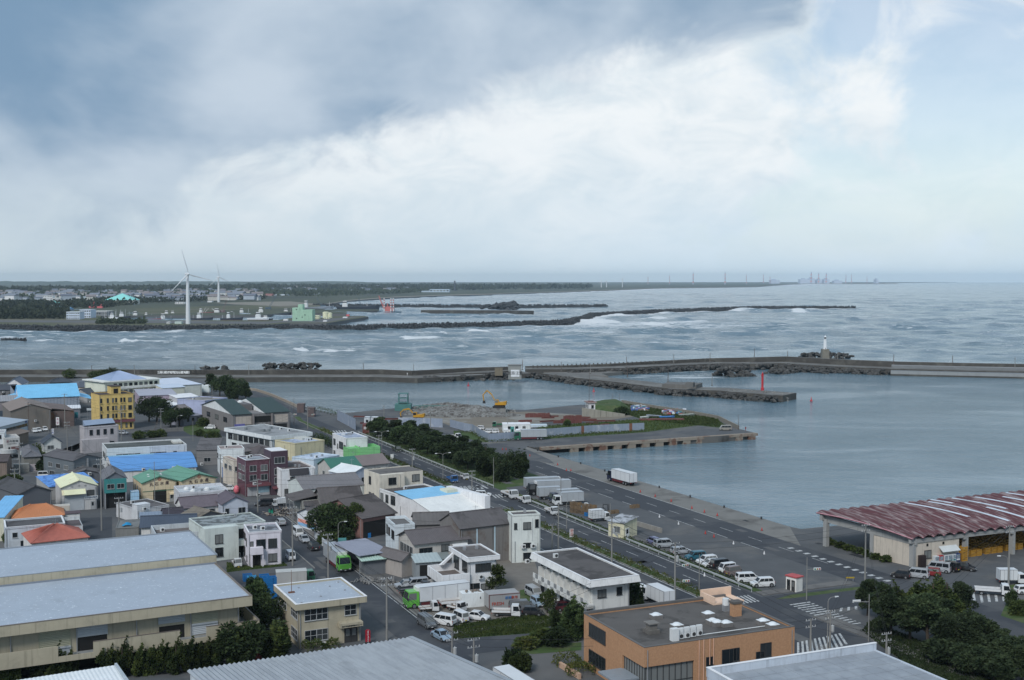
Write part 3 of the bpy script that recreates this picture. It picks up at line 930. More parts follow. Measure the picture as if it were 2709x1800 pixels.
  # things on faces: a0, a1 along the face (0..1 or metres when negative-free >1.001)
 def _pos(s,face,a0,a1):
  i=s.inset
  if face=='R':
   Wd=s.W-2*i
   return(i+a0*Wd,i,0),.0,(a1-a0)*Wd
  if face=='L':
   Dd=s.D-2*i
   return(i,i+(1-a0)*Dd,0),-math.pi/2,(a1-a0)*Dd
  if face=='B':
   Wd=s.W-2*i
   return(s.W-i-a0*Wd,s.D-i,0),math.pi,(a1-a0)*Wd
  Dd=s.D-2*i
  return(s.W-i,i+a0*Dd,0),math.pi/2,(a1-a0)*Dd
 def win(s,face,a0,a1,z0,z1,style='w'):
  p,rz,wd=s._pos(face,a0,a1)
  f,g=win_meshes(max(wd,.3),max(z1-z0,.3),style)
  o=place('window',f,s.o,(p[0],p[1],z0),rz)
  place('pane',g,o)
  return o
 def wins(s,face,n,z0,z1,a0=.08,a1=.92,fill=.55,style='w'):
  for i in range(n):
   c=a0+(a1-a0)*(i+.5)/n
   hw=(a1-a0)/n*fill/2
   s.win(face,c-hw,c+hw,z0,z1,style)
 def shutter(s,face,a0,a1,z0,z1,m=None):
  p,rz,wd=s._pos(face,a0,a1)
  return place('shutter',shutter_mesh(wd,z1-z0,m or SHUT),s.o,(p[0],p[1],z0),rz)
 def door(s,face,a0,a1,z1=2.1,m=None,z0=.0):
  p,rz,wd=s._pos(face,a0,a1)
  o=place('door',door_mesh(wd,z1-z0,m or ALU),s.o,(p[0],p[1],z0),rz)
  place('pane',MB().box(wd*.2,wd*.8,-.075,-.06,(z1-z0)*.45,(z1-z0)*.9).mesh('pane',GLASS),o)
  return o
 def hole(s,face,a0,a1,z0,z1):
  p,rz,wd=s._pos(face,a0,a1)
  return place('opening',opening_shade_mesh(wd,z1-z0),s.o,(p[0],p[1],z0),rz)
 def panel(s,face,a0,a1,z0,z1,m,name='panel',out=.05,slope=.0):
  p,rz,wd=s._pos(face,a0,a1)
  mb=MB()
  if slope:
   mb.hexa([(0,-out,z0-.06),(wd,-out,z0-.06),(wd,0,z1-.06),(0,0,z1-.06)],[(0,-out,z0),(wd,-out,z0),(wd,0,z1),(0,0,z1)])
  else:
   mb.box(0,wd,-out,.0,z0,z1)
  return mb.obj(name,m,s.o,p,rz)
 def box(s,name,x0,x1,y0,y1,z0,z1,m,parent=None):
  return s.part(name,MB().box(x0,x1,y0,y1,z0,z1),m,parent=parent)
 def pipe(s,face,a,z0,z1,m=None,r=.06):
  p,rz,wd=s._pos(face,a,a)
  return MB().cyl((0,-.1,z0),(0,-.1,z1),r,r,6).obj('drainpipe',m or STEEL,s.o,p,rz)
def lettering(name,text,size,m,parent,loc,rz,ex=.02,align='CENTER'):
 cu=bpy.data.curves.new(name,'FONT')
 cu.body=text
 cu.size=size
 cu.align_x=align
 cu.align_y='CENTER'
 cu.extrude=ex
 cu.resolution_u=2
 tmp=bpy.data.objects.new('tmp_text',cu)
 col.objects.link(tmp)
 dg=bpy.context.evaluated_depsgraph_get()
 me=bpy.data.meshes.new_from_object(tmp.evaluated_get(dg))
 bpy.data.objects.remove(tmp)
 me.materials.clear()
 me.materials.append(m)
 o=bpy.data.objects.new(name,me)
 col.objects.link(o)
 o.parent=parent
 o.location=loc
 o.rotation_euler=(math.pi/2,0,rz)
 return o
def fL(b,face,a,z,text,size,m,gap=.06):
 p,rz,_=b._pos(face,a,a)
 dx,dy=math.sin(rz)*gap,-math.cos(rz)*gap
 return lettering('lettering',text,size,m,b.o,(p[0]+dx,p[1]+dy,z),rz)
def Hpx(f,xt,yt,xb,yb):
 g=G(f,xb,yb)
 return dP(f,xt,yt,g.y).z
def ac_unit(b,x,y,z,rz=.0,s=1.):
 o=MB().box(-.45*s,.45*s,-.17*s,.17*s,0,.75*s).obj('air_conditioner',WHITEP,b.o,(x,y,z),rz)
 MB().cyl((.1*s,-.18*s,.38*s),(.1*s,-.2*s,.38*s),.28*s,.28*s,12).obj('fan_grille',DARKF,o)
 return o
 # buildings: front rows
TAN=Wm(158,148,122)
GREYROOF=mat('pale_metal_roof',alb(146,156,166),.5,.05,.15,dirt=.16,c2=alb(190,196,200),c2lo=.61,c2hi=.66,c2scale=2.2,metal=.0)  # pale specks in the colour imitate glitter on the sheets
DECKGREY=Wm(92,90,88,'deck')
DECKDARK=Wm(72,72,72,'deck')
WHITE=Wm(196,202,205)
WHITEW=Wm(190,188,182)
COPING=mat('white_coping',alb(200,205,208),.7,.05,.5,dirt=.15)
w1=Bld('warehouse','long tan warehouse with two huge pale grey metal roofs and a balcony, bottom left',('e',0,1040),('e',2250,765),('e',1985,465),9.)
W,D,h=w1.W,w1.D,9.
XL=-26.
tanf=TAN
w1.part('wall',MB().box(XL,W-1.6,1.6,D+22,3.6,h-.5),TAN)
w1.part('roof',MB().box(XL,W-.25,.25,D-.05,h-.5,h-.1),GREYROOF)
w1.part('fascia',MB().box(XL,W,0,.25,h-1.5,h).box(W-.25,W,.25,D,h-1.5,h),TAN)
w1.part('roof_edge',MB().box(XL,W+.04,-.04,.3,h+.003,h+.06).box(W-.3,W+.04,.3,D,h+.003,h+.06),mat('brown_trim',(.17,.14,.12),.6))
w1.part('gutter',MB().box(XL,W,D-.1,D+.5,h-.3,h+.12),Wm(110,118,128,'metal'))
hb=10.25
p0,p1,p2=G('e',0,615,hb),G('e',1945,415,hb),G('e',1745,185,hb)
inv=Matrix.Rotation(-w1.th,4,'Z')@Matrix.Translation(-w1.o.location)
q0,q1,q2=inv@p0,inv@p1,inv@p2
yb0=D+.5
w1.part('rear_roof',MB().box(XL,q1.x,yb0,q2.y,hb-.4,hb),GREYROOF)
w1.part('rear_fascia',MB().box(XL,q1.x,yb0-.22,yb0-.002,h-.6,hb+.05),TAN)
w1.part('rear_wall',MB().box(XL,q1.x-.2,yb0,q2.y-.2,0,hb-.42),TAN)
w1.part('rear_edge',MB().box(XL,q1.x+.05,yb0-.26,yb0+.05,hb+.055,hb+.1).box(XL,q1.x+.05,q2.y-.1,q2.y+.3,hb-.2,hb+.15).box(q1.x-.02,q1.x+.25,yb0+.06,q2.y-.12,hb-.2,hb+.12),Wm(120,126,132,'metal'))
w1.part('balcony_floor',MB().box(XL,W+.6,-1.,1.6,3.3,3.6).box(W-1.6,W+.6,1.6,D*.75,3.3,3.6),Wm(120,122,120))
fx=lambda x:W*(x/2250.)
for a,b,zt in((XL,fx(470),5.5),(fx(470),fx(770),4.),(fx(770),fx(1545),5.5),(fx(1545),fx(1790),4.),(fx(1790),W+.6,5.5)):
 w1.part('balcony_parapet',MB().box(a,b,-1.15,-1.,3.2,zt),TAN)
w1.part('balcony_parapet',MB().box(W+.6,W+.75,-1.15,D*.75,3.2,5.5),TAN)
w1.part('parapet_coping',MB().box(fx(1790),W+.79,-1.19,-.96,5.503,5.56).box(W+.56,W+.79,-.96,D*.75,5.503,5.56).box(fx(770),fx(1545),-1.19,-.96,5.503,5.56),mat('brown_trim',(.17,.14,.12)))
for a,b,z0,z1,m in((330,590,4.4,7.4,SHUTY),(330,590,3.6,4.4,SHUT),(660,915,5.6,7.45,SHUT),(1385,1620,6.,7.5,SHUT),(1695,1930,5.2,7.5,SHUTY),(1695,1930,3.7,5.2,SHUT)):
 place('shutter',shutter_mesh(fx(b)-fx(a),z1-z0,m),w1.o,(fx(a),1.58,z0))
for a,b in((660,915),(1385,1620)):
 place('opening',opening_shade_mesh(fx(b)-fx(a),2.),w1.o,(fx(a),1.59,3.62))
for x in(90,650,1180,1680,2135):
 w1.part('drainpipe',MB().cyl((fx(x),1.45,3.6),(fx(x),1.45,7.6),.09,.09,6),STEEL)
w1.part('ground_floor_shade',MB().box(XL,W-1.6,5.,D+20,0,3.3),DARK)  # near-black box stands in for shade under the open ground floor
for x in(-20,-10,fx(640),fx(1700),fx(2140)):
 w1.part('column',MB().box(x-.3,x+.3,1.6,2.2,0,3.3),TAN)
b=Bld('office_building','two-storey tan office with pale flat roof and red banner beside its door',('g',613,845),('g',1250,768),('g',440,665),7.2)
b.flat(TAN,GREYROOF,.28,.25,ov=.75,fh=.95,cap=COPING)
for z0,z1 in((4.3,6.),(1.,2.7)):
 b.win('R',.09,.27,z0,z1,'wt');b.win('R',.28,.45,z0,z1,'wt')
b.win('R',.735,.92,4.4,5.9,'wt')
b.door('R',.73,.83,2.4,DARKF);b.door('R',.83,.93,2.4,DARKF)
b.win('L',.12,.38,4.3,5.9,'wt');b.win('L',.62,.92,4.3,5.9,'wt');b.win('L',.62,.92,1.,2.6,'wt')
p,rz,_=b._pos('R',.62,.99)
cn=b.part('canopy',MB().box(p[0],p[0]+(b.W-1.5)*.37,-.6,.76,2.75,3.45),TAN)
lettering('lettering','銚子市漁業協同組合センター',.27,DARKF,cn,(p[0]+(b.W-1.5)*.2,-.63,3.),0)
for a in(.015,.985):
 b.pipe('R',a,0,6.2)
b.part('antenna_mast',MB().cyl((b.W*.14,b.D*.62,6.9),(b.W*.14,b.D*.62,10.6),.05,.03,6).box(b.W*.14-.5,b.W*.14+.5,b.D*.62-.2,b.D*.62+.2,6.92,7.12),mat('rusty_iron',(.17,.08,.05),.8))
for x,y in((.3,.8),(.45,.3),(.72,.7),(.85,.45),(.12,.12),(.9,.85)):
 b.box('roof_drain',b.W*x-.12,b.W*x+.12,b.D*y-.12,b.D*y+.12,6.93,7.08,STEEL)
TANB=b
zr=8.
cw=Bld('warehouse','near warehouse with broad grey corrugated roof, bottom centre',('g',-354,1441),('g',1610,1150),1.,zr)
cw.W+=.3
CORR=mat('corrugated_sheet',alb(138,144,148),.65,.06,.4,dirt=.2,c2=alb(126,132,137),c2lo=.4,c2hi=.7,c2scale=1.,c2map=(1.4,.08,1))
slp=.10
Dn=34
cw.part('wall',MB().hexa([(.3,-Dn,0),(cw.W-.3,-Dn,0),(cw.W-.3,-.4,0),(.3,-.4,0)],[(.3,-Dn,zr+Dn*slp-.3),(cw.W-.3,-Dn,zr+Dn*slp-.3),(cw.W-.3,-.4,zr-.3),(.3,-.4,zr-.3)]),Wm(176,182,186))
cw.part('roof',cw._plane((cw.W,0,zr),(0,0,zr),(0,-Dn,zr+Dn*slp),(cw.W,-Dn,zr+Dn*slp),.62,.2),CORR)
cw.part('end_flashing',MB().hexa([(cw.W-.1,-Dn,zr+Dn*slp),(cw.W+.5,-Dn,zr+Dn*slp),(cw.W+.5,.1,zr),(cw.W-.1,.1,zr)],[(cw.W-.1,-Dn,zr+Dn*slp+.3),(cw.W+.5,-Dn,zr+Dn*slp+.3),(cw.W+.5,.1,zr+.3),(cw.W-.1,.1,zr+.3)]),CORR)
c2=Bld('warehouse','low grey parapet wing at the near end of the corrugated roof',('g',1340,1517),('g',2075,1400),1.,6.6)
c2.part('wall',MB().box(-4,c2.W,-30,.35,0,5.5),Wm(150,158,165))
c2.part('parapet',MB().box(-4,c2.W,0,.35,5.5,6.6),Wm(160,168,175))
c2.part('roof',MB().box(-4,c2.W,-30,-.01,5.5,5.56),CORR)
c3=Bld('shed','corner of a near shed with white roof, bottom left',('e',200,1517),('e',1000,1395),1.,6.5)
c3.part('wall',MB().box(-10,c3.W,-24,-.2,0,6.),WHITEW)
c3.part('roof',c3._plane((c3.W+.3,0,6.5),(-10,0,6.5),(-10,-24,6.),(c3.W+.3,-24,6.),.5,.05),Wm(196,204,212,'metal'))
c3.part('parapet',MB().box(c3.W+.3,c3.W+.6,-14,0,5.6,6.9),Wm(150,160,165))
ORANGE=mat('orange_tile',alb(168,122,80),.75,.06,3.,c2=alb(160,114,73),c2lo=.4,c2hi=.6,c2scale=3.6,streak=.15)
ob=Bld('office_building','two-storey orange-tiled office with glazed corner and white skylight domes on its roof',('h',1700,1228),('k',590,1045),('h',1150,925),7.8)
W,D,h=ob.W,ob.D,7.8
DECKB=Wm(84,80,76,'deck')
ob.inset=0
ob.part('wall',MB().box(0,W*.32,D*.34,D,0,h-.3).box(W*.32,W,0,D,0,h-.3).box(0,W*.32,0,D*.34,5.1,h-.3),ORANGE)
ob.part('roof',MB().box(.3,W-.3,.3,D-.3,h-.3,h-.22),DECKB)
ob.part('parapet',MB().box(0,W,0,.3,h-.3,h).box(0,W,D-.3,D,h-.3,h).box(0,.3,.3,D-.3,h-.3,h).box(W-.3,W,.3,D-.3,h-.3,h),ORANGE)
ob.part('coping',MB().box(-.04,W+.04,-.04,.34,h+.003,h+.08).box(-.04,W+.04,D-.34,D+.04,h+.003,h+.35).box(-.04,.34,.34,D-.34,h+.003,h+.08).box(W-.34,W+.04,.34,D-.34,h+.003,h+.08),mat('grey_coping',(.14,.135,.13),.7,dirt=.2))
gl=ob.part('curtain_wall',MB().box(.35,.41,.35,D*.34,0,5.1).box(.35,W*.32,.35,.41,0,5.1),GLASS)
for i in range(9):
 y=.35+(D*.34-.35)*i/8
 ob.part('mullion',MB().box(.28,.35,y-.04,y+.04,0,5.1),DARKF,parent=gl)
for i in range(9):
 x=.35+(W*.32-.35)*i/8
 ob.part('mullion',MB().box(x-.04,x+.04,.28,.348,0,5.1),DARKF,parent=gl)
for z in(2.6,5.02):
 ob.part('transom',MB().box(.27,.35,.28,D*.34,z,z+.08).box(.35,W*.32,.27,.348,z,z+.08),DARKF,parent=gl)
ob.win('L',.10,.38,5.1,6.9,'k');ob.win('L',.10,.38,1.2,3.,'k')
ob.win('R',.735,.79,2.4,4.9,'kb')
ob.win('R',.58,.615,4.2,5.9,'kb')
for a0,a1,z0,z1 in((.40,.44,3.6,5.2),(.505,.60,3.9,5.9),(.765,.835,4.1,6.)):
 ob.win('R',a0,a1,z0,z1,'k')
ob.part('entrance_canopy',MB().box(-3.6,.3,D*.1,D*.36,2.9,3.15),Wm(120,128,134,'metal'))
for x in(.35,.38,.42,.445):
 ob.pipe('R',x,4.2 if x>.4 else .5,h,mat('pink_pipe',alb(196,150,120),.6))
def skylight(b,x,y,z,s=1.):
 o=b.box('skylight',x-.75*s,x+.75*s,y-.6*s,y+.6*s,z,z+.5*s,Wm(104,100,96))
 d=MB()
 prof=[(.62*s,.5*s),(.5*s,.66*s),(.28*s,.78*s),(.06*s,.82*s)]
 d.lathe([(r,zz)for r,zz in prof],14)
 d.box(-.72*s,.72*s,-.57*s,.57*s,.502*s,.55*s)
 d.obj('dome',mat('white_acrylic',(.74,.77,.78),.3,.03,1,dirt=.1),o,(x,y,z),smooth=False)
inv=Matrix.Rotation(-ob.th,4,'Z')@Matrix.Translation(-ob.o.location)
for f,x,y in(('h',1805,965),('h',1990,1055),('h',2270,950),('h',2310,1015),('k',-10,1035),('k',345,1025),('k',420,1055),('k',60,1040)):
 q=inv@G(f,x,y,h-.22)
 skylight(ob,q.x,q.y,h-.22,1.1)
q=inv@G('h',1765,1090,h-.22)
vent=ob.box('roof_vent',q.x-.9,q.x+.9,q.y-.9,q.y+.9,h-.22,h+.3,Wm(96,92,86))
ob.box('vent_shaft',q.x-.6,q.x+.6,q.y-.6,q.y+.6,h+.3,h+1.1,Wm(100,96,90),parent=vent)
ob.box('vent_cap',q.x-.85,q.x+.85,q.y-.85,q.y+.85,h+1.1,h+1.25,Wm(110,106,100),parent=vent)
for i in range(5):
 q=inv@G('h',1965+i*56,1165-i*10,h-.22)
 if i==0:
  ob.box('water_heater',q.x-.45,q.x+.6,q.y-.4,q.y+.4,h-.2,h+1.5,WHITEP)
 else:
  ac_unit(ob,q.x,q.y,h-.1,0,1.).location.z+=.0
  o=MB().box(-.42,.42,-.17,.17,.78,1.5).cyl((.05,-.18,1.15),(.05,-.2,1.15),.28,.28,12).obj('air_conditioner',WHITEP,ob.o,(q.x,q.y,h-.1))
q=inv@G('k',135,960,h-.22)
ch=ob.box('chimney',q.x-.7,q.x+.7,q.y-.5,q.y+.5,h-.22,h+1.7,ORANGE)
ob.box('chimney_cap',q.x-.85,q.x+.85,q.y-.65,q.y+.65,h+1.7,h+2.,DECKB,parent=ch)
q=inv@G('k',58,925,h-.22)
wt=ob.part('water_tank',MB().cyl((q.x,q.y,h+.7),(q.x,q.y,h+1.7),.5,.5,14),WHITEP)
ob.part('stand',MB().box(q.x-.4,q.x+.4,q.y-.4,q.y+.4,h-.22,h+.7),STEEL,parent=wt)
pa,pb=inv@G('h',2235,800,h),inv@G('k',190,870,h)
ob.part('penthouse',MB().box(pa.x,pa.x+5.5,D-3.2,D+.6,h-.2,h+.05).box(pa.x,pa.x+5.5,D+.3,D+.6,h,h+1.3).box(pa.x,pa.x+.3,D-3.2,D+.3,h,h+1.),mat('orange_tile_pale',alb(214,170,140),.8))
q0,q1=inv@G('k',0,1085,h),inv@G('k',370,1040,h)
ob.part('roof_pipe',MB().cyl((q0.x-6,q0.y,h-.1),(q1.x,q0.y,h-.1),.07,.07,6),WHITEP)
nr=Bld('warehouse','near building with flat grey roof and white parapet, bottom right',('h',2255,1405),('k',1210,1168),1.,9.5)
GP=Wm(168,176,184)
RDECK=mat('seamed_deck',alb(126,132,138),.8,.05,.25,dirt=.16,c2=alb(136,142,147),c2lo=.42,c2hi=.62,c2scale=.3)
nr.part('wall',MB().box(.05,nr.W-.05,-40,-.05,0,8.4),GP)
nr.part('roof',MB().box(.3,nr.W-.3,-40,-.3,8.4,8.5),RDECK)
for i in range(1,14):
 nr.part('roof_seam',MB().box(.3,nr.W-.3,-.3-i*2.4,-.24-i*2.4,8.503,8.54),RDECK)
for i in range(1,12):
 nr.part('roof_seam',MB().box(i*nr.W/12-.03,i*nr.W/12+.03,-40,-.3,8.5035,8.532),RDECK)
pp=nr.part('parapet',MB().box(0,nr.W,-.3,0,8.4,9.5).box(0,.3,-40,-.3,8.4,9.5),GP)
nr.part('coping',MB().box(-.05,nr.W+.05,-.36,.06,9.503,9.58).box(-.05,.36,-40,-.36,9.503,9.58),COPING,parent=pp)
nr.part('roof_edge',MB().box(nr.W-.3,nr.W,-40,-.3,8.4,8.62),GP)
PINKW=Wm(196,190,196)
b=Bld('house','whitish two-storey flat-roofed house with boxy porch and black-mottled roof',('l',385,805),('l',978,765),('l',215,665),6.9)
b.flat(PINKW,Wm(120,124,130,'mottle'),.3,.2,cap=COPING)
b.win('R',.06,.14,3.9,5.,'kb');b.win('R',.24,.50,3.6,5.3,'k');b.win('R',.60,.85,3.6,5.3,'k');b.win('R',.60,.85,.8,2.3,'k')
b.hole('R',.10,.36,0,2.6)
b.box('porch',b.W*.04,b.W*.42,-1.2,0,2.6,4.,PINKW);b.box('porch_post',b.W*.06,b.W*.06+.25,-1.1,-.85,0,2.6,PINKW);b.box('porch_post',b.W*.39,b.W*.39+.25,-1.1,-.85,0,2.6,PINKW)
for a in(.12,.24,.36):
 b.win('L',a,a+.05,4.4,5.6,'kb')
b.win('L',.55,.64,3.6,5.,'kb');b.win('L',.12,.30,.9,2.7,'k');b.win('L',.62,.70,.6,1.6,'kb')
b.pipe('R',.98,0,6.4);b.pipe('R',.02,0,6.4)
PG=Wm(178,186,178)
b=Bld('building','pale two-storey block with cracked whitish flat roof behind the porch house',('e',1800,150),('g',345,92),('e',1740,65),6.8)
b.flat(PG,Wm(128,136,136,'mottle'),.2,.2)
b.box('wing',0,b.W*.52,-2.2,-.005,0,6.75,PG)
b.inset=0
for z in(3.6,.9):
 b.win('R',.16,.27,z,z+1.7,'k').location.y-=2.2
b.hole('R',.54,.70,3.4,5.6);b.hole('R',.54,.66,0,2.4)
b.box('balcony',b.W*.53,b.W*.72,-1.6,-.01,2.4,3.6,PG)
b=Bld('building','low flat building with open grimy parapet beside the pale roofs of the warehouse',('e',1390,220),('e',1835,185),('e',1335,138),5.4)
b.flat(Wm(168,174,176),Wm(96,88,84,'deck'),1.,.2)
b=Bld('house','slate-blue gabled house with white end wall next to the low grimy parapet building',('e',1260,150),('e',1740,128),6.,4.6)
b.gable(WHITEW,Wm(62,72,86,'metal'),1.6,'x',.4,.45,.03)
b.win('L',.3,.6,1.2,2.4)
b=Bld('shed','low grey concrete shed with a bright blue tarp on its roof',('e',1030,160),('e',1235,150),('e',1010,90),4.)
b.flat(Wm(112,112,108),Wm(108,110,108,'deck'),.12,.2)
tp=MB()
for i in range(5):
 for j in range(4):
  x0,y0=1.2+i*.38,1.4+j*.38
  z=lambda a,c:4.+.75*math.exp(-((a-2.3)**2+(c-2.2)**2)/.7)+.06*math.sin(a*9+c*7)
  tp.add([(x0,y0,z(x0,y0)),(x0+.38,y0,z(x0+.38,y0)),(x0+.38,y0+.38,z(x0+.38,y0+.38)),(x0,y0+.38,z(x0,y0+.38))],[(0,1,2,3)])
BLUE_TARP=mat('blue_tarp',(.02,.26,.5),.5,.1,2)
tarp=tp.obj('tarpaulin',BLUE_TARP,None,b.o.location,b.th)
tag(tarp,'crumpled bright blue tarpaulin heaped on the grey concrete shed','tarpaulin')
b=Bld('house','small house with brick-red tiled hip roof behind the long warehouse',('e',285,292),('e',785,238),('e',250,205),4.2)
b.hip(WHITEW,Wm(160,84,66,'tile'),2.3,.3,.35,.07)
b=Bld('building','white flat-roofed building with dark roof beside the red tiled house',('e',45,158),('e',580,115),('e',35,88),5.6)
b.flat(Wm(170,178,184),Wm(78,76,76,'deck'),.3,.25,cap=COPING)
b.win('R',.25,.42,1.2,2.6);b.win('R',.12,.2,3.4,4.4)
b.box('annex',b.W,b.W+3.6,.8,b.D*.9,0,4.6,Wm(170,174,174));b.box('annex_roof',b.W+.25,b.W+3.4,1.,b.D*.85,4.6,4.66,Wm(86,76,76,'deck'))
b.box('annex_parapet',b.W,b.W+3.6,b.D*.9,b.D*.9+.2,0,5.3,Wm(176,178,176))
b=Bld('house','house with bright orange ribbed metal hip roof at left',('j',225,1495),('j',1140,1430),('j',330,1380),4.4)
b.hip(WHITEW,Wm(176,106,52,'metal'),2.1,.2,.45,.06)
b.box('lean_to',b.W+.3,b.W+3.4,1.5,4.6,0,4.2,WHITEW);b.box('lean_to_roof',b.W+.2,b.W+3.6,1.3,4.8,4.2,4.32,Wm(80,62,64,'metal'))
b.box('rear_parapet',b.W-4,b.W+1.6,b.D+.4,b.D+3.,0,5.,Wm(170,164,150))
b=Bld('house','pale yellow house with blue roof cut by the left frame edge',('j',-260,1490),('j',66,1480),('j',-330,1240),5.2)
b.shed(Wm(190,186,160),Wm(92,164,214,'metal'),1.6,'L',.2)
GSHED=Wm(88,90,94,'metal')
b=Bld('shed','tall weathered dark grey shed with gabled sheet roof left of the cream-roofed workshop',('j',330,1070),('j',915,1000),('j',290,850),6.)
b.gable(GSHED,Wm(70,70,72,'deck'),1.5,'y',.3,.5,.04)
b.hole('R',.3,.72,0,2.6);b.panel('R',.28,.74,2.7,3.3,Wm(70,70,72,'metal'),'awning',1.,1)
b=Bld('shed','low grey lean-to shed by the utility pole at far left',('j',0,1250),('j',245,1270),('j',0,1110),3.6,theta=R(8))
b.shed(Wm(104,102,100),Wm(80,78,78,'deck'),.8,'L',.2)
CREAMR=mat('rusty_cream_roof',alb(226,200,156),.65,.08,.4,c2=alb(180,120,66),c2lo=.58,c2hi=.72,c2scale=.55)
b=Bld('workshop','white workshop with cream rust-streaked roof, awning and big roller shutter',('j',1095,945),('j',1722,898),('j',1030,802),6.)
b.gable(Wm(176,174,170),CREAMR,1.45,'y',.35,.6,.03)
b.shutter('R',.08,.62,0,3.6)
b.panel('R',.0,.68,4.2,5.3,CREAMR,'awning',1.,1)
b.win('R',.73,.92,3.6,4.8,'k');b.door('R',.83,.93,2.)
sg=b.panel('R',.64,1.03,2.6,3.4,WHITEP,'sign_board',.12)
lettering('lettering','土木資材販売',.5,mat('navy_print',(.02,.05,.12)),sg,(b.W*.195,-.15,3.),0,.01)
fL(b,'R',.30,6.,'山',.5,Wm(140,140,140));fL(b,'R',.5,6.1,'介',.5,Wm(140,140,140));fL(b,'R',.68,6.,'印',.5,Wm(130,130,130))
b.pipe('L',.98,0,6)
TEAL=mat('teal_panel',alb(30,118,116),.6,.08,.4)
b=Bld('garage','teal-fronted two-storey garage house with open dark bay below',('j',1855,800),('j',2250,775),13.,7.3)
b.gable(Wm(92,96,104,'metal'),Wm(96,96,100,'deck'),1.6,'y',.3,.5,.03)
b.hole('R',.02,.98,0,3.9)
tl=b.box('front_panel',0,b.W,-.9,-.01,3.9,7.3,TEAL)
for a0,a1 in((.13,.44),(.58,.88)):
 b.win('R',a0,a1,5.,6.1,'w').location.y=-.9
for a in(.03,.97):
 b.box('post',b.W*a-.15,b.W*a+.15,-.8,-.5,0,3.9,STEEL)
YEL=Wm(196,176,136)
GRN=Wm(84,138,112,'metal')
MAROON_INK=mat('maroon_ink',(.05,.02,.04))
RED_INK=mat('red_ink',(.45,.07,.04))
for F,Rr,L,lab in((('a',1270,1110),('a',1573,1086),('a',1215,1048),'left of two yellow warehouses with green roofs, its loading door open'),(('a',1618,1090),('a',1928,1058),('a',1552,1008),'right of two yellow warehouses with green roofs, behind the white annex')):
 b=Bld('warehouse',lab,F,Rr,L,5.3,group='yellow fish warehouses')
 b.gable(YEL,GRN,1.5,'y',.25,.9,.02)
 b.part('verge_trim',MB().hexa([(-.3,-.32,5.1),(-.3,-.26,5.1),(b.W/2,-.26,6.6),(b.W/2,-.32,6.6)],[(-.3,-.32,5.4),(-.3,-.26,5.4),(b.W/2,-.26,6.9),(b.W/2,-.32,6.9)]).hexa([(b.W/2,-.32,6.6),(b.W/2,-.26,6.6),(b.W+.3,-.26,5.1),(b.W+.3,-.32,5.1)],[(b.W/2,-.32,6.9),(b.W/2,-.26,6.9),(b.W+.3,-.26,5.4),(b.W+.3,-.32,5.4)]),mat('green_trim',alb(50,96,74)))
 for i,ch in enumerate('丸石水産'):
  fL(b,'R',.26+i*.155,4.75+(.06*i),ch,1.,MAROON_INK)
 ring=MB()
 for i in range(24):
  a,c=2*math.pi*i/24,2*math.pi*(i+1)/24
  ring.add([(math.cos(a)*.44,-.07,math.sin(a)*.44),(math.cos(c)*.44,-.07,math.sin(c)*.44),(math.cos(c)*.36,-.07,math.sin(c)*.36),(math.cos(a)*.36,-.07,math.sin(a)*.36)],[(0,1,2,3)])
 ring.obj('emblem',RED_INK,b.o,(b.W*.5,0,6.05))
 fL(b,'R',.5,6.05,'石',.62,RED_INK)
 b.panel('R',0,1,3.,3.18,mat('green_trim',alb(50,96,74)),'band',.04)
 if 'open' in lab:
  b.hole('R',.31,.70,0,3.3)
  b.panel('R',.78,.95,2.,2.5,YEL,'awning',.8,1);b.door('R',.80,.9,1.9,ALU)
  for x,y in((.28,.35),(.32,.55),(.66,.4),(.7,.6)):
   z=5.3+1.5*(x if x<.5 else 1-x)*2
   b.box('skylight',b.W*x-.25,b.W*x+.25,b.D*y-.4,b.D*y+.4,z+.08,z+.2,WHITEP)
 else:
  b.win('R',.62,.82,3.5,4.1,'k')
 b.wins('L',3,2.2,3.8,.1,.9,.3)
b=Bld('building','white flat annex with round skylight domes in front of the yellow warehouses',('a',1605,1195),('a',2035,1165),('a',1545,1132),4.6)
b.flat(Wm(182,182,184),Wm(168,172,174,'deck'),.5,.22)
for x,y in((.22,.62),(.3,.25),(.62,.4)):
 d=MB().lathe([(.75,0),(.75,.3),(.6,.55),(.32,.72),(.05,.78)],14)
 d.obj('dome',WHITEP,b.o,(b.W*x,b.D*y,4.1))
GREYTILE=Wm(96,86,92,'tile')
b=Bld('house','long low house with mauve-grey tiled roof in front of the white annex',('a',1630,1330),('a',1960,1300),6.5,3.)
b.gable(WHITEW,GREYTILE,1.9,'x',.35,.3,.04)
b.wins('R',3,.9,2.2)
b=Bld('house','small pale grey house with mauve gable roof facing the street',('a',1985,1295),('a',2213,1275),9.,3.9)
b.gable(Wm(168,174,184),Wm(86,78,86,'tile'),1.5,'y',.35,.3,.04)
b.win('R',.62,.88,1.4,2.7);b.win('R',.1,.25,1.4,2.7);ac_unit(b,.4,-.4,1.2)
b=Bld('shed','shed with patched striped sheet roof among the low houses',('a',1760,1420),('a',1985,1385),7.,2.8)
b.gable(GSHED,Wm(112,104,92,'deck'),1.2,'y',.3,.8,.12)
b=Bld('house','tiny dark-tiled hut between the flagpole and the low houses',('a',1470,1400),('a',1640,1385),4.5,2.6)
b.gable(WHITEW,Wm(58,54,62,'tile'),1.2,'x',.3,.3,.04)
b=Bld('shed','brown-grey flat shed with white end block before the left yellow warehouse',('a',1225,1340),('a',1510,1300),('a',1165,1265),3.4)
b.flat(Wm(178,178,178),Wm(92,88,88,'deck'),.1,.2);b.box('end_block',-.05,3.2,-.06,2.6,0,4.4,Wm(188,190,190))
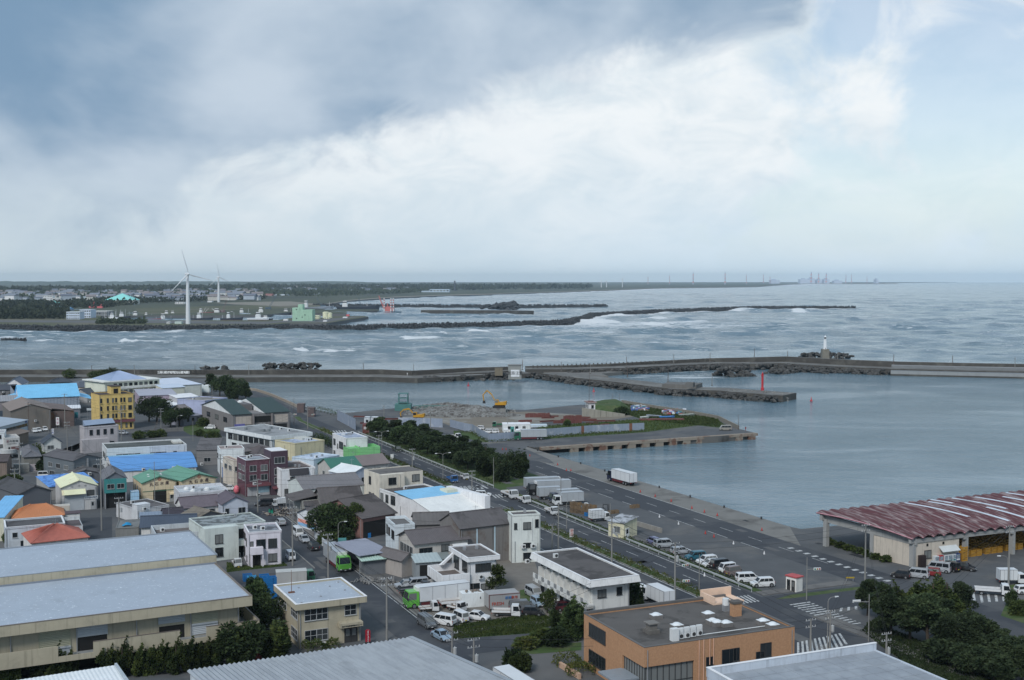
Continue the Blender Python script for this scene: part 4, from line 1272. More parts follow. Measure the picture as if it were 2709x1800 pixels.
b=Bld('shed','small pale blue hut beside the teal garage',('a',1170,1185),('a',1240,1180),2.4,4.)
b.flat(Wm(140,180,204),Wm(150,160,168),.08,.1)
b=Bld('shed','flat blue-grey sheet roof lying low before the left yellow warehouse',('a',1250,1415),('a',1440,1405),3.6,2.6)
b.shed(WHITEW,Wm(112,126,142,'metal'),.4,'L',.2)
# buildings: middle rows
CY=Wm(120,176,200,'metal')
b=Bld('hall','long white hall with faded two-tone blue curved roof',('a',1005,1000),('a',1750,955),('a',955,900),3.4)
W,D=b.W,b.D
b.walls(WHITEW,0,3.4)
prof=[(-.3,3.2)]+[(D*t,3.3+2.6*math.sin(math.pi*(.06+.88*t)))for t in np.linspace(0,1,11)]+[(D+.3,3.2)]
for k,(i0,i1,m)in enumerate(((0,6,Wm(70,134,192,'metal')),(6,12,CY))):
 mb=MB()
 for(y0,z0),(y1,z1)in zip(prof[i0:i1+1],prof[i0+1:i1+1]):
  xe=W+.3 if k==0 else W*.55
  mb.hexa([(-.3,y0,z0-.1),(xe,y0,z0-.1),(xe,y1,z1-.1),(-.3,y1,z1-.1)],[(-.3,y0,z0),(xe,y0,z0),(xe,y1,z1),(-.3,y1,z1)])
 b.part('roof',mb,m)
mb=MB()
for(y0,z0),(y1,z1)in zip(prof[6:],prof[7:]):
 mb.hexa([(W*.55,y0,z0-.1),(W+.3,y0,z0-.1),(W+.3,y1,z1-.1),(W*.55,y1,z1-.1)],[(W*.55,y0,z0),(W+.3,y0,z0),(W+.3,y1,z1),(W*.55,y1,z1)])
b.part('roof',mb,Wm(70,134,192,'metal'))
b.part('end_wall',MB().extr([(y,z-.12)for y,z in prof[1:-1]],0,-.15,.0),Wm(200,206,206))
b.wins('L',2,1.2,3.6,.2,.8,.35,'k')
b=Bld('building','long white clapboard building with dark flat roof behind the blue hall',('a',950,800),('a',1665,760),('a',905,750),6.6)
b.flat(Wm(188,190,188),Wm(76,80,76,'deck'),.35,.22)
for i in range(13):
 b.box('clapboard',-.02,b.W+.02,-.07,-.01,.4+i*.45,.7+i*.45,Wm(188,190,188))if i<13 else None
for a0,a1 in((.12,.185),(.195,.26),(.27,.335),(.345,.41),(.54,.60),(.61,.67),(.68,.735),(.83,.87)):
 b.win('R',a0,a1,3.2,4.6,'k').location.y=-.07
b.wins('L',2,3.2,4.6,.2,.8,.5,'k')
b.box('ceiling_fan_cowl',b.W*.86,b.W*.97,b.D*.35,b.D*.7,6.3,6.9,Wm(180,178,168))
b=Bld('shed','low shed with red-brown flat roof tucked against the blue hall',('a',1450,905),('a',1668,893),4.5,4.4)
b.shed(Wm(172,172,172),Wm(104,74,74,'metal'),.6,'L',.2)
b=Bld('house','grey sheet-clad gable house with two white-framed windows',('j',1305,470),('j',1800,410),('j',1200,315),6.3)
b.gable(Wm(92,100,104,'metal'),Wm(84,82,84,'deck'),1.2,'y',.35,.5,.04)
b.win('R',.13,.28,3.2,4.4);b.win('R',.70,.85,3.2,4.4)
b.box('flue',b.W*.5-.2,b.W*.5+.2,-.35,-.01,4.,6.6,STEEL)
b.wins('L',3,3.4,4.6,.1,.9,.5);b.wins('L',2,.8,2.2,.1,.9,.4)
b=Bld('shed','low grey ridge-roofed shed behind the cream-roofed workshop',('j',1240,730),('j',1830,690),8.,3.2)
b.gable(GSHED,Wm(88,86,86,'deck'),1.3,'y',.3,.5,.04)
b=Bld('shed','low shed with patched blue sheet roof behind the cream-roofed workshop',('j',880,940),('j',1745,860),('j',800,785),3.4)
b.shed(Wm(150,148,142),mat('patched_blue_roof',alb(74,136,204),.6,.08,.4,c2=alb(44,96,160),c2lo=.5,c2hi=.56,c2scale=.8),.7,'L',.2)
b=Bld('house','white clapboard house with slate-dark gable roof on the back street',('a',393,748),('a',517,712),('a',100,742),5.7,theta=R(28))
b.gable(Wm(178,180,174),Wm(56,64,74,'tile'),1.9,'y',.5,.3,.03)
b.win('R',.2,.55,3.6,4.7,'w');b.win('R',.2,.5,.8,2.);b.panel('R',0,1,.1,.7,mat('maroon_skirt',alb(86,50,56)),'skirting',.04)
b.win('L',.68,.82,3.3,5.,'wt');b.win('L',.38,.5,3.3,5.,'wt')
b.box('porch',b.W*.55,b.W*.95,-1.3,-.01,0,2.6,WHITEW)
b=Bld('clinic','white building with dark characters on its wall at the far left edge',('a',40,705),('a',180,700),9.,7.2,theta=R(30))
b.flat(Wm(178,176,170),Wm(150,150,148,'deck'),.4,.2)
for i,ch in enumerate('宮内医院'):
 fL(b,'R',.2+i*.2,6.,ch,.8,mat('dark_ink',(.03,.03,.03))if i else mat('red_ink2',(.2,.05,.06)))
fL(b,'R',.5,5.2,'MIYAUCHI DENTAL',.32,mat('dark_ink',(.03,.03,.03)))
b.panel('R',.42,.95,3.2,4.3,mat('brown_screen',alb(96,66,62)),'screen',.06);b.win('R',.25,.33,3.4,4.1,'kb')
bal=MB().prism([(-1.,0)]+[(-1.+.0+b.W*1.*t,-1.7*math.sin(math.pi*min(1,.25+t*.75))**.6)for t in np.linspace(0,1,8)]+[(b.W,0)],2.3,3.5)
b.part('balcony',bal,Wm(182,182,178));b.win('R',.55,.85,.9,1.7,'k')
b=Bld('house','taller white house with small windows behind the clinic at the left edge',('a',-120,660),('a',42,655),8.,8.6,theta=R(20))
b.flat(Wm(186,190,190),Wm(150,150,150,'deck'),.3,.2);b.win('R',.55,.8,6.6,7.7,'k');b.win('R',.5,.85,3.8,4.7,'k');b.wins('R',1,1,2.2,.1,.45)
b=Bld('house','grey-tiled hip roof house behind a garden wall near the clinic',('j',430,400),('j',700,345),('j',420,250),4.2,theta=R(25))
b.hip(Wm(110,108,100),Wm(92,92,96,'tile'),1.4,.4,.3,.05)
b.box('garage',-3,1.2,-3.4,-.5,0,2.5,Wm(118,118,112));b.box('garage_door',1.3,4.2,-2.2,-2.1,0,2.2,Wm(160,150,150))
b=Bld('house','dark-tiled house at the left edge below the clinic',('j',-200,480),('j',90,490),6.,4.6,theta=R(10))
b.gable(Wm(116,100,88),Wm(74,66,66,'tile'),1.4,'x',.4,.3,.04)
PALE=Wm(160,154,154)
b=Bld('house','pale two-storey house with blue-grey sloping panels on its roof beside the yellow building',('i',1500,1215),('i',1850,1090),('i',1025,1215),8.4,theta=R(36))
b.flat(PALE,Wm(84,90,96,'deck'),.5,.2)
b.part('solar_rack',MB().hexa([(1,b.D-1.5,8.2),(b.W-.5,b.D-1.5,8.2),(b.W-.5,b.D-.3,8.2),(1,b.D-.3,8.2)],[(1,b.D-3.2,8.6),(b.W-.5,b.D-3.2,8.9),(b.W-.5,b.D-.3,10.2),(1,b.D-.3,10.)]),Wm(120,136,156,'metal'))
b.box('lower_wing',-1.4,b.W*.66,-2.6,-.01,0,4.4,PALE);b.wins('R',4,5.6,7.2,.1,.9,.4,'k');b.wins('R',2,1.4,3.,.3,.95,.4,'k')
b.wins('L',2,1.6,2.8,.2,.7,.5,'k')
b=Bld('warehouse','big grey-brown gabled warehouse with rusty sheet walls behind parked cars',('i',190,930),('i',905,895),('i',90,800),7.5)
b.gable(mat('weathered_sheet',alb(104,98,90),.75,.08,.3,streak=.4,c2=alb(120,96,78),c2lo=.55,c2hi=.7),Wm(120,106,96,'metal'),2.3,'y',.4,.6,.04)
b.box('extension',b.W,b.W+9,4,b.D,0,6.2,Wm(98,84,80,'rust'));b.part('extension_roof',b._plane((b.W+9.3,3.7,6.),(b.W+9.3,b.D,6.),(b.W,b.D,7.4),(b.W,3.7,7.4),.6,.04),Wm(104,88,80,'metal'))
b=Bld('depot','long pale blue-grey depot with window strip at the left edge',('i',0,1210),('i',500,1085),('i',330,990),7.)
b.W+=0
b.part('wall',MB().box(-14,b.W,0,b.D,0,6.9),Wm(150,164,172,'metal'))
b.part('roof',b._plane((-14,-.2,6.9),(b.W+.2,-.2,6.9),(b.W+.2,b.D,8.),(-14,b.D,8.),.7,.04),Wm(140,152,162,'metal'))
b.inset=0
b.wins('R',9,5.,5.8,0,.98,.8,'k');fL(b,'R',.92,6.4,'TNK',.9,mat('blue_ink',(.02,.06,.28)))
b.box('brown_lean_to',-14,b.W*.55,-4.5,-.01,0,4.,Wm(112,100,86));b.part('lean_to_roof',b._plane((-14.3,-5,3.9),(b.W*.6,-5,3.9),(b.W*.6,0,5.),(-14.3,0,5.),.6,.03),Wm(108,94,82,'metal'))
b=Bld('warehouse','low pinkish-grey warehouse with serrated roof edge at the left edge',('i',-200,770),('i',440,745),16.,6.4)
b.shed(Wm(120,112,112,'metal'),Wm(136,134,134,'metal'),1.,'L',.3,1.,.12);b.panel('R',0,1,.2,2.6,Wm(58,72,84),'lower_band',.05)
BLUE=Wm(92,170,222,'metal')
b=Bld('hall','large storage hall with bright sky-blue roof at upper left of town',('i',345,705),('i',1415,662),('i',1355,432),7.4)
W,D,h=b.W,b.D,7.4
b.part('wall',MB().box(0,W,0,D,0,h),Wm(132,140,150,'metal'))
b.inset=0
D2=14.
b.part('roof',b._plane((-.4,-.4,h-.1),(W+.4,-.4,h-.1),(W+.4,D2,h+4.4),(-.4,D2,h+4.4),.7,.03),BLUE)
b.part('roof',b._plane((W+.4,2*D2,h-.1),(-.4,2*D2,h-.1),(-.4,D2,h+4.4),(W+.4,D2,h+4.4),.7,.03),BLUE)
b.part('gable_wall',MB().extr([(0,h),(2*D2,h),(D2,h+4.3)],0,.01,.3).extr([(0,h),(2*D2,h),(D2,h+4.3)],0,W-.3,W-.01).box(.02,W-.02,D,2*D2,0,h),Wm(170,184,196,'metal'))
b.part('side_canopy',b._plane((W+6.5,4,5.2),(W+6.5,2*D2,5.2),(W,2*D2,7.),(W,4,7.),.7,.03),BLUE)
b.part('side_canopy',b._plane((-7,2*D2,5.4),(-7,3,5.4),(0,3,7.2),(0,2*D2,7.2),.7,.03),BLUE)
b.part('canopy_wall',MB().box(-6.5,-.01,4,2*D2-1,0,5.),Wm(120,126,134,'metal'))
for i in range(18):
 b.box('cladding_rib',i*W/18+.2,i*W/18+.45,-.08,-.01,.2,h-.3,Wm(120,130,142,'metal'))
b=Bld('shed','white corrugated canopy shed beside the blue-roofed hall',('i',1180,890),('i',1430,880),4.,4.2)
b.shed(Wm(110,114,122),Wm(190,192,194,'metal'),.8,'L',.3,.9,.12)
YB=Wm(196,164,76)
b=Bld('building','mustard-yellow five-storey building with rows of narrow dark windows',('a',884,322),('a',1192,306),12.,13.6)
W,D,h=b.W,b.D,13.6
b.flat(YB,Wm(70,60,58,'deck'),.25,.3,cap=mat('dark_coping',(.06,.045,.045)))
for r in range(3):
 z=4.3+r*2.95
 for a in(.03,.22,.37,.46,.61,.70):
  b.win('R',a,a+.045,z+.3,z+1.9,'kb')
  b.panel('R',a-.01,a+.055,z+.0,z+.2,YB,'flower_ledge',.35)
 b.win('R',.84,.93,z+.3,z+1.8,'k')
 for a in(.15,.55):
  b.win('E',a,a+.25,z+.3,z+1.6,'k')
 b.part('side_balcony',MB().prism([(W,D*.1),(W+1.,D*.2),(W+1.2,D*.5),(W+1.,D*.8),(W,D*.9)],z-.5,z+.3),YB)
for a in(.3,.45,.6,.75,.88):
 b.win('R',a,a+.045,.8,2.4,'kb')
b.panel('R',.06,.28,.4,2.6,Wm(150,168,160),'shop_glazing',.04)
b.panel('R',-.01,1.02,2.9,3.9,mat('maroon_awning',alb(88,44,50)),'awning',.7,1)
hs=b.box('stair_head',W*.42,W*.70,D*.3,D*.75,h-.3,h+2.6,YB)
b.box('stair_roof',W*.41,W*.71,D*.28,D*.77,h+2.6,h+2.8,Wm(70,60,58),parent=hs);b.box('stair_window',W*.49,W*.62,D*.3-.06,D*.3-.01,h,h+1.8,DARK,parent=hs)
b=Bld('building','cream three-storey block with long balconies and blue-grey hip roof behind the yellow building',('a',935,212),('a',1422,180),20.,9.5)
W,D,h=b.W,b.D,9.5
b.walls(Wm(196,198,176));b.part('eave',MB().box(-1,W+.6,-1,D+.6,h,h+.5),Wm(206,206,190))
z=h+.5
b.part('roof',b._plane((W*.12,1,z),(W*.78,1,z),(W*.5,D*.6,z+3.6),(W*.44,D*.6,z+3.6),1,.05),Wm(140,156,182,'metal'))
b.part('roof',b._plane((W*.78,1,z),(W*.78,D,z),(W*.5,D*.6,z+3.6),(W*.5,D*.6,z+3.6),1,.05),Wm(128,146,172,'metal'))
b.part('roof',b._plane((W*.12,D,z),(W*.12,1,z),(W*.44,D*.6,z+3.6),(W*.44,D*.6,z+3.6),1,.05),Wm(128,146,172,'metal'))
b.part('roof',b._plane((W*.78,D,z),(W*.12,D,z),(W*.44,D*.6,z+3.6),(W*.5,D*.6,z+3.6),1,.05),Wm(128,146,172,'metal'))
for zz in(3.,6.2):
 b.panel('R',.12,1,zz,zz+1.1,Wm(206,206,188),'balcony',1.2)
 b.wins('R',9,zz+1.2,zz+2.5,.14,.98,.6,'k')
LIL=Wm(150,158,186)
for lab,F,Rr,L,hh,wm,rm,kind in(('white-roofed hall right of the cream three-storey block',('a',1430,245),('a',1800,225),('a',1500,190),6.,Wm(186,190,180),Wm(178,186,198,'metal'),'shed'),('cream block with pale blue roof below the white-roofed hall',('a',1450,262),('a',1650,250),8.,6.,Wm(190,190,170),Wm(170,182,196,'metal'),'shed'),('long mauve-pink shed with corrugated roof behind the yellow building',('a',1245,330),('a',1575,318),('a',1240,290),4.6,Wm(152,136,150),Wm(150,150,160,'metal'),'shed'),('low white roof between the pink shed and the lilac block',('a',1580,350),('a',1770,335),7.,3.6,Wm(170,170,172),Wm(206,210,212,'metal'),'shed'),('lilac-blue flat block beside the white water tanks',('a',1828,372),('a',2030,345),('a',1755,335),7.6,LIL,Wm(130,126,120,'deck'),'flat'),('white corrugated lean-to roof among dark trees beside the yellow building',('a',1480,425),('a',1625,405),7.,4.4,Wm(150,160,168),Wm(208,214,218,'metal'),'shed'),('grey-brown shed with rooflights below the lilac block',('a',1640,460),('a',1830,440),8.,3.6,Wm(120,116,116),Wm(116,110,108,'deck'),'gx'),('bluish low house with dark window beside the dark trees',('a',1640,520),('a',1800,500),7.,3.4,Wm(128,130,142),Wm(118,118,128,'metal'),'shed'),('white gabled house with grey roof behind the blue-roofed hall, left edge',('i',95,455),('i',390,450),16,6.,Wm(206,212,216),Wm(86,94,106,'tile'),'gy'),('dark-tiled house in front of the white gabled house, left edge',('i',-160,560),('i',290,545),10,4.4,Wm(110,108,106),Wm(66,70,78,'tile'),'gx'),('dark-roofed house behind the ridge of the blue hall',('i',900,420),('i',1290,405),9,4.2,Wm(110,112,112),Wm(60,66,74,'tile'),'hip'),('grey hip-roofed house right of the blue hall ridge',('i',1190,450),('i',1640,470),12,5.,Wm(150,140,130),Wm(90,96,104,'tile'),'hip'),('cream house with dark gable just beyond the blue hall',('i',1370,500),('i',1640,500),9,5.4,Wm(190,176,158),Wm(74,80,90,'tile'),'gx'),('dark slate roof house beside the white garbage truck',('i',1560,620),('i',1800,590),8,4.2,Wm(150,150,148),Wm(62,70,80,'tile'),'gx')):
 b=Bld('house' if 'house' in lab else 'building',lab,F,Rr,L,hh)
 if kind=='shed':b.shed(wm,rm,1.,'L',.3,.9,.06)
 elif kind=='flat':b.flat(wm,rm,.3,.25)
 elif kind=='gx':b.gable(wm,rm,1.9,'x',.4,.4,.04)
 elif kind=='gy':b.gable(wm,rm,2.6,'y',.4,.4,.04)
 else:b.hip(wm,rm,1.9,.4,.4,.04)
 if 'house' in lab or kind=='flat':
  b.wins('R',3,hh*.45,hh*.45+1.2,.1,.9,.4,'k')
for k,(x,lab)in enumerate(((1800,'white panel water tank beside the lilac block, the one nearer the cream block'),(1850,'white panel water tank beside the lilac block, the one nearer the dark trees'))):
 wt=tag(empty('water_tank',G('a',x,318,0)),lab,'water tank','white water tanks')
 t=MB().box(-1.4,1.4,-1.4,1.4,1.2,4.6).obj('tank',Wm(190,200,206),wt)
 MB().lathe([(1.3,4.6),(1.,4.9),(.1,5.)],12).obj('lid',WHITEP,t)
 MB().box(-1.3,1.3,-1.3,1.3,0,1.2).obj('base',Wm(120,120,120),wt)
 # buildings: along the main road and the quay
DGREEN=Wm(44,62,58,'metal')
BRN=Wm(96,92,92)
b=Bld('building','long grey two-storey building with dark green pitched roofs and a central gap',('b',55,500),('b',560,470),('b',0,400),7.2)
W,D,h=b.W,b.D,7.2
b.part('wall',MB().box(0,W,0,D,0,h),Wm(112,108,106));b.inset=0
for x0,x1 in((-.4,W*.33),(W*.55,W+.4)):
 b.part('roof',b._plane((x0,-.4,h),(x1,-.4,h),(x1,D*.55,h+3.6),(x0,D*.55,h+3.6),.8,.04),DGREEN)
 b.part('roof',b._plane((x1,D+.4,h),(x0,D+.4,h),(x0,D*.55,h+3.6),(x1,D*.55,h+3.6),.8,.04),DGREEN)
 b.part('gable_wall',MB().extr([(0,h),(D,h),(D*.55,h+3.4)],0,max(x0,0)+.02,max(x0,0)+.25).extr([(0,h),(D,h),(D*.55,h+3.4)],0,min(x1,W)-.25,min(x1,W)-.02),Wm(196,198,196))
b.box('roof_plant',W*.36,W*.52,D*.3,D*.8,h,h+2.4,BRN);b.part('vent_dome',MB().lathe([(1.1,h+2.4),(1.,h+2.8),(.4,h+3.2),(.05,h+3.3)],12,(W*.42,D*.5)),WHITEP)
b.hole('R',.36,.68,3.8,6.2);b.panel('R',.05,.32,3.4,6.4,Wm(166,154,140),'wall_panel',.05);b.panel('R',.72,.97,3.4,6.4,Wm(166,154,140),'wall_panel',.05)
b.hole('R',.02,.95,.3,2.9)
sg=b.panel('R',.02,.20,2.9,3.7,mat('violet_sign',alb(88,88,150)),'sign_board',.3);b.wins('L',3,3.8,5.4,.1,.9,.4,'k')
b.panel('R',.1,.14,.5,2.6,mat('blue_sign',alb(60,90,150)),'sign_board',.2)
b.box('pillar',W*.66,W*.69,-.8,-.2,0,7.,Wm(120,112,108));b.box('pillar',W*.33,W*.36,-.8,-.2,0,7.,Wm(120,112,108))
b=Bld('building','white two-storey building with grey flat roof and deep white fascia near the curve',('b',395,690),('b',765,652),('b',230,590),7.)
b.flat(Wm(184,190,188),Wm(130,132,132,'deck'),.15,.25,ov=.5,fh=1.2,fm=WHITE)
b.wins('L',8,3.6,5.4,.04,.96,.8,'k');b.wins('L',5,.6,2.4,.1,.95,.6,'k');b.wins('R',5,3.4,5.,.05,.95,.7,'k')
for x,y in((.35,.45),(.42,.4),(.2,.7),(.7,.6)):
 b.box('roof_vent',b.W*x-.4,b.W*x+.4,b.D*y-.4,b.D*y+.4,6.85,7.6,Wm(110,116,118))
CRM=Wm(182,172,134)
b=Bld('building','pale yellow windowless block with bluish flat roof',('b',605,752),('b',872,722),('b',512,712),8.2)
b.flat(CRM,Wm(150,160,176,'deck'),.3,.25);b.win('R',.80,.88,1.2,2.,'kb');b.hole('L',.55,.95,0,2.6);b.pipe('R',.2,0,7);b.pipe('L',.5,0,7)
b.box('step',b.W*.62,b.W*.95,b.D*.55,b.D*.98,7.9,8.5,Wm(170,170,160))
b=Bld('building','bright white two-storey block with bluish flat roof beside the main road',('b',1062,706),('b',1257,694),('b',920,662),7.8)
b.flat(Wm(206,208,208),Wm(140,150,166,'deck'),.25,.25)
b.win('L',.10,.24,4.4,6.2,'k');b.win('L',.38,.43,3.6,5.,'kb');b.win('L',.52,.80,4.,6.,'k');b.win('L',.1,.22,.6,2.4,'k');b.win('L',.86,.98,3.6,5.4,'k')
b.win('R',.22,.63,3.4,4.8,'k');b.box('roof_vent',1.5,2.5,b.D*.6,b.D*.6+1,7.5,8.,WHITEP);b.box('roof_vent',b.W*.5,b.W*.5+1.2,b.D*.6,b.D*.6+1,7.5,8.2,STEEL)
GT=Wm(104,178,104)
b=Bld('terrace','vivid green walled roof terrace below the bright white block',('b',1185,795),('b',1370,785),('b',1078,790),5.2,theta=R(24))
W,D=b.W,b.D
D=max(D,7.)
b.part('wall',MB().box(0,W,0,D,0,4.),GT);b.part('roof',MB().box(.2,W-.2,.2,D-.2,4.,4.06),Wm(96,160,100,'deck'))
b.part('parapet',MB().box(0,W,0,.2,4.,5.4).box(0,W,D-.2,D,4.,5.4).box(0,.2,.2,D-.2,4.,5.4).box(W-.2,W,.2,D-.2,4.,5.4),GT)
b.box('stair_wall',-3.2,-.01,.5,D,0,5.,GT)
MAR=mat('maroon_tile',alb(98,62,72),.5,.1,1.5,c2=alb(84,50,60),c2lo=.45,c2hi=.55,c2scale=2.,streak=.15)
b=Bld('building','dark maroon tiled three-storey building with white-framed windows',('b',170,906),('b',385,890),('b',105,868),9.6)
b.flat(MAR,Wm(136,142,148,'deck'),.2,.25,cap=COPING)
for z in(6.6,4.1):
 b.win('R',.16,.42,z,z+1.5);b.win('R',.62,.88,z,z+1.5);b.win('L',.2,.5,z,z+1.4);b.win('L',.65,.85,z,z+1.4)
b.part('shop_front',MB().box(.3,b.W-.3,-.1,0,.1,2.6),Wm(150,150,150));b.hole('R',.25,.45,.1,2.4);b.panel('R',.5,.95,.8,2.3,Wm(120,150,160),'display_window',.14)
b.panel('R',0,1,2.7,3.4,mat('maroon_awning',alb(88,44,50)),'awning',1.,1)
W,D=b.W,b.D
tw=b.box('stair_tower',W+.01,W+4.6,-1.,5.5,0,11.6,mat('maroon_tile_dark',alb(70,52,62),.5,.1,1.5));b.box('tower_roof',W+.2,W+4.4,-.8,5.3,11.6,11.75,COPING,parent=tw)
for z in(8.4,5.4,2.9+.1):
 f,g=win_meshes(2.8,1.6,'w');o=place('window',f,b.o,(W+.9,-1.,z));place('pane',g,o)
b.panel('R',1.02,1.4,1.8,2.7,mat('maroon_awning',alb(88,44,50)),'awning',2.2,1)
b=Bld('house','narrow cream house squeezed beside the maroon building',('b',60,905),('b',120,900),9,7.4)
b.flat(Wm(190,178,160),Wm(140,120,110,'deck'),.2,.2);b.win('R',.2,.7,4.4,5.6);b.wins('L',2,4.4,5.6)
b=Bld('building','low mustard-yellow wall behind the maroon stair tower',('b',468,885),('b',553,872),6,6.)
b.flat(Wm(214,178,96),Wm(110,100,100,'deck'),.2,.2)
for i in range(8):
 b.box('clapboard',0,b.W,-.06,-.01,1+i*.6,1.4+i*.6,Wm(214,178,96))
b=Bld('house','white clapboard house with brownish flat roof left of the maroon building',('a',1960,805),('a',2180,795),('a',1922,775),7.6)
b.flat(Wm(196,202,204),Wm(140,124,118,'deck'),.15,.2)
for i in range(14):
 b.box('clapboard',-.01,b.W+.01,-.06,-.01,.6+i*.48,.95+i*.48,Wm(196,202,204))
b.win('L',.1,.35,4.4,5.6,'k');b.box('annex',-.02,b.W*.45,-4.6,-.01,0,4.2,WHITEW);b.box('blue_sheet',.2,1.6,-4.72,-4.61,0,3.,mat('blue_sheet',alb(40,90,150)))
b=Bld('shed','grey corrugated shed with dark roof between the white clapboard house and the back street',('a',1752,815),('a',1945,810),('a',1748,735),4.6)
b.shed(Wm(116,114,112,'metal'),Wm(92,88,88,'deck'),.8,'L',.3);b.win('R',.35,.65,1.,2.2)
b=Bld('shed','flat dark-roofed sheds behind the white clapboard house',('a',2170,830),('a',2440,800),10.,4.4)
b.shed(Wm(108,104,100),Wm(96,90,88,'deck'),.6,'L',.3)
b=Bld('house','small dark hip-roofed house behind the maroon stair tower',('b',270,850),('b',460,830),9.,4.)
b.hip(Wm(130,126,120),Wm(84,76,76,'tile'),1.6,.4,.4,.04)
b=Bld('building','white building with dark sloping roof band and balcony beside the maroon building',('b',490,985),('b',790,962),('b',465,915),7.4)
b.flat(Wm(200,200,204),Wm(96,84,80,'deck'),.4,.22)
b.panel('R',.22,.80,5.6,7.3,mat('charcoal_tile',alb(56,54,58),.6),'mansard',.5,1)
b.wins('R',3,3.2,5.2,.22,.82,.75);b.panel('R',.22,.8,2.4,3.3,Wm(196,196,198),'balcony',.8);b.win('R',.08,.26,.5,2.1,'k');b.hole('R',.34,.42,0,2.2);ac_unit(b,b.W*.3,-.9,3.4)
LB=Wm(172,188,198)
for lab,F,Rr,L,hh,wm,rm in(('pale blue-white block with light roof behind the white mansard building',('b',775,895),('b',1005,855),('b',680,855),7.2,LB,Wm(166,178,192,'deck')),('pale mint house with dark red flat roof left of the green terrace',('b',868,905),('b',1090,880),('b',858,862),6.4,Wm(176,196,190),Wm(88,60,64,'deck'))):
 b=Bld('house',lab,F,Rr,L,hh)
 b.flat(wm,rm,.25,.2);b.wins('L',2,3.6,5.,.1,.9,.4,'k');b.wins('R',2,3.4,4.8,.1,.9,.35)
b=Bld('house','long beige house with half green, half brown gable roof',('b',935,975),('b',1440,925),8.5,5.6)
W,D,h=b.W,b.D,b.h
b.part('wall',MB().box(0,W,0,D,0,h).extr([(0,h),(D,h),(D/2,h+2.)],0,0,W),Wm(168,164,156));b.inset=0
for x0,x1,m in((-.4,W*.52,Wm(44,104,88,'metal')),(W*.52,W+.4,Wm(112,100,96,'metal'))):
 b.part('roof',b._plane((x0,-.5,h-.2),(x1,-.5,h-.2),(x1,D/2,h+2.05),(x0,D/2,h+2.05),.5,.04),m)
 b.part('roof',b._plane((x1,D+.5,h-.2),(x0,D+.5,h-.2),(x0,D/2,h+2.05),(x1,D/2,h+2.05),.5,.04),m)
b.win('R',.13,.22,3.2,4.4,'k');b.win('R',.62,.70,3.2,4.4,'k');b.win('R',.75,.85,3.2,4.4,'k');b.win('R',.75,.85,.8,2.,'k');b.win('R',.9,.95,.8,2.,'k');b.win('L',.35,.5,3.,4.2)
b=Bld('house','narrow pale lilac house with white gable roof',('b',1095,1035),('b',1312,1005),9.,6.2)
b.gable(Wm(160,168,182),Wm(196,204,212,'metal'),1.5,'y',.3,.5,.03);b.win('R',.5,.75,4.,5.,'k');b.hole('R',.6,.82,.3,2.4)
b=Bld('warehouse','white warehouse with long grey corrugated gable roof in mid street',('b',690,1165),('b',1222,1122),('b',590,1085),4.8)
b.gable(Wm(184,190,184),Wm(108,104,104,'metal'),2.,'x',.25,.9,.06)
b=Bld('shed','small yellow-topped store behind the white corrugated warehouse',('b',1310,1195),('b',1400,1190),4.,3.)
b.flat(Wm(150,140,110),Wm(170,150,70,'deck'),.1,.15)
BROOF=Wm(84,78,76,'deck')
b=Bld('barn','broad low brown-roofed barn with dark open bay behind the round tree',('b',1210,1420),('b',1500,1370),17.,4.6)
b.gable(Wm(128,92,84),BROOF,3.,'x',.5,.8,.05);b.hole('R',.02,.7,0,3.6)
b=Bld('barn','brown hip-roofed barn wing left of the open bay',('b',870,1330),('b',1260,1340),16.,4.4,theta=R(18))
b.gable(Wm(120,116,110),BROOF,3.2,'x',.5,.8,.05)
b=Bld('house','low white house with brown roof and painted gable facing the centre street',('l',1605,555),('l',2120,480),9.,3.2)
b.gable(Wm(190,194,196),Wm(88,84,84,'tile'),1.6,'x',.4,.4,.04)
b.part('painted_band',MB().box(-.06,-.01,.4,8.4,1.2,2.),mat('pink_band',alb(206,130,110)));b.part('painted_band',MB().box(-.06,-.01,.4,8.4,.5,1.195),mat('blue_band',alb(110,160,196)))
b=Bld('shed','open brown-roofed shelter beside the scrap heap on the centre street',('l',1190,245),('l',1330,235),('l',1040,130),4.6)
W,D=b.W,b.D
b.part('roof',b._plane((-.3,-.3,4.6),(-.3,D,4.6),(W+4,D,5.6),(W+4,-.3,5.6),.6,.04),BROOF)
for x,y in((0,0),(0,D-.3),(W,0),(0,D/2)):
 b.box('post',x,x+.15,y,y+.15,0,4.5,STEEL)
b.part('wall',MB().box(W,W+4,0,D,0,4.6),Wm(140,140,132))
b=Bld('shed','grey lean-to roof linking the shelter and the brown barn',('l',1395,330),('l',1840,360),7.,3.8,theta=R(12))
b.shed(Wm(146,152,156),Wm(78,74,74,'deck'),1.2,'L',.3)
CRL=Wm(192,183,164)
b=Bld('building','cream stepped building, its tall block behind a lower wing with black roof',('b',1600,1235),('b',2015,1190),('b',1480,1140),5.2)
W,D=b.W,b.D
b.flat(Wm(204,204,196),Wm(80,76,76,'deck'),.3,.25)
b.wins('L',5,2.4,4.4,.45,.98,.92,'k');b.wins('L',2,2.4,4.2,.02,.4,.5,'k')
tall=b.part('tall_block',MB().box(-.02,W*.55,D*.98,D*.98+9,0,8.4).box(W*.55,W*1.02,D*.98+1.5,D*.98+9,0,8.4),CRL)
b.part('tall_roof',MB().box(.2,W*1.,D*.98+1.6,D*.98+8.8,8.4,8.46),Wm(96,92,88,'deck'),parent=tall)
b.part('tall_parapet',MB().box(-.02,W*1.02,D*.98+8.8,D*.98+9,8.4,8.7).box(-.02,.2,D*.98,D*.98+8.8,8.4,8.7),CRL,parent=tall)
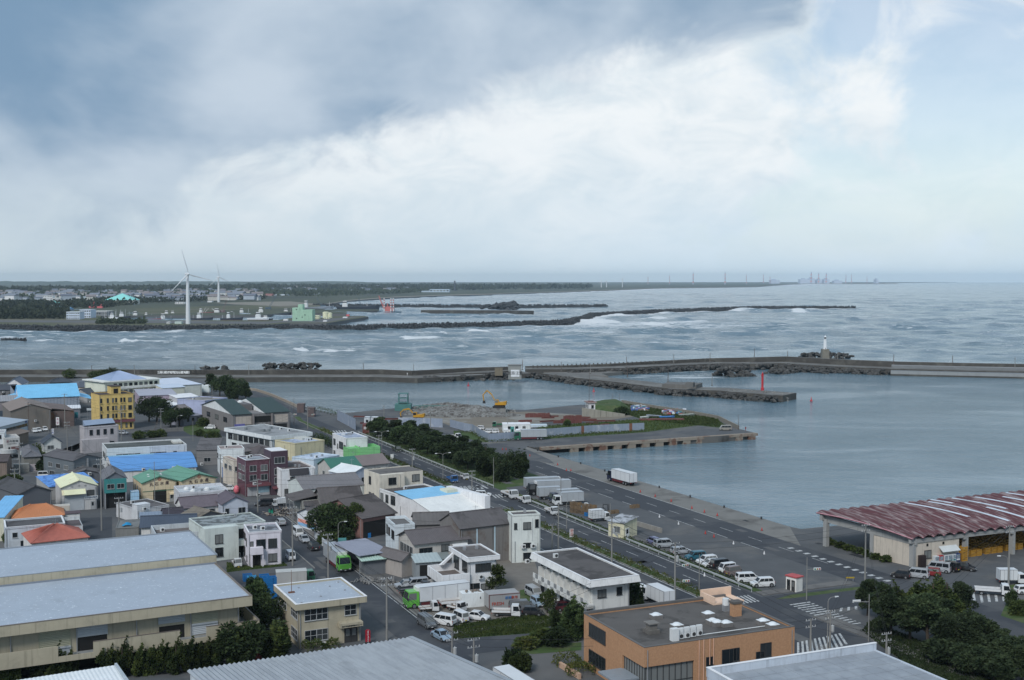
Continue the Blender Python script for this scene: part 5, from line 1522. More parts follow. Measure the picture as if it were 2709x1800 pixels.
for x,z,wd,hh in((W*.2,5.9,2.,1.6),(W*.78,5.9,2.,1.6)):
 f,g=win_meshes(wd,hh,'k');o=place('window',f,b.o,(x,D*.98+(0 if x<W*.5 else 1.5),z));place('pane',g,o)
f,g=win_meshes(1.2,1.8,'k');o=place('window',f,b.o,(-.02,D*.98+6,5.6),-math.pi/2);place('pane',g,o)
f,g=win_meshes(1.2,1.8,'k');o=place('window',f,b.o,(-.02,D*.98+6,1.6),-math.pi/2);place('pane',g,o)
b.part('drainpipe',MB().cyl((W*.44,D*.98-.1,5.2),(W*.44,D*.98-.1,8.3),.07,.07,6),CRL)
b=Bld('building','white low building, cream sheet roof with a bright blue strip along its back',('b',1870,1395),('b',2345,1330),('b',1670,1280),3.6)
W,D=b.W,b.D
b.part('wall',MB().box(0,W,0,D*.6,0,3.6).extr([(0,3.6),(D*.6,3.6),(D*.6,5.5)],0,0,W).box(0,W,D*.6+.01,D+2,0,5.6),Wm(206,210,208));b.inset=0
b.part('roof',b._plane((-.2,-.3,3.5),(W-1.5,-.3,3.5),(W-1.5,D*.62,5.65),(-.2,D*.62,5.65),1.4,.03),Wm(212,208,192,'metal'))
b.part('roof',b._plane((-.2,D*.62,5.66),(W-1.5,D*.62,5.66),(W-1.5,D+2.2,6.3),(-.2,D+2.2,6.3),1.,.03),Wm(104,172,212,'metal'))
b.box('sign_wall',W-1.5,W,-.2,D,0,6.6,Wm(202,204,200));b.box('roof_box',W-4.4,W-1.6,D*.7,D*.9,4.4,6.6,Wm(196,192,164));b.wins('L',2,1.2,2.8,.5,.95,.4,'k')
GW=mat('streaked_sheet',alb(108,104,100),.75,.06,.3,streak=.75,c2=alb(92,78,68),c2lo=.5,c2hi=.68,c2scale=.25)
FRW=('h',10,145)
b=Bld('warehouse','streaked grey warehouse with curved-eave roof and pale blue strips on its wall',('h',60,165),('h',512,112),9.,7.6)
W,D=b.W,b.D
b.gable(GW,Wm(84,80,80,'deck'),2.2,'x',.3,.8,.05)
for x in(.31,.66):
 b.panel('R',x,x+.025,.2,7.2,Wm(160,182,190),'light_strip',.08)
b.panel('R',.965,1.,0,7.5,mat('navy_corner',alb(44,54,70)),'corner_strip',.1)
b=Bld('building','pale three-storey end block of the streaked warehouse, beside the main road',('h',522,42),('h',775,30),('h',470,10),9.8)
b.flat(Wm(190,194,186),Wm(86,82,80,'deck'),.25,.25)
for a0,a1,z0,z1 in((.08,.17,6.9,8.),(.40,.66,6.8,8.1),(.82,.92,7.1,8.6),(.40,.66,3.1,3.9),(.40,.66,.6,1.9)):
 b.win('R',a0,a1,z0,z1,'k')
b.pipe('R',.70,4.4,9,WHITEP);b.pipe('R',.10,.2,4.4);b.pipe('R',.9,.4,3.8);ac_unit(b,b.W*.5,-.6,0)
b=Bld('building','grey warehouse roof block left of the streaked warehouse',('g',1680,130),('g',1990,120),8.,6.2)
b.gable(Wm(110,106,102),Wm(92,88,86,'deck'),1.6,'x',.3,.8,.05)
b=Bld('house','white two-storey house with flat parapet roof beside the brown-roofed house',('g',1500,130),('g',1678,118),('g',1360,62),6.6)
b.flat(Wm(190,198,202),Wm(94,92,90,'deck'),.6,.2);b.win('L',.12,.26,3.5,5.2,'k');b.win('L',.34,.48,3.5,5.,'k');b.win('L',.66,.92,3.4,5.,'k')
b=Bld('house','beige house with brown tiled gable roof and wide window',('g',1675,300),('g',2150,250),8.6,5.6)
b.gable(Wm(170,164,154),Wm(88,82,82,'tile'),1.7,'x',.5,.35,.04,gm=None)
b.win('R',.09,.32,2.9,4.5,'k');b.win('R',.50,.64,3.6,4.8,'k');b.panel('R',.70,.98,4.2,4.8,WHITEP,'awning',.9,1)
b.box('lower_floor',-.4,b.W*.6,-2.,-.01,0,2.6,Wm(120,112,108));b.part('lower_roof',b._plane((-.8,-2.6,2.5),(b.W*.6,-2.6,2.5),(b.W*.6,-.02,3.3),(-.8,-.02,3.3),.5,.04),Wm(110,118,116,'metal'))
b.wins('L',4,2.8,4.6,.1,.9,.85)
b=Bld('shed','blue-grey lean-to shed roof beside the centre street',('g',1185,405),('g',1460,365),('g',1052,300),3.8)
W,D=b.W,b.D
b.part('roof',b._plane((-.3,-.3,3.7),(W+.3,-.3,3.7),(W+.3,D+.3,4.2),(-.3,D+.3,4.2),.9,.04),Wm(128,130,142,'metal'))
for x,y in((0,0),(W,0),(0,D),(W,D),(W*.5,0)):
 b.box('post',x-.08,x+.08,y-.08,y+.08,0,3.7,STEEL)
b.part('rear_wall',MB().box(0,W,D-.1,D,0,4.).box(W-.1,W,0,D-.1,0,3.7),Wm(140,136,130))
b=Bld('shed','shed with pale green corrugated canopy and grey curtain wall',('g',1205,452),('g',1510,418),3.4,3.)
W,D=b.W,b.D
b.part('wall',MB().box(.8,W,.2,D,0,2.9),Wm(96,100,104));b.part('roof',b._plane((-.2,-.4,2.9),(W+.2,-.4,2.9),(W+.2,D,3.4),(-.2,D,3.4),.5,.07),Wm(150,176,160,'metal'))
b=Bld('shed','small brown-roofed gatehouse between the canopy shed and the beige house',('g',1560,445),('g',1675,420),('g',1455,370),3.4)
b.gable(Wm(150,142,134),Wm(92,86,84,'tile'),1.,'y',.4,.4,.04)
b=Bld('garage','garage with dark opening and pale sheet roof beside the white modern house',('g',1690,470),('g',1910,455),4.5,3.4)
W=b.W
b.shed(Wm(126,132,134),Wm(150,162,160,'metal'),.5,'L',.3);b.hole('R',.14,.9,0,2.9)
WM=Wm(206,220,226)
b=Bld('house','white modern house with balcony and slanted fin, beside the parked green truck',('g',2145,430),('h',415,402),('g',1945,330),7.)
W,D,h=b.W,b.D,7.
b.flat(WM,Wm(92,86,82,'deck'),.15,.25,ov=.55,fh=.75,fm=WM,cap=COPING)
b.win('R',.24,.80,4.3,5.6,'k');b.win('R',.44,.74,.9,1.9,'k');b.win('L',.62,.9,4.,5.8,'k');b.win('L',.1,.4,3.6,5.9,'k')
b.box('balcony',-4.6,-.02,.2,D*.82,2.5,3.,WM)
b.part('balcony_wall',MB().box(-4.8,-4.6,.2,D*.82,2.5,4.3).box(-4.6,.5,0,.2,2.5,4.3).box(-4.6,.5,D*.82,D*.82+.2,2.5,4.3),WM)
b.part('balcony_floor',MB().box(-4.58,.5,.22,D*.8,3.,3.06),Wm(96,86,80))
b.part('fin',MB().hexa([(-2.6,D*.74,4.3),(-1.9,D*.74,4.3),(-1.9,D*.8,4.3),(-2.6,D*.8,4.3)],[(-.1,D*.74,6.3),(.5,D*.74,6.3),(.5,D*.8,6.3),(-.1,D*.8,6.3)]),WM)
b.hole('R',.02,.14,.1,2.2);b.box('ground_wing',-3.2,.5,2.2,D*.8,0,2.5,WM);b.win('R',.16,.36,.5,2.1,'k');b.shutter('L',.2,.5,0,2.2)
b=Bld('apartment_building','white two-storey apartment block with dark flat roof and a row of balconies',('h',1215,632),('h',1655,580),('h',680,380),7.6)
W,D,h=b.W,b.D,7.6
AP=Wm(192,192,186)
b.flat(AP,Wm(82,78,76,'deck'),.2,.3,ov=1.2,fh=1.05,fm=Wm(196,196,192),cap=COPING,flare=.25)
b.win('R',.14,.36,4.3,5.5,'k');b.win('R',.66,.79,4.4,5.6,'k')
nb=8
for i in range(nb):
 a0,a1=i/nb+.015,(i+1)/nb-.015
 b.win('L',a0+.01,a0+.07,3.5,5.6,'k')
 b.win('L',a0+.012,a0+.065,.3,2.3,'k')
 p,rz,wd=b._pos('L',a0,a1)
 MB().box(wd*.72,wd*.80,-1.2,-.02,3.1,5.7).obj('partition',AP,b.o,p,rz)
 MB().box(.02,wd*.62,-1.36,-1.22,3.4,4.15).obj('balcony_rail',STEEL,b.o,p,rz)
b.panel('L',-.02,1.02,2.7,3.1,AP,'balcony_floor',1.25)
for i in range(nb+1):
 c=i/nb
 p,rz,wd=b._pos('L',min(max(c-.03,-.01),.96),min(max(c+.035,.03),1.02))
 MB().box(0,wd,-1.4,-1.255,2.7,4.2).obj('balcony_parapet',AP,b.o,p,rz)
b.panel('L',-.01,1.02,2.7,3.38,AP,'balcony_parapet',1.4)
for i in range(5):
 p,rz,wd=b._pos('L',.1+i*.18,.14+i*.18)
 MB().box(0,.8,-.8,-.2,0,.8).obj('washing_machine',WHITEP,b.o,p,rz)
b.part('security_lamp',MB().box(W-2.4,W-1.9,.85,1.15,6.1,6.5),STEEL)
b=Bld('hut','small pale yellow hut with weathered sheet roof in the quay yard',('h',1520,118),('h',1637,88),('h',1440,80),3.4)
b.shed(Wm(186,180,146),Wm(150,154,158,'mottle'),.7,'X',.3,.8,.04);b.win('L',.35,.75,1.1,2.4);b.door('R',.12,.36,2.1,WHITEP)
b=Bld('booth','small white booth with red roof on the quay lot',('k',602,672),('k',652,660),('k',556,645),2.6)
b.walls(Wm(206,198,190));b.part('roof',MB().box(-.15,b.W+.15,-.15,b.D+.15,2.6,2.8),mat('red_sheet',alb(170,60,60),.6));b.door('L',.15,.4,2.,DARKF);b.door('L',.6,.85,2.,DARKF)
# fish market hall at the right: open concrete frame under barrel shells
zt=7.
mk=tag(empty('market_hall'),'fish market hall with scalloped red-brown shell roof and concrete frame on the quay','market hall')
pF=G('k',1480,352,zt-.8)
pL=G('k',775,172,zt)
xh=Vector((math.cos(R(24.4)),math.sin(R(24.4)),0))
yh=Vector((-xh.y,xh.x,0))
Dm=(pL-pF).dot(yh)
SKEW=(pL-pF).dot(xh)/Dm
mk.location=(pF.x,pF.y,0)
mk.rotation_euler=(0,0,math.atan2(xh.y,xh.x))
SHELL=mat('faded_red_shell',alb(84,46,50),.8,.14,.6,c2=alb(128,112,110),c2lo=.46,c2hi=.64,c2scale=1.,c2map=(2.2,.14,1),dirt=.3,streak=.0)
LIGHT=mat('white_rooflight',alb(176,184,192),.5,.08,.6,dirt=.3)
CONC=Wm(134,134,130)
nsh,wsh=24,2.75
rgm=random.Random(5)
lightset={8:(.3,.95),10:(.1,.9),12:(.05,.5),13:(.4,.95),15:(.0,.9),17:(.2,.8),19:(.0,.95),21:(.1,.7),23:(0,.9),11:(.75,.98)}
def shell_mesh(x0,y0,y1,z0,z1,dx,lift=.0):
 mb=MB()
 nx,ny=8,10
 P=[]
 for j in range(ny+1):
  t=j/ny
  for i in range(nx+1):
   u=i/nx
   arch=.62*(math.sin(math.pi*u)-.35)
   P.append((x0+dx*u,y0+(y1-y0)*t,z0+(z1-z0)*t+.55*math.sin(math.pi*t)+arch+lift))
 fs=[(j*(nx+1)+i,j*(nx+1)+i+1,(j+1)*(nx+1)+i+1,(j+1)*(nx+1)+i)for j in range(ny)for i in range(nx)]
 mb.add(P,fs)
 mb.add([(x,y,z-.12)for x,y,z in P],[f[::-1]for f in fs])
 n=len(P)
 for j in(0,ny):
  for i in range(nx):
   a,b_=j*(nx+1)+i,j*(nx+1)+i+1
   mb.f.append((a,a+n,b_+n,b_));mb.m.append(0)
 return mb
for i in range(nsh):
 x0=i*wsh
 o=shell_mesh(x0,-.6,Dm+.6,zt-1.,zt+.2,wsh).obj('roof_shell',SHELL,mk,smooth=False)
 for e in(.0,):
  MB().tube([(x0,-.6+(Dm+1.2)*t,zt-1.+1.2*t+.55*math.sin(math.pi*t)-.12)for t in np.linspace(0,1,9)],.11,5).obj('valley_flashing',mat('pink_flashing',alb(176,120,128),.7,.15,1),o)
 if i in lightset:
  a,c=lightset[i]
  sub=shell_mesh(x0+wsh*.32,-.6+(Dm+1.2)*a,-.6+(Dm+1.2)*c,zt-1.+1.2*a,zt-1.+1.2*c,wsh*.34)
  vs=[]
  for(x,y,z)in sub.v:
   t=(y+.6)/(Dm+1.2)
   u=(x-x0)/wsh
   vs.append((x,y,zt-1.+1.2*t+.55*math.sin(math.pi*t)+.62*(math.sin(math.pi*u)-.35)+(.05 if len(vs)<99 else-.02)))
  sub.v=vs
  sub.obj('rooflight',LIGHT,o)
WMk=nsh*wsh
for i in range(0,6):
 x=2.+i*13.
 for y in(.4,Dm-.9):
  MB().box(x-1.2 if i==0 else x-.35,x-.4 if i==0 else x+.35,y-.45,y+.45,0,zt-1.1).obj('column',CONC,mk)
 bm_=MB().hexa([(x-.9,-.2,zt-2.6),(x-.3,-.2,zt-2.6),(x-.3,Dm,zt-1.8),(x-.9,Dm,zt-1.8)],[(x-.9,-.2,zt-1.3),(x-.3,-.2,zt-1.3),(x-.3,Dm,zt-.3),(x-.9,Dm,zt-.3)])
 bm_.obj('beam',CONC,mk)
MB().box(.2,WMk,-.1,.5,zt-2.2,zt-1.35).obj('edge_beam',CONC,mk)
MB().box(.2,WMk,Dm-.7,Dm-.1,zt-1.4,zt-.2).obj('edge_beam',CONC,mk)
MB().box(1.,1.6,Dm*.42,Dm*.46,0,zt-1.9).obj('column',CONC,mk)
MW=Wm(178,166,148)
MB().box(1.15,1.45,.9,Dm*.42,0,zt-2.4).obj('wall',MW,mk)
MB().box(1.5,12.6,.1,.4,0,zt-2.2).obj('wall',MW,mk)
MB().box(12.6,13.,.1,9.,0,zt-2.2).obj('wall',MW,mk)
f,g=win_meshes(1.7,1.5,'k')
o=place('window',f,mk,(3.9,.1,1.5));place('pane',g,o)
for x in(4.4,8.6):
 MB().box(x,x+.4,-.0,.1,3.9,4.4).obj('vent_hole',DARK,mk)
aw=MB().hexa([(7.6,-1.,2.5),(12.2,-1.,2.5),(12.2,.09,3.4),(7.6,.09,3.4)],[(7.6,-1.05,2.6),(12.2,-1.05,2.6),(12.2,.09,3.55),(7.6,.09,3.55)]).obj('awning',Wm(176,180,178,'metal'),mk)
MB().cyl((1.,.0,.2),(1.,.0,zt-2.4),.12,.12,8).obj('drainpipe',STEEL,mk)
for o in mk.children_recursive:
 if o.name.split('.')[0]not in('window','pane'):
  for v in o.data.vertices:
   v.co.x+=v.co.y*SKEW
MKM=Matrix.Translation(mk.location)@Matrix.Rotation(mk.rotation_euler.z,4,'Z')
VM_W=mat('vending_white',(.66,.69,.7),.4,.03,1);VM_R=mat('vending_red',(.42,.02,.03),.4);VM_B=mat('vending_blue',(.03,.06,.2),.4)
PROD=mat('vending_print',(.25,.3,.34),.4,.5,4.,obj=True)
for k,(x,wd,m,lab)in enumerate(((5.9,1.1,VM_W,'leftmost white drinks vending machine with teal swoosh'),(7.1,1.05,VM_R,'red drinks vending machine by the market wall'),(8.4,.95,VM_W,'narrow white vending machine next to the red one'),(9.4,1.15,VM_W,'wide white vending machine with yellow and blue pictures'),(10.6,.85,VM_W,'slim white vending machine left of the navy one'),(11.5,1.05,VM_B,'navy-blue vending machine at the end of the row'))):
 w_=tag(empty('vending_machine',MKM@Vector((x,-.75,0)),mk.rotation_euler.z),lab,'vending machine','vending machines at the market hall')
 MB().box(0,wd,0,.75,.05,1.85).obj('cabinet',m,w_)
 MB().box(.1,wd-.1,-.03,-.002,.95,1.7).obj('display',PROD,w_)
 MB().box(.15,wd-.15,-.03,-.002,.25,.45).obj('dispenser_slot',DARKF,w_)
 MB().box(.1,wd-.1,-.025,-.002,.55,.85).obj('button_panel',WHITEP if m is not VM_W else mat('teal_print',(.02,.2,.22)),w_)
w_=tag(empty('vending_machine',MKM@Vector((2.2,-.75,0)),mk.rotation_euler.z),'dark brown vending cabinet left of the market window','vending machine','vending machines at the market hall')
MB().box(0,1.4,0,.8,.05,2.3).obj('cabinet',mat('dark_brown',(.035,.025,.025),.6),w_);MB().box(.1,.65,-.04,-.002,.2,2.1).obj('door',mat('dark_brown',(.035,.025,.025),.6),w_)
# vehicles (front towards +x, origin on the ground under the middle)
def paint_material():
 m=bpy.data.materials.new('vehicle_paint')
 m.use_nodes=True
 t=NT(m.node_tree)
 oi=t.n('ShaderNodeObjectInfo')
 tc=t.n('ShaderNodeTexCoord').outputs['Object']
 d=t.noise(tc,1.4,5,.6)
 c=t.mix(t.math('MULTIPLY',t.ramp(d,.5,.8),.25),oi.outputs['Color'],(.2,.19,.17,1))
 b=t.n('ShaderNodeBsdfPrincipled',inp={'Base Color':c,'Roughness':.34,'Coat Weight':.5,'Coat Roughness':.08})
 t.n('ShaderNodeOutputMaterial',inp={0:b.outputs[0]})
 return m
PAINT=paint_material()
VGLASS=glass_mat('vehicle_glass',(.012,.016,.02),.05)
TYRE=mat('tyre_rubber',(.018,.018,.018),.9,.1,3)
RIM=mat('wheel_rim',(.34,.35,.36),.4,.05,2,metal=.6)
LAMP=mat('lamp_glass',(.62,.64,.62),.15,.03,2)
TAIL=mat('tail_lamp',(.32,.02,.02),.3,.05,2)
PLASTIC=mat('dark_plastic',(.03,.03,.032),.7,.08,2)
PLATE=mat('plate',(.6,.6,.58),.5)
PLATEY=mat('yellow_plate',(.6,.45,.03),.5)
BEDM=mat('truck_bed_boards',(.17,.12,.08),.9,.15,2,dirt=.3)
BOXM=mat('cargo_aluminium',(.50,.53,.55),.45,.06,.4,metal=.3,dirt=.12)
def wheel_parts(r,wd):
 t=MB().cyl((0,-wd/2,0),(0,wd/2,0),r,r,14).mesh('tyre',TYRE)
 q=MB().cyl((0,-wd/2-.012,0),(0,wd/2+.012,0),r*.62,r*.62,12).mesh('rim',RIM)
 return t,q
def hull(mb,st):
 n=len(st)
 vs=[]
 for x,z0,z1,a,b in st:
  zm=z0+(z1-z0)*.45
  vs+=[(x,-a,z0),(x,-max(a,b)-.02,zm),(x,-b,z1),(x,b,z1),(x,max(a,b)+.02,zm),(x,a,z0)]
 fs=[tuple(range(6))[::-1]if st[0][0]>st[-1][0]else tuple(range(6)),tuple(range((n-1)*6,n*6))]
 for i in range(n-1):
  for k in range(6):
   fs.append((i*6+k,i*6+(k+1)%6,(i+1)*6+(k+1)%6,(i+1)*6+k))
 mb.add(vs,fs)
def inset_quad(q,a0,a1,b0,b1,off):
 bl,br,tr,tl=map(Vector,q)
 f=lambda a,b:bl.lerp(br,a).lerp(tl.lerp(tr,a),b)
 P=[f(a0,b0),f(a1,b0),f(a1,b1),f(a0,b1)]
 nrm=(P[1]-P[0]).cross(P[3]-P[0]).normalized()
 return[p+nrm*off for p in P]
CARS={'sedan':(4.5,1.7,1.42,.86,1.15,.62,.95,.55,.31),'wagon':(4.5,1.7,1.48,.88,1.1,.62,.05,.38,.31),'suv':(4.4,1.78,1.68,1.,1.05,.5,.08,.3,.36),'minivan':(4.65,1.72,1.78,1.02,.72,.62,.06,.2,.32),'van':(4.5,1.69,1.95,1.05,.28,.5,.04,.1,.31),'keivan':(3.35,1.46,1.85,.98,.22,.4,.03,.1,.27),'hatch':(3.6,1.6,1.5,.88,.75,.55,.05,.32,.29)}
VCACHE={}
def car_parts(kind):
 if kind in VCACHE:
  return VCACHE[kind]
 L,W,H,B,he,wr,rs,rr,r=CARS[kind]
 f,b,w=L/2,-L/2,W/2
 body=MB()
 hoodz=B-.08 if kind not in('van','keivan')else B-.02
 hull(body,[(f,.34,hoodz-.22,w*.80,w*.74),(f-.18,.24,hoodz-.06,w*.95,w*.86),(f-he,.2,B,w,w*.94),(b+max(rs,.3)+.1,.2,B,w,w*.94),(b+.14,.26,B-(.04 if rs>.5 else 0),w*.96,w*.9),(b,.34,B-(.14 if rs>.5 else .06),w*.84,w*.82)])
 xf0,xf1,xr0,xr1=f-he+.08,f-he-wr,b+rs,b+rs+rr
 wb,wt=w*.93,w*.78 if kind not in('van','keivan','minivan')else w*.84
 bt=[(xr0,-wb,B-.02),(xf0,-wb,B-.02),(xf0,wb,B-.02),(xr0,wb,B-.02)]
 zt=H
 tp=[(xr1,-wt,zt),(xf1,-wt,zt),(xf1,wt,zt),(xr1,wt,zt)]
 body.hexa(bt,tp)
 body.hexa([(p[0]*.97,p[1]*.94,zt-.01)for p in tp],[(p[0]*.9,p[1]*.8,zt+.035)for p in tp])
 arch=MB()
 wx=(f-.72 if L>3.5 else f-.55,b+.72 if L>3.5 else b+.55)
 for x in wx:
  for s in(-1,1):
   arch.cyl((x,s*(w-.02),r),(x,s*(w+.025),r),r*1.2,r*1.2,14)
 parts=[('body',body.mesh('body',PAINT),1,(0,0,0),[('wheel_arch',arch.mesh('wheel_arch',PLASTIC),0,(0,0,0))])]
 sides={'windscreen':((bt[1],bt[2],tp[2],tp[1]),[(.06,.94,.1,.92)]),'rear_window':((bt[3],bt[0],tp[0],tp[3]),[(.08,.92,.2,.9)])}
 nw=2 if L<4.6 and kind in('sedan','hatch','keivan')else 3
 cuts=[(.05+.9*i/nw+.012,.05+.9*(i+1)/nw-.012,.14,.88)for i in range(nw)]
 sides['side_window']=((bt[0],bt[1],tp[1],tp[0]),cuts)
 for nm,(q,cs)in sides.items():
  g=MB()
  for a0,a1,b0,b1 in cs:
   g.add(inset_quad(q,a0,a1,b0,b1,.012),[(0,1,2,3)])
  parts.append((nm,g.mesh(nm,VGLASS),0,(0,0,0),[]))
 g=MB()
 for a0,a1,b0,b1 in cuts:
  g.add(inset_quad((bt[2],bt[3],tp[3],tp[2]),1-a1,1-a0,b0,b1,.012),[(0,1,2,3)])
 parts.append(('side_window',g.mesh('side_window',VGLASS),0,(0,0,0),[]))
 ty,ri=wheel_parts(r,.2)
 for x in wx:
  for s in(-1,1):
   parts.append(('wheel',ty,0,(x,s*(w-.07),r),[('rim',ri,0,(0,0,0))]))
 hl=MB().box(-.03,.03,-.17,.17,-.09,.09).mesh('headlight',LAMP)
 tl=MB().box(-.03,.03,-.09,.09,-.2,.2).mesh('tail_light',TAIL)
 for s in(-1,1):
  parts.append(('headlight',hl,0,(f-.05,s*w*.62,hoodz-.26),[]))
  parts.append(('tail_light',tl,0,(b+.03,s*w*.78,B-.22),[]))
 bm=MB().box(f-.1,f+.03,-w*.8,w*.8,.26,.42).box(b-.03,b+.1,-w*.8,w*.8,.3,.46)
 parts.append(('bumper',bm.mesh('bumper',PLASTIC),0,(0,0,0),[]))
 pl=MB().box(f+.03,f+.05,-.17,.17,.32,.47).box(b-.05,b-.03,-.17,.17,.5,.66)
 parts.append(('number_plate',pl.mesh('number_plate',PLATEY if kind in('keivan',)else PLATE),0,(0,0,0),[]))
 mi=MB().box(xf0-.28,xf0-.1,-w-.12,-w+.06,B,B+.15).box(xf0-.28,xf0-.1,w-.06,w+.12,B,B+.15)
 parts.append(('mirror',mi.mesh('mirror',PLASTIC),0,(0,0,0),[]))
 VCACHE[kind]=parts
 return parts
def tP(L,W,cabl,cabh,r,load,boxh,key,deckz=None,axles=(1,1),loadcol=None,kei=False):
 if key in VCACHE:
  return VCACHE[key]
 f,b,w=L/2,-L/2,W/2
 z0=r*1.05
 dk=deckz or r*2+.12
 cab=MB()
 rake=.10*cabh
 zb=z0+(cabh-z0)*.42
 cab.hexa([(f-cabl,-w,z0),(f,-w*.97,z0-.12),(f,w*.97,z0-.12),(f-cabl,w,z0)],[(f-cabl,-w,zb),(f,-w*.97,zb),(f,w*.97,zb),(f-cabl,w,zb)])
 tb=[(f-cabl,-w,zb-.01),(f-.01,-w*.97,zb-.01),(f-.01,w*.97,zb-.01),(f-cabl,w,zb-.01)]
 tt=[(f-cabl+.05,-w*.9,cabh),(f-rake-.08,-w*.88,cabh),(f-rake-.08,w*.88,cabh),(f-cabl+.05,w*.9,cabh)]
 cab.hexa(tb,tt)
 parts=[('cab',cab.mesh('cab',PAINT),1,(0,0,0),[])]
 g=MB().add(inset_quad((tb[1],tb[2],tt[2],tt[1]),.05,.95,.08,.9,.012),[(0,1,2,3)])
 parts.append(('windscreen',g.mesh('windscreen',VGLASS),0,(0,0,0),[]))
 for q in((tb[0],tb[1],tt[1],tt[0]),(tb[2],tb[3],tt[3],tt[2])):
  a0,a1=(.22,.94)if q[0][1]<0 else(.06,.78)
  g=MB().add(inset_quad(q,a0,a1,.06,.84,.012),[(0,1,2,3)])
  parts.append(('side_window',g.mesh('side_window',VGLASS),0,(0,0,0),[]))
 ch=MB().box(b+.1,f-cabl*.5,-w*.42,-w*.3,dk-.3,dk-.06).box(b+.1,f-cabl*.5,w*.3,w*.42,dk-.3,dk-.06).box(f-.06,f+.04,-w*.96,w*.96,z0-.2,z0+.14)
 for i in range(4):
  x=b+.4+i*(L-cabl-.8)/3
  ch.box(x-.06,x+.06,-w*.9,w*.9,dk-.22,dk-.1)
 parts.append(('chassis',ch.mesh('chassis',PLASTIC),0,(0,0,0),[]))
 if load=='box':
  x1=f-cabl-.12
  c=MB().box(b,x1,-w,w,dk,dk+boxh)
  e=MB()
  for zz in(dk-.001,dk+boxh-.06):
   e.box(b-.03,x1+.03,-w-.025,-w+.04,zz,zz+.08).box(b-.03,x1+.03,w-.04,w+.025,zz,zz+.08)
  for i in range(1,4):
   x=b+(x1-b)*i/4
   e.box(x-.03,x+.03,-w-.02,-w+.02,dk,dk+boxh).box(x-.03,x+.03,w-.02,w+.02,dk,dk+boxh)
  e.box(b-.03,b+.02,-.03,.03,dk,dk+boxh)
  for y in(-w,w):
   e.box(b-.035,b+.05,y-.04,y+.04,dk,dk+boxh)
  parts.append(('cargo_box',c.mesh('cargo_box',BOXM if loadcol is None else loadcol),0,(0,0,0),[('box_trim',e.mesh('box_trim',STEEL),0,(0,0,0))]))
  if L>9:
   u=MB().box(x1+.02,x1+.45,-w*.7,w*.7,dk+boxh*.55,dk+boxh*.98)
   parts.append(('cooling_unit',u.mesh('cooling_unit',WHITEP),0,(0,0,0),[]))
   sk=MB().box(b+L*.3,f-cabl-.4,-w*.96,-w*.9,.45,dk-.05).box(b+L*.3,f-cabl-.4,w*.9,w*.96,.45,dk-.05)
   parts.append(('side_guard',sk.mesh('side_guard',mat('maroon_guard',(.12,.025,.03),.6)),0,(0,0,0),[]))
 elif load=='bed':
  x1=f-cabl-.06
  c=MB().box(b,x1,-w,w,dk-.06,dk)
  parts.append(('bed',c.mesh('bed',BEDM if loadcol is None else loadcol),0,(0,0,0),[]))
  hh=boxh
  for bx in((b,x1,-w,-w+.05),(b,x1,w-.05,w),(b,b+.05,-w+.05,w-.05)):
   parts.append(('bed_side',MB().box(bx[0],bx[1],bx[2],bx[3],dk+.002,dk+hh).mesh('bed_side',PAINT),1,(0,0,0),[]))
  hb=MB().box(x1-.06,x1,-w,w,dk,dk+.9)
  parts.append(('headboard',hb.mesh('headboard',STEEL),0,(0,0,0),[]))
 ty,ri=wheel_parts(r,.26 if L>5 else .16)
 xs=[f-cabl*.62]if L<9 else[f-1.3,f-3.][:1]
 rx=[b+L*.18]if L<9 else[b+2.,b+3.2]
 for x in xs+rx:
  for s in(-1,1):
   parts.append(('wheel',ty,0,(x,s*(w-.14),r),[('rim',ri,0,(0,0,0))]))
 hl=MB().box(-.03,.03,-.16,.16,-.09,.09).mesh('headlight',LAMP)
 tl=MB().box(-.03,.03,-.18,.18,-.06,.06).mesh('tail_light',TAIL)
 for s in(-1,1):
  parts.append(('headlight',hl,0,(f+.02,s*w*.72,z0+.12),[]))
  parts.append(('tail_light',tl,0,(b-.02,s*w*.7,dk-.2),[]))
 parts.append(('mirror',MB().box(f-.1,f+.06,-w-.2,-w-.02,zb+.1,zb+.5).box(f-.1,f+.06,w+.02,w+.2,zb+.1,zb+.5).mesh('mirror',PLASTIC),0,(0,0,0),[]))
 parts.append(('number_plate',MB().box(f+.045,f+.06,-.17,.17,z0-.14,z0).mesh('number_plate',PLATEY if kei else PLATE),0,(0,0,0),[]))
 VCACHE[key]=parts
 return parts
WBOX=mat('white_box_panel',(.68,.70,.71),.45,.04,.5,dirt=.12)
TR={'kei':lambda:tP(3.35,1.45,1.15,1.76,.26,'bed',.28,'kei',kei=True),'keibox':lambda:tP(3.35,1.45,1.15,1.76,.26,'box',1.3,'keibox',loadcol=WBOX,kei=True),'bed2t':lambda:tP(4.8,1.75,1.5,2.,.33,'bed',.38,'bed2t'),'bed4t':lambda:tP(7.,2.1,1.7,2.35,.4,'bed',.45,'bed4t'),'boxs':lambda:tP(4.9,1.9,1.5,2.,.33,'box',2.,'boxs',loadcol=WBOX),'boxm':lambda:tP(7.8,2.25,1.8,2.5,.42,'box',2.3,'boxm'),'boxmw':lambda:tP(7.8,2.25,1.8,2.5,.42,'box',2.3,'boxmw',loadcol=WBOX),'boxl':lambda:tP(11.6,2.48,2.2,3.,.5,'box',2.55,'boxl'),'boxlw':lambda:tP(11.6,2.48,2.2,3.,.5,'box',2.55,'boxlw',loadcol=WBOX)}
GREYL=mat('grey_bed',(.22,.23,.25),.6,.1,.8)
TR['bedgrey']=lambda:tP(6.,1.95,1.5,2.1,.36,'bed',.4,'bedgrey',loadcol=GREYL)
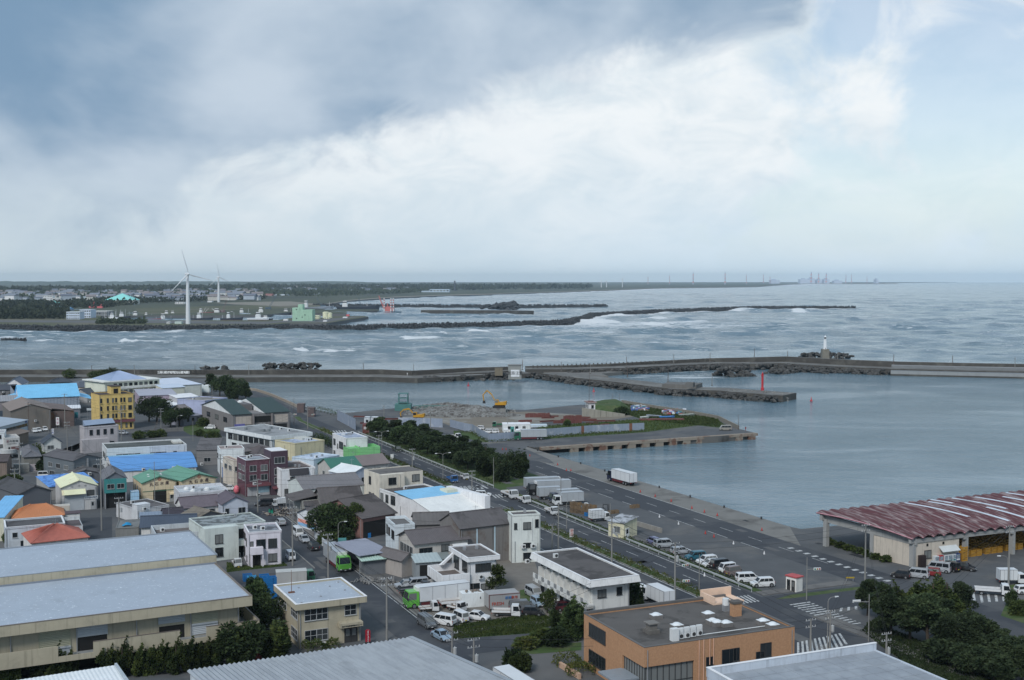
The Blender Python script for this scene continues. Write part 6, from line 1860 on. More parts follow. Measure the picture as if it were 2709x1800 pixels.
COLS={'white':(.72,.73,.73),'silver':(.38,.40,.42),'grey':(.14,.15,.16),'black':(.012,.012,.014),'navy':(.012,.018,.05),'red':(.22,.012,.016),'maroon':(.09,.012,.018),'teal':(.015,.12,.17),'lilac':(.17,.18,.32),'skyblue':(.30,.40,.50),'green':(.13,.46,.06),'dgreen':(.02,.13,.07),'blue':(.02,.13,.38),'brown':(.20,.16,.15),'olive':(.05,.07,.04),'dark':(.03,.035,.04),'sand':(.28,.26,.22)}
def vehicle(kind,colour,pos,head,label,z=.0,group=None):
 truck=kind in TR
 parts=TR[kind]()if truck else car_parts(kind)
 p=G(*pos,z)if isinstance(pos[0],str)else Vector((*pos,z))
 cat='truck' if truck else('van' if kind in('van','keivan')else 'car')
 nm={'sedan':'sedan_car','wagon':'station_wagon','suv':'sport_utility_car','minivan':'minivan','van':'passenger_van','keivan':'micro_van','hatch':'hatchback_car','kei':'micro_truck','keibox':'micro_box_truck','bed2t':'flatbed_truck','bed4t':'flatbed_truck','bedgrey':'flatbed_truck'}.get(kind,'box_truck')
 root=empty(nm,(p.x,p.y,z+.036),R(head),label,cat,group)
 c=COLS[colour]
 for n_,me,pt,loc,sub in parts:
  o=place(n_,me,root,loc)
  if pt:o.color=(*c,1)
  for n2,me2,pt2,loc2 in sub:
   o2=place(n2,me2,o,loc2)
   if pt2:o2.color=(*c,1)
 return root
AW,TO=114,-66
NP,NM=24,204
V=vehicle
V('wagon','silver',('l',960,665),AW,'silver station wagon seen from behind, driving up the centre street')
V('van','white',('l',1268,860),TO,'white van parked nose to the silver sedan on the centre street')
V('sedan','silver',('l',1380,965),TO,'silver sedan parked between a white van and a dark car on the centre street')
V('suv','dark',('l',1545,1105),AW,'dark grey car parked tail to the green box truck on the centre street')
V('keivan','white',('l',1140,1290),TO,'small white van behind the pole beside the porch house')
V('kei','white',('l',180,1405),TO,'white micro truck on the grass left of the porch house')
V('boxl','green',('g',985,500),TO,'large box truck with lime-green cab driving down the centre street')
V('minivan','black',('l',690,330),196,'black minivan parked before the maroon building')
V('keibox','white',('l',930,330),205,'white micro box truck beside the black minivan')
V('sedan','white',('a',2045,1172),185,'white car parked by the pink figure left of the maroon building')
V('sedan','silver',('g',1600,690),200,'silver sedan at the back of the truck yard by the street')
V('minivan','silver',('g',1690,690),200,'silver minivan beside the silver sedan in the truck yard')
V('kei','white',('g',1815,672),24,'white micro truck half hidden behind the white refrigerated box')
V('bedgrey','dark',('g',1672,745),24,'dark flatbed truck with pale sides behind the lime-green truck')
V('boxlw','green',('g',1870,845),204,'lime-green refrigerated truck with long white box parked in the yard')
V('bed4t','white',('g',2075,860),18,'white flatbed truck parked alongside the lime-green refrigerated truck')
V('kei','white',('g',1800,905),16,'white micro truck in front of the lime-green refrigerated truck')
V('kei','white',('g',2050,900),-40,'white micro truck tucked below the white flatbed truck')
V('minivan','grey',('g',1782,1035),-62,'grey minivan first in the row of cars by the centre street')
V('minivan','white',('g',1930,1018),150,'white minivan second in the row by the centre street')
V('keivan','white',('g',2085,995),125,'small white van third in the row by the centre street')
V('sedan','white',('g',2228,975),-22,'white sedan at the end of the row by the grass')
V('sedan','skyblue',('g',1915,1148),-58,'pale blue sedan parked at the street edge below the row')
V('minivan','silver',('h',715,770),TO,'silver-blue minivan under the apartment balconies')
V('hatch','skyblue',('h',752,850),TO,'silver-blue hatchback parked in front of the silver-blue minivan')
V('wagon','white',('h',510,862),20,'white estate car beside the grey container')
V('minivan','grey',('h',605,893),10,'dark grey minivan behind the white flatbed in the grass')
V('bed2t','white',('h',470,945),-4,'white flatbed truck parked on the grass edge')
V('hatch','black',('h',708,938),-8,'black hatchback in long grass beside the white flatbed')
V('hatch','maroon',('h',985,892),20,'maroon car half hidden behind the dark conifers')
V('wagon','white',('c',262,1225),-4,'white estate car turning at the junction of the main road')
V('bed4t','white',('c',500,1235),TO,'white truck with black load standing first on the road shoulder')
V('bed2t','white',('c',628,1280),TO,'white flatbed with blue tarp second on the road shoulder')
V('bed2t','white',('c',876,1382),TO,'white flatbed third on the road shoulder, beside the guard rail')
V('bed2t','blue',('b',2010,1095),TO,'bright blue truck waiting at the crosswalk')
V('kei','white',('b',2122,1072),TO,'white micro truck waiting beside the blue truck')
V('bed2t','olive',('b',1512,825),TO,'olive truck driving on the main road by the roadside trees')
V('bed2t','white',('b',2035,710),-40,'white truck on the branch road by the demolition fence')
V('kei','dgreen',('b',125,690),0,'green and white micro truck before the green-roofed building')
V('van','white',('h',1688,770),AW,'white van on the far lane behind the apartment block')
V('boxmw','white',('h',1820,840),AW,'white box truck with dark characters behind the apartment block')
V('boxl','navy',('c',820,1175),14,'long silver box truck at the back of the quay lot, dark cab hidden')
V('boxl','black',('c',850,1205),194,'long silver box truck with black cab facing the road')
V('boxm','navy',('c',880,1250),14,'silver box truck in the middle of the quay lot group')
V('boxm','navy',('c',985,1275),200,'silver box truck with navy cab facing the road')
V('boxm','white',('c',1020,1300),196,'grey box truck with white cab at the front of the quay group')
V('boxs','white',('c',1300,1445),24,'small silver box truck amid fish crates on the quay lot')
V('boxlw','navy',('c',1500,1110),AW+4,'large white refrigerated truck with navy cab standing on the quay road')
V('boxl','dgreen',('c',682,722),188,'long box truck with green cab beside the demolition fence')
V('boxs','white',('c',380,965),AW,'white box truck glimpsed above the roadside trees')
for k,c,pos,hd,lab in(('hatch','lilac',('h',1780,300),AW,'lilac hatchback first in the row by the quay guard rail'),('minivan','silver',('h',1878,330),20,'silver minivan second in the row by the quay guard rail'),('wagon','silver',('h',2025,388),24,'silver estate car in front of the teal car by the guard rail'),('suv','teal',('h',2158,440),200,'teal car in the row by the quay guard rail'),('suv','white',('h',2258,478),204,'white car just after the teal one'),('hatch','white',('h',2295,505),200,'white hatchback squeezed before the black car'),('minivan','black',('k',25,590),24,'black car among white ones by the guard rail'),('keivan','white',('k',68,625),204,'white boxy car after the black one'),('keivan','brown',('k',118,650),30,'pinkish-brown boxy car by the guard rail'),('minivan','white',('k',228,700),10,'white minivan with dark rear near the end of the row'),('suv','white',('k',340,735),190,'white car last in the row by the guard rail')):
 V(k,c,pos,hd,lab,group='cars parked along the guard rail')
for k,c,pos,hd,lab in(('hatch','black',('k',1408,668),150,'black hatchback first in the row at the market hall'),('minivan','silver',('k',1530,665),152,'long silver minivan with dark tail at the market hall'),('hatch','red',('k',1645,650),155,'red car between silver vans at the market hall'),('van','silver',('k',1702,622),150,'silver micro van in front of the vending machines'),('keivan','black',('k',1800,615),120,'black boxy car beside the silver micro van'),('sedan','black',('k',1900,608),-35,'black sedan facing out at the end of the market row')):
 V(k,c,pos,hd,lab,group='cars parked at the market hall')
V('boxs','white',('k',2260,712),0,'white box truck on the market street at the right edge')
V('bedgrey','white',('k',2115,800),-16,'white flatbed with grey open bed crossing the zebra at right')
V('hatch','white',('m',1390,540),10,'white car cut off by the right frame edge')
V('hatch','silver',('a',1098,672),0,'silver hatchback before the yellow building')
V('wagon','white',('a',955,668),180,'white car half hidden beside the yellow building')
V('keivan','white',('a',392,1058),10,'small white van by the round bush near the back street')
V('minivan','silver',('a',530,1045),-80,'silver minivan standing on the back street by the hedge')
V('keivan','white',('a',98,1195),200,'white micro van behind the fence at far left')
for x,y,hd,lab in((1875,625,180,'white estate car on the grass beside the lamp column'),(1912,600,200,'white van behind the white estate car on the grass'),(310,655,-60,'first white car parked beside the brown warehouse'),(345,650,-60,'second white car parked beside the brown warehouse'),(400,640,-60,'white car nearest the white post beside the brown warehouse')):
 V('wagon','white',('a',x,y),hd,lab)
V('boxm','dgreen',('i',1690,745),200,'green-topped lorry behind the slate-roofed house')
V('van','sand',('d',56,552),180,'sand-coloured van parked near the pier end')
V('bed2t','dgreen',('c',402,605),180,'green and white truck in front of the site offices')
V('wagon','white',('c',300,662),180,'white car half hidden behind the demolition fence')
V('hatch','white',('c',365,662),180,'white hatchback just inside the demolition fence')
V('hatch','white',('c',232,632),170,'small white car close to the bend of the demolition fence')
V('boxlw','white',('h',600,1740),-62,'roof of a white box truck cut by the bottom edge')
V('hatch','black',('a',2335,1310),200,'black car at the foot of the maroon building')
# trees and shrubs
def lM(name,c,c2,sc=1.):
 m=bpy.data.materials.new(name)
 m.use_nodes=True
 t=NT(m.node_tree)
 oi=t.n('ShaderNodeObjectInfo')
 pos=t.n('ShaderNodeNewGeometry').outputs['Position']
 n1=t.noise(pos,.55*sc,4,.6)
 n2=t.noise(pos,3.*sc,2,.5)
 f=t.math('ADD',t.math('MULTIPLY',n1,.8),t.math('MULTIPLY',n2,.4))
 cc=t.mix(t.ramp(f,.42,.78),(*c,1),(*c2,1))
 s=t.math('ADD',.65,t.math('MULTIPLY',oi.outputs['Random'],.75))
 cc=t.n('ShaderNodeVectorMath',operation='SCALE',inp={0:cc,'Scale':s}).outputs[0]
 d=t.n('ShaderNodeBsdfPrincipled',inp={'Base Color':cc,'Roughness':.7,'Specular IOR Level':.2})
 tr=t.n('ShaderNodeBsdfTranslucent',inp={'Color':cc})
 mx=t.n('ShaderNodeMixShader',inp={0:.18,1:d.outputs[0],2:tr.outputs[0]})
 t.n('ShaderNodeOutputMaterial',inp={0:mx.outputs[0]})
 return m
LEAF={'pine':lM('pine_needles',(.020,.036,.017),(.062,.085,.036)),'dark':lM('dark_leaves',(.017,.034,.014),(.062,.090,.030)),'juniper':lM('juniper_sprays',(.020,.038,.012),(.080,.10,.026)),'bush':lM('bush_leaves',(.034,.058,.014),(.075,.095,.026)),'hedge':lM('hedge_leaves',(.045,.070,.016),(.105,.105,.028)),'far':lM('far_leaves',(.040,.056,.036),(.066,.084,.046),.05)}
BARK=mat('bark',(.07,.055,.042),.95,.2,1.5)
def leaves(pts,nrm,size,rg,stretch=1.6):
 n=len(pts)
 a=rg.normal(size=(n,3));a/=np.linalg.norm(a,axis=1)[:,None]
 d=nrm*.9+a*.75;d/=np.linalg.norm(d,axis=1)[:,None]
 s=np.cross(d,rg.normal(size=(n,3)));s/=np.linalg.norm(s,axis=1)[:,None]+1e-9
 sz=size*rg.uniform(.6,1.3,(n,1))
 tip=pts+d*sz*stretch
 mid=pts+d*sz*stretch*.45
 V_=np.stack([pts,mid+s*sz*.45,tip,mid-s*sz*.45],1).reshape(-1,3)
 i=np.arange(n)*4
 F=np.concatenate([np.stack([i,i+1,i+2],1),np.stack([i,i+2,i+3],1)])
 return V_,F
def lobe_points(rg,c,r,n,fill=.35):
 p=rg.normal(size=(n,3));p/=np.linalg.norm(p,axis=1)[:,None]
 k=1-fill*rg.random((n,1))**1.6
 return np.array(c)+p*np.array(r)*k,p
def crown(kind,seed,leafn):
 rg=np.random.default_rng(seed)
 P,N=[],[]
 wood=MB()
 if kind=='round':
  lob=[((0,0,.58),(.30,.30,.30))]
  for i in range(16):
   a,z=rg.uniform(0,6.28),rg.uniform(.34,.86)
   q=.34*math.sin(math.pi*min(1,max(.1,(z-.15)/.85)))
   lob.append(((q*math.cos(a),q*math.sin(a),z),(rg.uniform(.12,.2),)*3))
  wood.cyl((0,0,0),(.02,0,.45),.035,.022,7)
  for i in range(5):
   a=i*1.3
   wood.cyl((.02,0,.35),(.24*math.cos(a),.24*math.sin(a),.62),.016,.006,5)
 elif kind=='pine':
  lob=[]
  wood.cyl((0,0,0),(.03,.01,.55),.028,.018,7);wood.cyl((.03,.01,.55),(0,.02,.95),.018,.006,6)
  for i in range(22):
   z=rg.uniform(.30,.98)
   q=rg.uniform(.04,.36)*(1.12-z)**.6
   a=rg.uniform(0,6.28)
   c=(q*math.cos(a),q*math.sin(a),z)
   lob.append((c,(rg.uniform(.10,.19),rg.uniform(.10,.19),rg.uniform(.05,.09))))
   wood.cyl((.02,.01,max(.2,z-.1)),c,.010,.004,5)
 elif kind=='flame':
  lob=[]
  wood.cyl((0,0,0),(.04,0,.8),.022,.008,6)
  for i in range(15):
   a,q=rg.uniform(0,6.28),rg.uniform(.02,.20)
   z0=rg.uniform(.0,.42)if i else .5
   hh=rg.uniform(.34,.55)*(1.15-q*2.2)
   lean=.12
   for k in range(7):
    t=k/6
    rr=.075*(1-t)**.9+.005
    z=z0+hh*t
    lob.append(((q*math.cos(a)+lean*(z**1.5)+.05*t,q*math.sin(a),z),(rr,rr,rr*1.4)))
 else:
  lob=[((rg.uniform(-.3,.3),rg.uniform(-.3,.3),rg.uniform(.2,.6)),(rg.uniform(.2,.34),)*3)for _ in range(9)]
  for i in range(4):
   wood.cyl((0,0,0),(.25*math.cos(i*1.6),.25*math.sin(i*1.6),.5),.02,.008,5)
 vol=np.array([l[1][0]*l[1][1]+l[1][0]*l[1][2]for l in lob])
 cnt=np.maximum(8,(leafn*vol/vol.sum()).astype(int))
 for(c,r),k in zip(lob,cnt):
  p,nr=lobe_points(rg,c,r,int(k),.4 if kind!='flame' else .3)
  if kind=='flame':
   nr=nr*.5+np.array([.35,0,.9])
   nr/=np.linalg.norm(nr,axis=1)[:,None]
  elif kind=='pine':
   nr=nr*.8+np.array([0,0,.35])
  P.append(p);N.append(nr)
 return np.concatenate(P),np.concatenate(N),wood,rg
CROWNS={}
def cM(kind,mk_,hgt,seed,leaf,n):
 key=(kind,mk_,round(hgt),seed,leaf)
 if key not in CROWNS:
  P,N,wood,rg=crown(kind,seed,n)
  V_,F=leaves(P*hgt,N,leaf,rg)
  me=bpy.data.meshes.new('crown')
  me.from_pydata(V_.tolist(),[],F.tolist())
  me.materials.append(LEAF[mk_])
  wood.v=[(x*hgt,y*hgt,z*hgt)for x,y,z in wood.v]
  CROWNS[key]=(me,wood.mesh('trunk',BARK))
 return CROWNS[key]
def tree(label,pos,hgt,kind='round',mk_='dark',wide=1.,seed=0,leaf=.34,n=2600,group=None,name='tree',cat='tree',rz=None,lean=0):
 p=G(*pos)if isinstance(pos[0],str)else Vector((pos[0],pos[1],0))
 root=empty(name,(p.x,p.y,0),seed*1.7 if rz is None else rz,label,cat,group)
 me,wd=cM(kind,mk_,hgt,seed%3,leaf,n)
 s=hgt/round(hgt)if round(hgt)else 1
 for nm,m in(('crown',me),('trunk',wd)):
  o=place(nm,m,root)
  o.scale=(s*wide,s*wide,s)
 return root
for i,(f,x,y,hh)in enumerate((('e',80,1560,6.),('e',330,1560,8.),('e',480,1540,8.),('e',600,1520,6.),('e',950,1500,8.),('e',1080,1490,8.),('e',1230,1480,7.),('e',1400,1470,8.),('e',1560,1460,8.),('e',1680,1440,8.),('e',1820,1420,7.),('e',1950,1400,7.),('e',2080,1400,8.),('e',60,1600,7.))):
 tree(['dark windswept juniper at the bottom left corner','leaning juniper at the first gap of the balcony','leaning juniper beside the first balcony gap','small juniper left of the open storage bay','tall juniper at the open storage bay','second tall juniper at the open storage bay','low juniper in the middle of the warehouse row','bushy juniper below the long balcony','tall pointed juniper below the second balcony gap','juniper right of the second balcony gap','juniper near the warehouse column','low juniper near the warehouse corner','last tall juniper at the warehouse corner','juniper cut by the bottom left frame edge'][i],(f,x,y),hh*.72,'flame','juniper',1.1,i,.2,7000,'junipers along the warehouse','juniper_tree',rz=R(15+9*(i%3)))
tree('broad dark tree left of the tan office',('g',330,1120),7.,'round','dark',1.1,1,.3,4200)
tree('dark tree behind the tan office corner',('g',240,960),6.,'round','dark',.9,2,.3,3200)
tree('dark pointed tree at the foot of the tan office',('g',470,1330),6.,'flame','juniper',1.8,1,.3,5200,name='juniper_tree')
tree('low dark tree beside the blue bins',('g',250,800),4.,'round','dark',.8,0,.3,2600)
tree('wide shrub in the corner left of the tan office',('g',130,1370),6.,'round','dark',1.3,0,.3,4200)
tree('large round dark tree beside the centre street',('l',1850,900),8.,'round','dark',1.25,1,.34,5200)
tree('green round tree right of the large dark one',('l',2230,860),7.,'round','bush',.9,2,.34,3600)
tree('low bush spilling over the white garden wall',('l',1800,1000),3.,'bush','bush',1.2,1,.3,1800,name='bush',cat='bush')
tree('flowering pale bush by the painted gable',('l',1470,640),3.,'bush','bush',.9,2,.26,1600,name='bush',cat='bush')
tree('dark shrub beside the street lamp',('l',2120,960),3.,'bush','dark',1.2,0,.3,1600,name='bush',cat='bush')
tree('small palm-like tree left of the painted gable',('l',1400,590),3.,'bush','hedge',.6,1,.3,900,name='bush',cat='bush')
tree('shaped garden pine beside the white modern house',('h',370,735),5.,'pine','bush',1.15,1,.26,2200,name='pine_tree')
for i,(x,y,hh,w_,lab)in enumerate(((1010,1130,7.,1.3,'tall dark conifer in front of the apartment block'),(1110,1150,6.,1.2,'dark conifer against the orange office'),(930,1090,4.6,1.1,'smaller conifer left of the tall dark one'))):
 tree(lab,('h',x,y),hh,'flame','dark',w_,i,.3,5200,name='conifer_tree')
for i,(x,y,hh,lab)in enumerate(((1345,930,5.,'slim pointed conifer left of the row behind the orange office'),(1405,930,7.,'second pointed conifer of the row behind the orange office'),(1470,930,7.,'middle pointed conifer of the row behind the orange office'),(1540,925,6.,'fourth pointed conifer of the row behind the orange office'),(1590,920,7.,'tallest slim conifer near the apartment corner'),(1630,915,5.,'last pointed conifer by the apartment corner'))):
 tree(lab,('h',x,y),hh,'flame','dark',.95,i,.26,5200,'conifers behind the orange office','conifer_tree')
tree('young leafy tree at the end of the apartment path',('h',835,920),4.,'round','bush',.8,2,.24,1500)
tree('sprawling bush on the traffic island by the cross street',('h',800,1180),2.6,'bush','bush',1.6,0,.3,3000,name='bush',cat='bush')
tree('low bush at the tip of the traffic island',('h',650,1230),2.,'bush','hedge',1.6,1,.26,1400,name='bush',cat='bush')
tree('grey-green bush below the dark conifers',('h',900,1200),3.,'bush','dark',1.4,2,.28,2200,name='bush',cat='bush')
tree('small cycad with drooping fronds at the near corner',('h',530,1390),3.,'bush','dark',.8,1,.5,500,name='cycad',cat='plant')
tree('rounded shrub below the cycad',('h',600,1440),3.,'bush','bush',1.,0,.28,1800,name='bush',cat='bush')
rp=random.Random(3)
for i,(x,y,hh,w_,k)in enumerate(((1150,960,8.,.9,'pine'),(1260,1010,9.,1.,'pine'),(1390,960,9.,1.,'flame'),(1520,1000,11.,1.1,'flame'),(1640,1010,11.,1.2,'flame'),(1780,1000,11.,1.2,'flame'),(1880,1000,9.,1.,'pine'),(1330,1120,9.,1.2,'pine'),(1480,1150,10.,1.3,'pine'),(1620,1210,11.,1.3,'pine'),(1750,1160,9.,1.2,'pine'),(1850,1280,8.,1.3,'round'),(1980,1230,8.,1.2,'round'),(2080,1330,7.,1.4,'round'),(2200,1310,7.,1.1,'pine'),(2270,1400,7.,1.3,'round'),(1960,1420,7.,1.3,'round'),(2130,1480,6.,1.4,'round'),(2340,1480,7.,1.2,'pine'),(1750,1330,5.,1.5,'round'))):
 lab=['leftmost pine of the wood by the zebra crossing','pine behind the traffic light pole','pointed tree at the front of the market wood','tall flame-shaped tree facing the market','second tall flame-shaped tree facing the market','broad tall tree at the right of the market wood','pine at the wood edge beside the zebra road','low pine above the grey roof parapet','pine with bare lower trunk in the wood','tallest pine in the middle of the wood','pine under the broad tall tree','round tree in the lower wood','round tree beside the white gravel verge','spreading tree in the lower right wood','pine by the roadside in the lower right','round tree near the right frame edge','dark tree low in the right corner','wide tree at the bottom right corner','pine at the very right edge','undergrowth tree at the foot of the tall pine'][i]
 tree(lab,('k',x,y),hh*.68,k,'pine' if k!='flame' else 'juniper',w_*(1.35 if k=='flame' else 1.),i,.22,7000,'wood opposite the market hall','pine_tree' if k=='pine' else 'tree')
for i in range(30):
 s=306+i*3.9
 n_=133.5+(i*5%3)*4.6-max(0,(s-395))*.12
 p=NS(n_,s)
 near=['nearest the crossroad','opposite the parked box trucks','beside the white pole','next to the tall pole','along the branch road','across from the street lamp','facing the green terrace','facing the white block','near the demolition fence','at the far end by the site gate'][min(9,i//3)]
 tree('dark shaggy roadside tree %s, %s'%(near,['front row','middle row','back row'][i%3]),(p.x,p.y),5.+(i*7%4)*.5+(2. if i<6 else 0),'flame' if i<6 else('pine' if i%3 else 'round'),'dark' if i%2 else 'pine',1.6,i,.26,5200,'trees between the two roads')
for i,(x,y,hh,k,lab)in enumerate(((1330,560,10.,'round','dark tree right beside the yellow building'),(1400,560,11.,'round','tall dark tree second from the yellow building'),(1460,570,9.,'pine','dark pine third from the yellow building'),(1520,610,7.,'round','low dark tree below the white lean-to'),(1600,600,8.,'round','dark tree under the white corrugated lean-to'),(1660,580,6.,'round','green tree beside the bluish low house'),(1890,300,9.,'pine','dark pine left of the seaside clump'),(1960,330,10.,'round','dark tree in the seaside clump by the water'),(2040,345,11.,'round','tallest tree of the seaside clump'),(2120,360,10.,'round','rounded tree of the seaside clump near the road'),(2190,375,8.,'pine','last tree of the seaside clump by the curve'),(2080,390,7.,'round','low tree before the seaside clump'),(615,175,6.,'bush','dark bush behind the blue hall roof'),(850,180,6.,'bush','leftmost bush before the breakwater'),(920,175,6.,'bush','second bush before the breakwater'),(990,172,7.,'bush','third bush before the breakwater'),(1060,170,6.,'bush','bush beside the blue-grey hip roof'),(300,880,5.,'bush','garden bush by the hip-roofed house'),(360,930,4.,'bush','bush overhanging the back street'),(385,1020,3.4,'round','clipped round tree on the back street'),(60,1120,3.,'bush','hedge bush at the left edge'),(130,1115,3.,'bush','second hedge bush at the left edge'),(1360,700,3.,'bush','roadside bush before the yellow building'),(1440,690,3.,'bush','yellowish bush by the leaning pole'),(1240,715,3.,'bush','brownish bush on the back street verge'),(1890,720,4.,'bush','dark clipped bush before the green-roofed building'),(1820,600,4.,'bush','bush on the lawn by the lamp column'),(1780,690,2.6,'bush','small bush on the traffic island'))):
 tree(lab,('a',x,y),hh,k,'dark' if k!='bush' else 'bush',1.3 if k=='bush' else 1.05,i,.4 if y<600 else .32,3200 if k!='bush' else 1400,name='bush' if k=='bush' else 'tree',cat='bush' if k=='bush' else 'tree')
tree('bushy tree at the back of the red-tiled house',('e',110,330),4.,'round','bush',.9,1,.28,1800)
tree('small pine before the white building with blue roof strip',('b',1690,1440),5.,'pine','dark',1.1,2,.26,2000,name='pine_tree')
tree('green shrub heap beside the white guard hut on the pier',('c',1330,460),4.,'bush','bush',1.3,1,.3,1600,name='bush',cat='bush')
tree('grey-green shrub on the pier slope',('c',1500,500),4.,'bush','dark',1.5,0,.3,1800,name='bush',cat='bush')
tree('low shrub on the grass by the fence',('c',1010,595),2.4,'bush','bush',1.,2,.26,1000,name='bush',cat='bush')
tree('clipped round bush at the right edge crossing',('m',1230,690),3.,'bush','dark',.7,0,.26,1500,name='bush',cat='bush')
tree('low green bush behind the clipped one at right',('m',1340,790),3.,'bush','bush',1.1,1,.26,1500,name='bush',cat='bush')
for i in range(7):
 tree('weedy shrub %s along the market kerb'%['nearest the utility pole','second from the pole','third from the pole','by the concrete column','left of the column','near the yellow chock','at the far end'][i],('k',1290-i*70,545-i*22),1.2,'bush','bush',1.4,i,.2,500,'weeds along the market kerb','bush','bush')
def hedge(label,pts,hgt,wd,mk_='hedge',dens=46,leaf=.2,base=.0):
 rg=np.random.default_rng(len(label))
 P,N=[],[]
 for a,b in zip(pts,pts[1:]):
  a,b=Vector(a),Vector(b)
  L=(b-a).length
  n=int(L*dens)
  t=rg.random(n)
  ax_=(b-a).normalized()
  nr=Vector((ax_.y,-ax_.x,0))
  th=rg.uniform(0,math.pi,n)
  bump=1+.28*np.sin(t*L*1.3)+.2*np.sin(t*L*2.9+1)
  x=np.cos(th)*wd/2*bump
  z=np.abs(np.sin(th))**.6*hgt*bump*rg.uniform(.55,1,n)
  P.append(np.stack([a.x+(b.x-a.x)*t+nr.x*x,a.y+(b.y-a.y)*t+nr.y*x,base+z],1))
  N.append(np.stack([nr.x*np.cos(th),nr.y*np.cos(th),np.sin(th)],1))
 V_,F=leaves(np.concatenate(P),np.concatenate(N),leaf,rg)
 me=bpy.data.meshes.new('hedge')
 me.from_pydata(V_.tolist(),[],F.tolist())
 me.materials.append(LEAF[mk_])
 return tag(place('hedge',me),label,'hedge')
hedge('low yellow-green planting in the median behind the apartment block',[NS(118.4,168),NS(118.4,266)],.75,1.9)
hedge('median planting of the main road beyond the junction',[NS(118.4,306),NS(118.4,371)],.8,1.9)
hedge('farthest median planting towards the curve',[NS(118.4,385),NS(118.4,440)],.8,1.9)
hedge('clipped hedge under the windows of the tan office',[Matrix.Translation(TANB.o.location)@Matrix.Rotation(TANB.th,4,'Z')@Vector((1.,-.5,0)),Matrix.Translation(TANB.o.location)@Matrix.Rotation(TANB.th,4,'Z')@Vector((TANB.W*.58,-.5,0))],1.3,1.4,'bush',160)
hedge('green hedge beside the orange office entrance',[G('h',985,1350),G('h',1170,1490)],1.4,3.,'hedge',240,.18)
hedge('weeds along the inner edge of the guard rail',[NS(129.3,180),NS(129.3,278)],.6,1.2,'bush',26)
hedge('weeds along the foot of the roadside trees',[NS(130.5,300),NS(131.,425)],.8,2.6,'bush',26)
hedge('weeds at the foot of the demolition fence',[G('c',20,650),G('c',170,665),G('c',320,745),G('c',550,726)],.7,2.,'bush',30)
hedge('weeds along the long fence on the pier side',[G('c',830,702),G('c',1240,668),G('c',1700,648)],.7,1.6,'bush',30)
hedge('shaggy shoreline weeds beside the curve',[G('b',790,455),G('b',900,480),G('b',985,510)],1.6,3.,'bush',30)
hedge('dark hedge between the cream block and the white block',[G('b',800,760),G('b',900,800)],3.,4.,'dark',120,.34)
rg_=np.random.default_rng(5)
def grass_patch(poly,n,hgt,name='grass',mk_='bush'):
 xs,ys=[p.x for p in poly],[p.y for p in poly]
 pts=[]
 while len(pts)<n:
  x,y=rg_.uniform(min(xs),max(xs)),rg_.uniform(min(ys),max(ys))
  c=False
  for a,b in zip(poly,poly[1:]+poly[:1]):
   if(a.y>y)!=(b.y>y)and x<(b.x-a.x)*(y-a.y)/(b.y-a.y)+a.x:
    c=not c
  if c:pts.append((x,y,.02))
 P=np.array(pts)
 N=np.tile(np.array([[0,0,1.6]]),(n,1))
 V_,F=leaves(P,N,hgt*.55,rg_,1.7)
 me=bpy.data.meshes.new(name)
 me.from_pydata(V_.tolist(),[],F.tolist())
 me.materials.append(LEAF[mk_])
 tag(place(name,me),kind='stuff')
grass_patch([G(*q)for q in[('h',0,1150),('h',690,1100),('h',960,1000),('h',780,930),('h',500,960),('h',100,1020),('h',0,1040)]],9000,.35)
grass_patch([G(*q)for q in[('c',1240,450),('c',1500,392),('c',2300,520),('d',100,540),('c',1700,545),('c',1560,500)]],9000,.6)
grass_patch([G(*q)for q in[('c',820,715),('c',1700,655),('c',2360,570),('c',2360,515),('c',1600,545),('c',800,600),('c',640,655)]],9000,.55)
grass_patch([G(*q)for q in[('k',1100,1080),('k',1180,1000),('k',2360,1500),('k',1700,1500),('k',1230,1180)]],8000,.4,mk_='dark')  # darker leaf tone carries the shade under the trees
grass_patch([G(*q)for q in[('l',0,1340),('l',420,1420),('l',1000,1330),('l',1080,1400),('l',300,1480),('l',0,1517)]],2500,.25)
